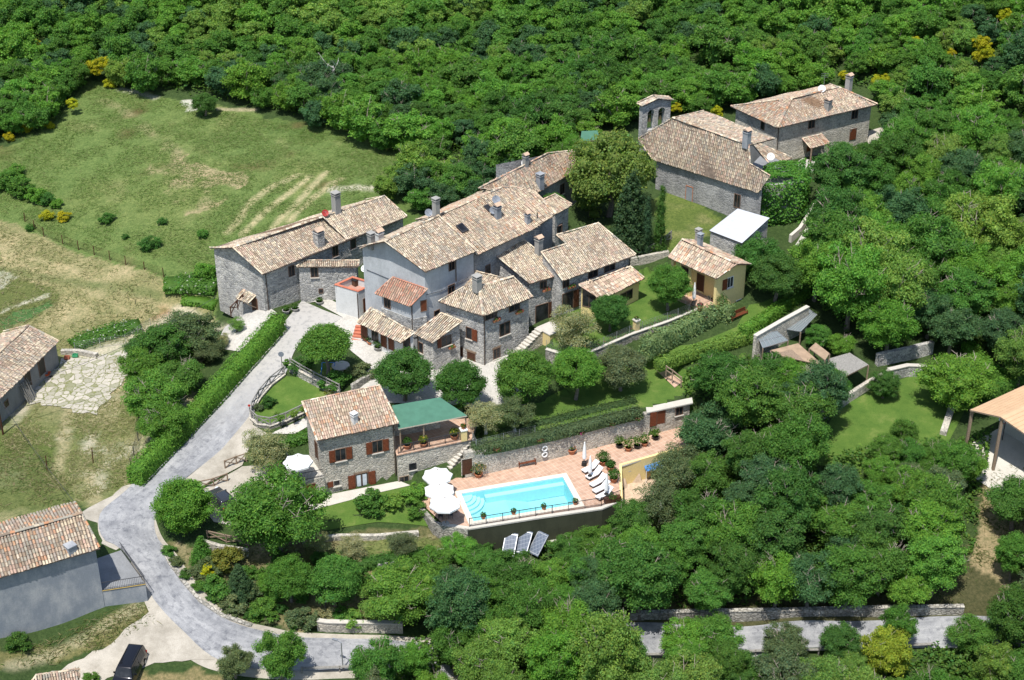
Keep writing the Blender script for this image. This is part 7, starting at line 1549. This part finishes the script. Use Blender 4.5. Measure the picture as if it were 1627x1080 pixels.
for k, (px, py, rx, c) in enumerate(((1452,70,12,'yellow'),(1560,70,14,'yellow'),(1570,85,12,'yellow'),(1555,90,10,'yellow'),(1395,130,12,'yellow'),(1410,127,10,'yellow'),(1340,120,8,'yellow'),(1510,85,8,'yellow'),(1140,178,10,'yellow'),(150,108,14,'yellow'),(165,100,12,'yellow'),(60,70,8,'yellow'),(115,165,9,'yellow'),(20,140,9,'yellow'),(1595,25,12,'yellow'),(1075,172,9,'yellow'))): T('broom_bush', 'yellow flowering broom bush among the dark woods', px, py, rx, 'shrub', c, 1.0, 1.1, group='broom bushes in the woods', parts=False, cat='shrub')
for k, (px, py) in enumerate(((447, 683), (468, 676), (486, 669))): b = onground(px, py); tree_at('standard_tree', ('leftmost ball shaped standard tree by the pale path', 'middle ball shaped standard tree by the pale path', 'right ball shaped standard tree close to the pool house')[k], b, .5, 'shrub', 'light', 1.45, 1.0)
for k, (px, py, rx, kd, c, lb) in enumerate(((1337,548,22,'mid','fresh','bright young tree leaning over the timber shelter'),(1300,535,20,'mid','mid','leafy tree between the glazed pergola and the timber shelter'),(1222,590,30,'mid','deep','dark tree in front of the flat tan canopy'),(1268,600,30,'mid','mid','tree in front of the narrow tan canopy'),(375,515,14,'loose','light','small pale tree on the patio below the farmhouse gable'),(352,540,14,'loose','olive','thin olive sapling at the patio edge'))): T('garden_tree', lb, px, py, rx, kd, c, .9, .35)
rgs = random.Random(12); bank = [(285,885),(330,875),(480,872),(600,880),(690,905),(640,985),(560,985),(470,975),(390,965),(330,930)]
SHPTS = 0
while SHPTS < 46:
    px, py = rgs.uniform(280, 700), rgs.uniform(868, 990)
    if not inside2(bank, px, py): continue
    SHPTS += 1; SH('low green shrub on the front bank above the bottom road', px, py, rgs.uniform(8, 19), rgs.choice(['mid', 'deep', 'grey', 'fresh', 'olive']), rgs.uniform(.7, 1.1), group='low shrubs on the front bank')
for k in range(26): SH('leafy shrub along the foot of the pool base wall', 720 + k * 10.5 + rgs.uniform(-5, 5), 872 - k * 1.6 + rgs.uniform(-4, 9), rgs.uniform(8, 15), rgs.choice(['mid', 'fresh', 'grey', 'deep']), 1.0, group='shrubs at the pool base wall') if not 5 < k < 16 else None
for k, (px, py) in enumerate(((268,876),(280,893),(296,912),(316,932),(340,950),(366,964),(395,975),(430,984),(468,990))): SH('trailing green shrub leaning over the kerb in the road bend', px, py, 13, rgs.choice(['mid', 'deep', 'grey']), .7, group='trailing shrubs along the kerb')
for px, py, rx, kd, c, lb in ((992,1034,32,'mid','mid','green tree hiding the left end of the lower road'),(1088,1018,34,'mid','fresh','bright tree left of the middle gap in the lower road trees'),(1136,1012,36,'mid','mid','green tree over the lower road, right of the bright one'),(1338,1026,34,'mid','deep','dark tree over the lower road left of the yellow green one'),(1248,1024,34,'mid','grey','grey green tree over the middle of the lower road'),(1545,1010,34,'mid','mid','green tree over the right end of the lower road'),(905,876,28,'mid','deep','dark tree right of the solar panels'),(948,868,32,'mid','mid','green tree below the right end of the pool railing'),(765,903,32,'mid','mid','feathery tree below the blue tank'),(818,908,36,'mid','deep','dark tree just below the solar panels'),(872,918,36,'mid','fresh','bright tree below the right solar panel'),(1000,828,34,'mid','deep','dark tree at the right end of the pool base wall'),(1072,752,42,'loose','grey','grey open tree in front of the blue sunshade'),(1118,752,38,'mid','mid','green tree right of the blue sunshade'),(1405,612,24,'mid','deep','dark tree at the end of the lower lawn wall'),(1250,598,30,'mid','fresh','bright tree below the glazed pergolas'),(1295,598,26,'mid','deep','dark bushy tree under the timber shelter')): T('garden_tree', lb, px, py, rx, kd, c, .9, .3)
for k in range(22): SH('rough bush beside the lower lawn walls', rgs.uniform(1230, 1300), rgs.uniform(590, 660), rgs.uniform(12, 22), rgs.choice(['mid', 'fresh', 'deep']), 1.0, group='rough bushes left of the lower lawn')
# hedges
def hedge(label, pts, wid, h, col='mid', n=None, s=.10, top_var=.12, name='hedge', dz=0.0, flower=None, jit=.05):
    """a clipped hedge: a box swept along the ground, covered in small leaves"""
    P = [Vector(p) for p in pts]; rng = np.random.default_rng(len(label) * 7); C, N_ = [], []; total = sum((b - a).length for a, b in zip(P, P[1:])); n = n or int(total * (wid + 2 * h) / (s * s * 1.9)); EV, EF = [], []
    lens = [(b - a).length for a, b in zip(P, P[1:])]; acc = np.cumsum([0] + lens); t = rng.uniform(0, total, n); seg = np.clip(np.searchsorted(acc, t) - 1, 0, len(lens) - 1); u = (t - acc[seg]) / np.array(lens)[seg]
    A = np.array([tuple(p) for p in P]); pos = A[seg] * (1 - u[:, None]) + A[seg + 1] * u[:, None]
    D = np.array([((b - a).normalized()) for a, b in zip(P, P[1:])]); Dm = np.stack([-D[:, 1], D[:, 0], 0 * D[:, 0]], 1); Dm /= np.linalg.norm(Dm, axis=1, keepdims=True)
    per = rng.uniform(0, wid + 2 * h, n); side = np.where(per < h, -1, np.where(per > h + wid, 1, 0)); lo_ = np.where(side == 0, (per - h) - wid / 2, side * wid / 2); hz = np.where(side == -1, per, np.where(side == 1, wid + 2 * h - per, h))
    edge = np.clip((hz - h * .75) / (h * .25), 0, 1) * np.abs(lo_) / (wid / 2); lo_ = lo_ * (1 - .12 * edge * (side != 0))
    und = (lat(pos[:, 0], pos[:, 1], 1.6, 5) - .5) * top_var * 2; c = pos + Dm[seg] * (lo_ * (1 + und * .5) + rng.normal(size=n) * jit)[:, None]; c[:, 2] += hz * (1 + und) + rng.normal(size=n) * jit + dz
    nor = Dm[seg] * (side * .9)[:, None] + np.array([0, 0, 1]) * np.where(side == 0, 1, .35)[:, None] + rng.normal(size=(n, 3)) * .4; nor /= np.linalg.norm(nor, axis=1, keepdims=True)
    T_ = tones(n, rng, .74, 1.3, .14) * (.85 + .3 * lat(c[:, 0], c[:, 1], .8, 9))[:, None]
    if flower is not None: m = rng.random(n) < flower[1]; T_[m] = np.array(flower[0]) / np.array(COLS[col]) * rng.uniform(.7, 1.1, (m.sum(), 1))
    for q, sgn in ((0, -1), (len(P) - 1, 1)):
        g = D[0] if q == 0 else D[-1]; m_ = Dm[0] if q == 0 else Dm[-1]; k = int(wid * h / (s * s * 1.2)); a_ = rng.uniform(-.5, .5, k) * wid; z_ = rng.uniform(0, h, k)
        cc = A[q] + g * sgn * rng.normal(.05, jit, (k, 1)) + m_ * a_[:, None]; cc[:, 2] += z_ + dz; nn = g * sgn * .8 + np.array([0, 0, .5]) + rng.normal(size=(k, 3)) * .4; nn /= np.linalg.norm(nn, axis=1, keepdims=True)
        c = np.concatenate([c, cc]); nor = np.concatenate([nor, nn]); T_ = np.concatenate([T_, tones(k, rng, .74, 1.3, .14)])
    n = len(c)
    V, F, T_ = leaf_quads(c, nor, np.full(n, s) * rng.uniform(.7, 1.3, n), rng, T_); mb = MB()
    k = 0
    for i, p in enumerate(P):
        d = D[min(i, len(D) - 1)] if i == 0 or i == len(P) - 1 else D[i - 1] + D[i]; m = np.array([-d[1], d[0], 0]); m /= np.linalg.norm(m); q = np.array(tuple(p)); q[2] += dz
        for a, z in ((-.38, -.3), (-.36, .86), (.36, .86), (.38, -.3)): EV.append(q + m * a * wid + np.array([0, 0, h * z if z > 0 else z]))
        if i: b = (i - 1) * 4; EF += [(b, b + 1, b + 5, b + 4), (b + 1, b + 2, b + 6, b + 5), (b + 2, b + 3, b + 7, b + 6)]
    EF += [(0, 3, 2, 1), tuple(len(EV) - 4 + x for x in (0, 1, 2, 3))]
    o = leaf_obj(name, V, F, T_, None, COLS[col] if isinstance(col, str) else col, extra=[(np.array(EV), np.array(EF), tones(len(EF), rng, .75, .95, .05), 0)]); return tag(o, label, 'hedge')
def dense(pts, k=4): 
    out = []
    for a, b in zip(pts, pts[1:]): out += [(a[0] + (b[0] - a[0]) * t / k, a[1] + (b[1] - a[1]) * t / k) for t in range(k)]
    return out + [pts[-1]]
hedge('long clipped laurel hedge running up beside the asphalt lane', gpoly(dense([(216,770),(250,735),(300,683),(345,635),(390,585),(425,545),(444,522)])), 1.9, 2.1, 'fresh', s=.095)
hedge('tall pale variegated hedge under the bungalow lawn wall', [spot(*p, 4.7) for p in dense([(1024,567),(1060,549),(1100,530),(1136,514)])], 1.7, 2.3, 'variegated', s=.12, top_var=.2)
hedge('variegated hedge block at the corner of the cream bungalow', [spot(1146,514,4.9), spot(1158,507,5.0)], 1.6, 2.2, 'variegated', s=.12, top_var=.2)
hedge('low yellow green clipped hedge along the long lawn', [spot(*p, 4.4) for p in dense([(1044,585),(1100,566),(1160,548),(1204,537)])], 1.3, 1.1, 'light', s=.10)
hedge('dark clipped hedge climbing beside the glazed pergolas', [spot(*p, 5.0) for p in dense([(1180,536),(1215,514),(1250,490),(1285,470)])], 1.3, 1.3, 'fresh', s=.11)
hedge('low clipped hedge behind the parasol terrace', gpoly(dense([(440,712),(470,703),(490,697)])), 1.4, .9, 'mid', s=.10)
hedge('low dark hedge on the front bank above the round bushy trees', gpoly(dense([(560,905),(620,895),(690,885)])), 1.2, 1.0, 'deep', s=.10); hedge('dark hedge along the right edge of the wide lower lawn', gpoly(dense([(1535,560),(1565,590),(1598,620)])), 1.6, 1.5, 'fresh', s=.12)
hedge('rough hedge behind the open barn', gpoly(dense([(1560,640),(1600,615),(1630,600)])), 1.5, 1.4, 'mid', s=.12)
hedge('lavender and rosemary border trailing over the poolside wall', [Vector((p[0], p[1], 2.9)) + Vector((-.05, .12, -.25)) for p in [wp[1] + Vector((-3.0, -.9)), wp[1], wp[2], wp[3], wp[4].lerp(wp[3], .3)]], 1.5, .75, (.095, .140, .062), s=.09, top_var=.35, name='lavender_border', jit=.1)
hedge('low herb border on the garden above the wall behind the lavender', [Vector((p[0], p[1], 2.9)) + Vector((-.4, 2.2, 0)) for p in (wp[1], wp[2], wp[3], wp[4].lerp(wp[3], .3))], 1.1, .45, (.07, .12, .04), s=.09, top_var=.4, name='herb_border', jit=.12)
hedge('two bean rows with white flowers behind the yard wall', gpoly(dense([(118,552),(150,538),(190,527),(222,520)])), 2.6, .8, 'mid', s=.12, name='bean_rows', flower=((.55, .55, .48), .10), top_var=.3)
hedge('potato rows with pale flowers left of the farmhouse gable', gpoly(dense([(262,455),(300,452),(344,456)])), 4.0, .7, 'mid', s=.14, name='potato_rows', flower=((.50, .50, .42), .08), top_var=.3)
hedge('green vegetable rows below the potato plants by the gable', gpoly(dense([(290,478),(320,480),(342,486)])), 2.0, .5, 'fresh', s=.13, name='vegetable_rows', top_var=.4)
hedge('dark green creeper at the foot of the farmhouse gable', gpoly([(312,436),(340,437)]), 2.2, 1.0, 'fresh', s=.13, name='creeper', top_var=.3)
hedge('flower strip along the foot of the bungalow lawn fence', [p + Vector((.1, .5, .0)) for p in uw[2:]], .5, .3, 'mid', s=.08, name='flower_strip', flower=((.4, .08, .06), .12)); hedge('green strip of plants along the curved end of the lawn fence', [p + Vector((.1, .5, .0)) for p in uw[:3]], .5, .4, 'fresh', s=.08, name='flower_strip', flower=((.4, .2, .05), .08))
# ivy over the annexe
def ivy():
    rng = np.random.default_rng(3); f = [Vector((p.x, p.y)) for p in IVY.foot]; C, N_ = [], []
    for i in range(4):
        a, b = f[i], f[(i + 1) % 4]; L = (b - a).length; d = (b - a) / L; nr = Vector((d.y, -d.x)); n = int(L * 6.6 * 70); t = rng.uniform(-.25, L + .25, n); z = rng.uniform(6.2, 13.6, n); o = np.abs(rng.normal(size=n)) * .25 + .1 + .8 * (lat(t + i * 9, z, 1.5, 4) - .25)
        C.append(np.stack([a.x + d.x * t + nr.x * o, a.y + d.y * t + nr.y * o, z], 1)); N_.append(np.tile(np.array([nr.x * .6, nr.y * .6, .75]), (n, 1)))
    n = 2600; u, v = rng.random((2, n)); p = np.array([tuple(x) for x in f]); q = (p[0] * (1 - u)[:, None] + p[1] * u[:, None]) * (1 - v)[:, None] + (p[3] * (1 - u)[:, None] + p[2] * u[:, None]) * v[:, None]
    C.append(np.concatenate([q, (13.0 + 1.5 * lat(q[:, 0], q[:, 1], 1.7, 8) + rng.normal(size=n) * .08)[:, None]], 1)); N_.append(np.tile(np.array([0, 0, 1.0]), (n, 1)))
    C, N_ = np.concatenate(C), np.concatenate(N_); N_ = N_ + rng.normal(size=N_.shape) * .4; N_ /= np.linalg.norm(N_, axis=1, keepdims=True); V, F, T_ = leaf_quads(C, N_, np.full(len(C), .15) * rng.uniform(.7, 1.3, len(C)), rng, tones(len(C), rng, .7, 1.3)); return tag(leaf_obj('climbing_ivy', V, F, T_, None, (.095, .235, .036)), 'thick bright green ivy covering the annexe at the church end', 'ivy')
ivy()
# creeper on the row wall, vine on the green house corner
b = onground(878, 372); tree_at('climbing_shrub', 'dark green creeper climbing the row wall behind the cottage', b, 1.7, 'mid', 'mid', 3.2, 1.5, parts=False, cat='climber')
# dead tree
b = onground(532, 152); t = thing('dead_tree', 'bare pale dead tree standing at the meadow edge of the wood', 'dead tree', tuple(b)); mb = MB(); rg = random.Random(5)
mb.tube([(0, 0, 0), (.1, 0, 2), (0, .1, 4.5)], [.22, .16, .09], 7)
br = MB()
for k in range(10): a = rg.uniform(0, 6.28); z0 = rg.uniform(2, 4.4); l = rg.uniform(1.2, 2.6); e = Vector((math.cos(a) * l, math.sin(a) * l * .7, z0 + l * rg.uniform(.5, 1.1))); m_ = Vector((math.cos(a) * l * .5, math.sin(a) * l * .35, z0 + l * .3)); br.tube([(0.05, 0, z0), m_, e], [.09, .06, .02], 5); br.tube([m_, m_ + Vector((rg.uniform(-.6, .6), rg.uniform(-.6, .6), rg.uniform(.5, 1.2)))], [.05, .015], 5)
o1 = mb.build('trunk', BARK_PALE); o2 = br.build('branches', BARK_PALE)
for o in (o1, o2): o.parent = t
# grey dead looking branches inside the lower wood
# ------------------------------------------------------------------ woods
def wood_poly(pts, h=2.5):
    out = []
    for p in pts: b = onground(p[0], p[1], h); out.append((b.x, b.y))
    return out
def scatter(poly, r0, r1, density=1.0, seed=0, avoid=(), sep=.74, maxn=4000):
    rg = random.Random(seed); xs = [p[0] for p in poly]; ys = [p[1] for p in poly]; pts = []; grid = {}
    area = (max(xs) - min(xs)) * (max(ys) - min(ys)); tries = int(area * 2.5)
    for _ in range(tries):
        x, y = rg.uniform(min(xs), max(xs)), rg.uniform(min(ys), max(ys))
        if not inside2(poly, x, y): continue
        r_ = rg.uniform(r0, r1) * (1.25 if rg.random() < .12 else 1); ok = True; gx, gy = int(x // 6), int(y // 6)
        for i in range(gx - 1, gx + 2):
            for j in range(gy - 1, gy + 2):
                for q in grid.get((i, j), ()):
                    if (q[0] - x) ** 2 + (q[1] - y) ** 2 < ((q[2] + r_) * sep) ** 2: ok = False; break
                if not ok: break
            if not ok: break
        if ok:
            for a in avoid:
                if (a[0] - x) ** 2 + (a[1] - y) ** 2 < ((a[2] + r_) * .72) ** 2: ok = False; break
        if ok: pts.append((x, y, r_)); grid.setdefault((gx, gy), []).append((x, y, r_))
    return pts
HOUSES = []
for o in bpy.data.objects:
    if o.get('category') in ('house', 'church', 'shed', 'barn', 'hut', 'pergola', 'canopy', 'shelter', 'building', 'terrace', 'veranda'):
        for c in o.children:
            if c.name.split('.')[0] in ('wall', 'roof'):
                vs_ = np.empty(len(c.data.vertices) * 3, np.float32); c.data.vertices.foreach_get('co', vs_); vs_ = vs_.reshape(-1, 3); HOUSES.append((vs_[:, 0].min(), vs_[:, 0].max(), vs_[:, 1].min(), vs_[:, 1].max(), vs_[:, :2].copy()))
def near_house(x, y, r_):
    for x0, x1, y0, y1, v in HOUSES:
        if x0 - r_ < x < x1 + r_ and y0 - r_ < y < y1 + r_ and np.min(np.hypot(v[:, 0] - x, v[:, 1] - y)) < r_ * .8 + .5: return True
    return False
TN = {'dark': 'dark green', 'deep': 'deep green', 'mid': 'mid green', 'fresh': 'bright green', 'light': 'yellow green', 'grey': 'greyish green', 'bluish': 'bluish green'}
WTREES = []
def wood(area, pts, r0, r1, kind, cols, seed, asp=(.9, 1.25), sep=.74, nvar=5, hcx=.5, clear=()):
    for x, y, r_ in scatter(wood_poly(pts), r0, r1, seed=seed, avoid=TREES, sep=sep):
        if near_house(x, y, r_) or any(inside2(c, x, y) for c in clear): continue
        patch = fbm(np.array([x]), np.array([y]), 16, 123)[0]; rr = random.random(); i = int(min(len(cols) - 1, max(0, (patch * 1.3 - .15 + (rr - .5) * .7) * len(cols)))); WTREES.append((x, y, r_, kind, cols[i], area, random.uniform(*asp), random.randrange(nvar), hcx))
B_ALL = ['deep', 'mid', 'fresh', 'mid', 'bluish', 'fresh', 'mid', 'light']
wood('in the wood behind the meadow', [(-120,-60),(-120,215),(0,195),(62,182),(112,150),(130,100),(170,112),(240,126),(330,122),(420,150),(560,198),(650,228),(700,240),(640,262),(606,285),(660,310),(740,310),(820,262),(880,222),(905,195),(920,-60)], 1.8, 2.9, 'far', B_ALL, 1, sep=.60)
wood('in the wood behind the church and the far house', [(925,-60),(910,195),(960,200),(1010,170),(1060,150),(1100,170),(1170,150),(1250,140),(1330,115),(1400,140),(1420,190),(1640,230),(1760,230),(1760,-60)], 1.8, 3.0, 'far', B_ALL[::-1], 2, sep=.60)
wood('in the wood right of the church', [(1310,305),(1345,275),(1410,265),(1445,225),(1640,240),(1760,260),(1760,560),(1640,590),(1560,560),(1500,540),(1440,545),(1395,545),(1340,530),(1310,490),(1285,455),(1262,436),(1290,425),(1318,410),(1335,350)], 2.4, 4.2, 'mid', ['deep', 'mid', 'fresh', 'mid', 'fresh', 'light', 'bluish'], 3, sep=.58)
wood('in the wood below the glazed pergolas', [(1085,600),(1150,560),(1200,570),(1300,592),(1325,625),(1285,670),(1275,765),(1400,778),(1480,775),(1515,715),(1530,780),(1512,860),(1495,925),(1400,950),(1250,945),(1050,950),(960,950),(900,900),(960,838),(1010,830),(1090,780),(1110,740),(1130,700)], 2.1, 3.5, 'mid', ['deep', 'mid', 'bluish', 'mid', 'deep', 'fresh', 'grey'], 4, sep=.57, clear=[[tuple(onground(*p).xy) for p in ((985,795),(960,738),(1090,720),(1075,770),(1010,800))]])
wood('below the pool and the solar panels', [(690,935),(760,930),(840,912),(920,918),(1000,935),(1040,970),(1010,985),(760,1000),(640,1010),(660,960)], 2.0, 3.2, 'mid', ['deep', 'bluish', 'deep', 'mid', 'grey'], 5, sep=.57)
wood('in front of the lower road at the bottom edge', [(600,1045),(760,1005),(900,1006),(965,1010),(985,1110),(1078,1110),(1096,1008),(1180,996),(1256,1006),(1268,1105),(1325,1105),(1338,998),(1440,988),(1455,1100),(1548,1100),(1568,960),(1640,930),(1760,930),(1760,1180),(560,1180),(560,1085)], 1.7, 3.0, 'mid', ['mid', 'fresh', 'mid', 'light', 'grey', 'deep'], 6, sep=.60, asp=(1.0, 1.4))
wood('at the right edge below the barn', [(1608,745),(1640,730),(1760,720),(1760,960),(1650,960),(1600,915),(1612,850)], 2.0, 3.2, 'mid', ['deep', 'grey', 'mid'], 7, sep=.68)
wood('between the meadow edge and the row', [(880,262),(905,205),(925,225),(900,248)], 1.5, 2.2, 'mid', ['mid', 'fresh'], 8)
wood('around the lower lawn', [(1395,700),(1420,690),(1500,690),(1560,680),(1560,740),(1470,770),(1400,760)], 1.5, 2.3, 'mid', ['fresh', 'mid', 'grey'], 9, sep=.62)
WTREES.sort(key=lambda t: t[1])
near = [t for t in WTREES if t[3] == 'mid']; farw = [t for t in WTREES if t[3] == 'far']
print('WOOD', len(near), len(farw))
for x, y, r_, kind, c, area, asp, v, hcx in near[:290]:
    tree_at('woodland_tree', '%s broadleaf tree %s' % (TN[c], area), (x, y, ground(x, y)), r_, kind, c, r_ * (.8 * asp + hcx), asp, '%s trees %s' % (TN[c], area), idx=v)
ind = farw[:300]
for x, y, r_, kind, c, area, asp, v, hcx in ind:
    tree_at('wild_tree', '%s bushy tree %s' % (TN[c], area), (x, y, ground(x, y)), r_, kind, c, r_ * (.8 * asp + .1), asp, '%s trees %s' % (TN[c], area), idx=v, parts=False)
def merged(name, label, rows):
    """the rest of the wood, farther off, as one mass"""
    base = {}
    for v in range(5):
        me = variant('lite', v); nv = len(me.vertices); co = np.empty(nv * 3, np.float32); me.vertices.foreach_get('co', co); nl = len(me.loops); lv = np.empty(nl, np.int32); me.loops.foreach_get('vertex_index', lv); npoly = len(me.polygons); ls = np.empty(npoly, np.int32); me.polygons.foreach_get('loop_start', ls); tn = np.empty(npoly * 4, np.float32); me.attributes['tone'].data.foreach_get('color', tn); base[v] = (co.reshape(-1, 3), lv, ls, tn.reshape(-1, 4))
    CO, LV, LS, TN_ = [], [], [], []; vo = lo = 0
    for x, y, r_, kind, c, area, asp, v, hcx in rows:
        co, lv, ls, tn = base[v]; a = random.uniform(0, 6.283); ca, sa = math.cos(a), math.sin(a); p = co * np.array([r_, r_, r_ * asp], np.float32); q = np.stack([p[:, 0] * ca - p[:, 1] * sa + x, p[:, 0] * sa + p[:, 1] * ca + y, p[:, 2] + ground(x, y) + r_ * (.8 * asp + .1)], 1)
        cc = np.array(COLS[c]) * random.uniform(.88, 1.12); t2 = tn.copy(); t2[:, :3] *= cc; CO.append(q); LV.append(lv + vo); LS.append(ls + lo); TN_.append(t2); vo += len(co); lo += len(lv)
    me = bpy.data.meshes.new(name); CO = np.concatenate(CO); LV = np.concatenate(LV); LS = np.concatenate(LS); TN_ = np.concatenate(TN_); me.vertices.add(len(CO)); me.vertices.foreach_set('co', CO.astype(np.float32).ravel()); me.loops.add(len(LV)); me.loops.foreach_set('vertex_index', LV.astype(np.int32)); me.polygons.add(len(LS)); me.polygons.foreach_set('loop_start', LS.astype(np.int32))
    at = me.attributes.new('tone', 'FLOAT_COLOR', 'FACE'); at.data.foreach_set('color', TN_.astype(np.float32).ravel()); me.materials.append(LEAF); me.update(); o = link(bpy.data.objects.new(name, me)); o.color = (1, 1, 1, 1); return tag(o, label, kind='stuff')
rest = farw[300:] + near[290:]
if rest: merged('woodland', 'dense green wood covering the far hillside at the top', rest)
# low undergrowth and tall grass
def tufts(name, label, areas, n, s, cols, seed, h=.35):
    rng = np.random.default_rng(seed); C = []
    per = n // len(areas)
    for pts in areas:
        g = [(p.x, p.y) for p in gpoly(pts)]; xs = [p[0] for p in g]; ys = [p[1] for p in g]; x = rng.uniform(min(xs), max(xs), per * 2); y = rng.uniform(min(ys), max(ys), per * 2); m = inpoly(x, y, g); C.append(np.stack([x[m], y[m]], 1))
    C = np.concatenate(C); f = fbm(C[:, 0], C[:, 1], 2.5, seed); C = C[f > rng.uniform(.36, .56, len(C))]; z = np.array([ground(a, b) for a, b in C]); n = len(C); d = rng.normal(size=(n, 3)); d[:, 2] = np.abs(d[:, 2]) * .2 ; d /= np.linalg.norm(d, axis=1, keepdims=True)
    cc = np.array(cols)[rng.integers(0, len(cols), n)] * rng.uniform(.75, 1.25, (n, 1)); P = np.column_stack([C, z]); hh = rng.uniform(.4, 1.0, n) * h * .55; ww = rng.uniform(.6, 1.2, n) * s; side = np.cross(d, np.array([0, 0, 1.0])); side /= np.linalg.norm(side, axis=1, keepdims=True) + 1e-9; lean = rng.normal(size=(n, 3)) * np.array([1.3, 1.3, 0]) * h
    V = np.stack([P - side * ww[:, None], P + side * ww[:, None], P + side * (ww * .5)[:, None] + lean + np.array([0, 0, 1]) * hh[:, None], P - side * (ww * .5)[:, None] + lean * 1.2 + np.array([0, 0, 1]) * hh[:, None]], 1).reshape(-1, 3); F = np.arange(n * 4).reshape(n, 4); return tag(leaf_obj(name, V, F, cc, None, (1, 1, 1)), label, kind='stuff')
tufts('dry_grass', 'tall dry hay grass on the left field', [[(-40,340),(100,392),(260,442),(335,480),(250,540),(120,555),(-40,590)], [(60,640),(200,560),(300,700),(200,770),(120,800),(0,700)]], 26000, .05, [(.33,.29,.16),(.27,.25,.12),(.20,.20,.08),(.16,.19,.06)], 41, .26)
tufts('meadow_grass', 'rough green meadow grass', [[(0,235),(140,130),(420,190),(650,240),(640,300),(350,400),(340,440),(100,390),(0,340)]], 60000, .045, [(.125,.195,.045),(.155,.215,.06),(.20,.22,.085),(.10,.17,.035)], 42, .2)
tufts('bank_grass', 'weedy grass on the banks and verges', [[(265,870),(760,855),(760,905),(600,1000),(400,985),(300,940)], [(0,1060),(0,1035),(170,970),(232,955),(250,985),(160,1030)], [(-40,690),(60,690),(130,800),(-40,810)], [(1000,840),(1540,840),(1560,960),(1000,970)], [(1560,730),(1630,730),(1630,930),(1545,900)]], 14000, .05, [(.10,.13,.035),(.16,.15,.06),(.075,.12,.025),(.22,.19,.10)], 43, .22)

def undergrowth():
    rng = np.random.default_rng(77); C = []
    for pts, n in (([(0,0),(0,215),(75,205),(120,160),(135,105),(240,142),(420,172),(650,228),(610,285),(660,310),(820,262),(905,195),(1010,170),(1170,150),(1400,140),(1627,230),(1627,0)], 60000), ([(1300,270),(1400,228),(1640,260),(1640,590),(1500,540),(1340,530),(1240,410),(1320,330)], 22000), ([(1085,600),(1200,570),(1330,625),(1290,740),(1530,700),(1575,690),(1545,880),(1400,950),(1050,965),(960,900),(700,925),(760,895),(960,838),(1090,780)], 30000), ([(600,1040),(760,1000),(980,1062),(1280,1042),(1480,1034),(1627,1034),(1627,1080),(560,1080)], 14000)):
        g = wood_poly(pts, 0.0); xs = [p[0] for p in g]; ys = [p[1] for p in g]; x = rng.uniform(min(xs), max(xs), n * 2); y = rng.uniform(min(ys), max(ys), n * 2); m = inpoly(x, y, g); C.append(np.stack([x[m], y[m]], 1)[:n])
    C = np.concatenate(C); f = fbm(C[:, 0], C[:, 1], 2.0, 5); C = C[f > .40]; f = f[f > .40]; n = len(C); z = np.array([ground(a, b) for a, b in C]) + np.clip((f - .40) * 7, 0, 1.6) * rng.uniform(.3, 1.0, n); nor = np.array([0, 0, 1.0]) + rng.normal(size=(n, 3)) * .55; nor /= np.linalg.norm(nor, axis=1, keepdims=True)
    V, F, T_ = leaf_quads(np.column_stack([C, z]), nor, np.full(n, .20) * rng.uniform(.6, 1.4, n), rng, tones(n, rng)); return tag(leaf_obj('undergrowth', V, F, T_, None, (.085, .165, .030)), 'low green bramble undergrowth between the woodland trees', kind='stuff')
undergrowth()
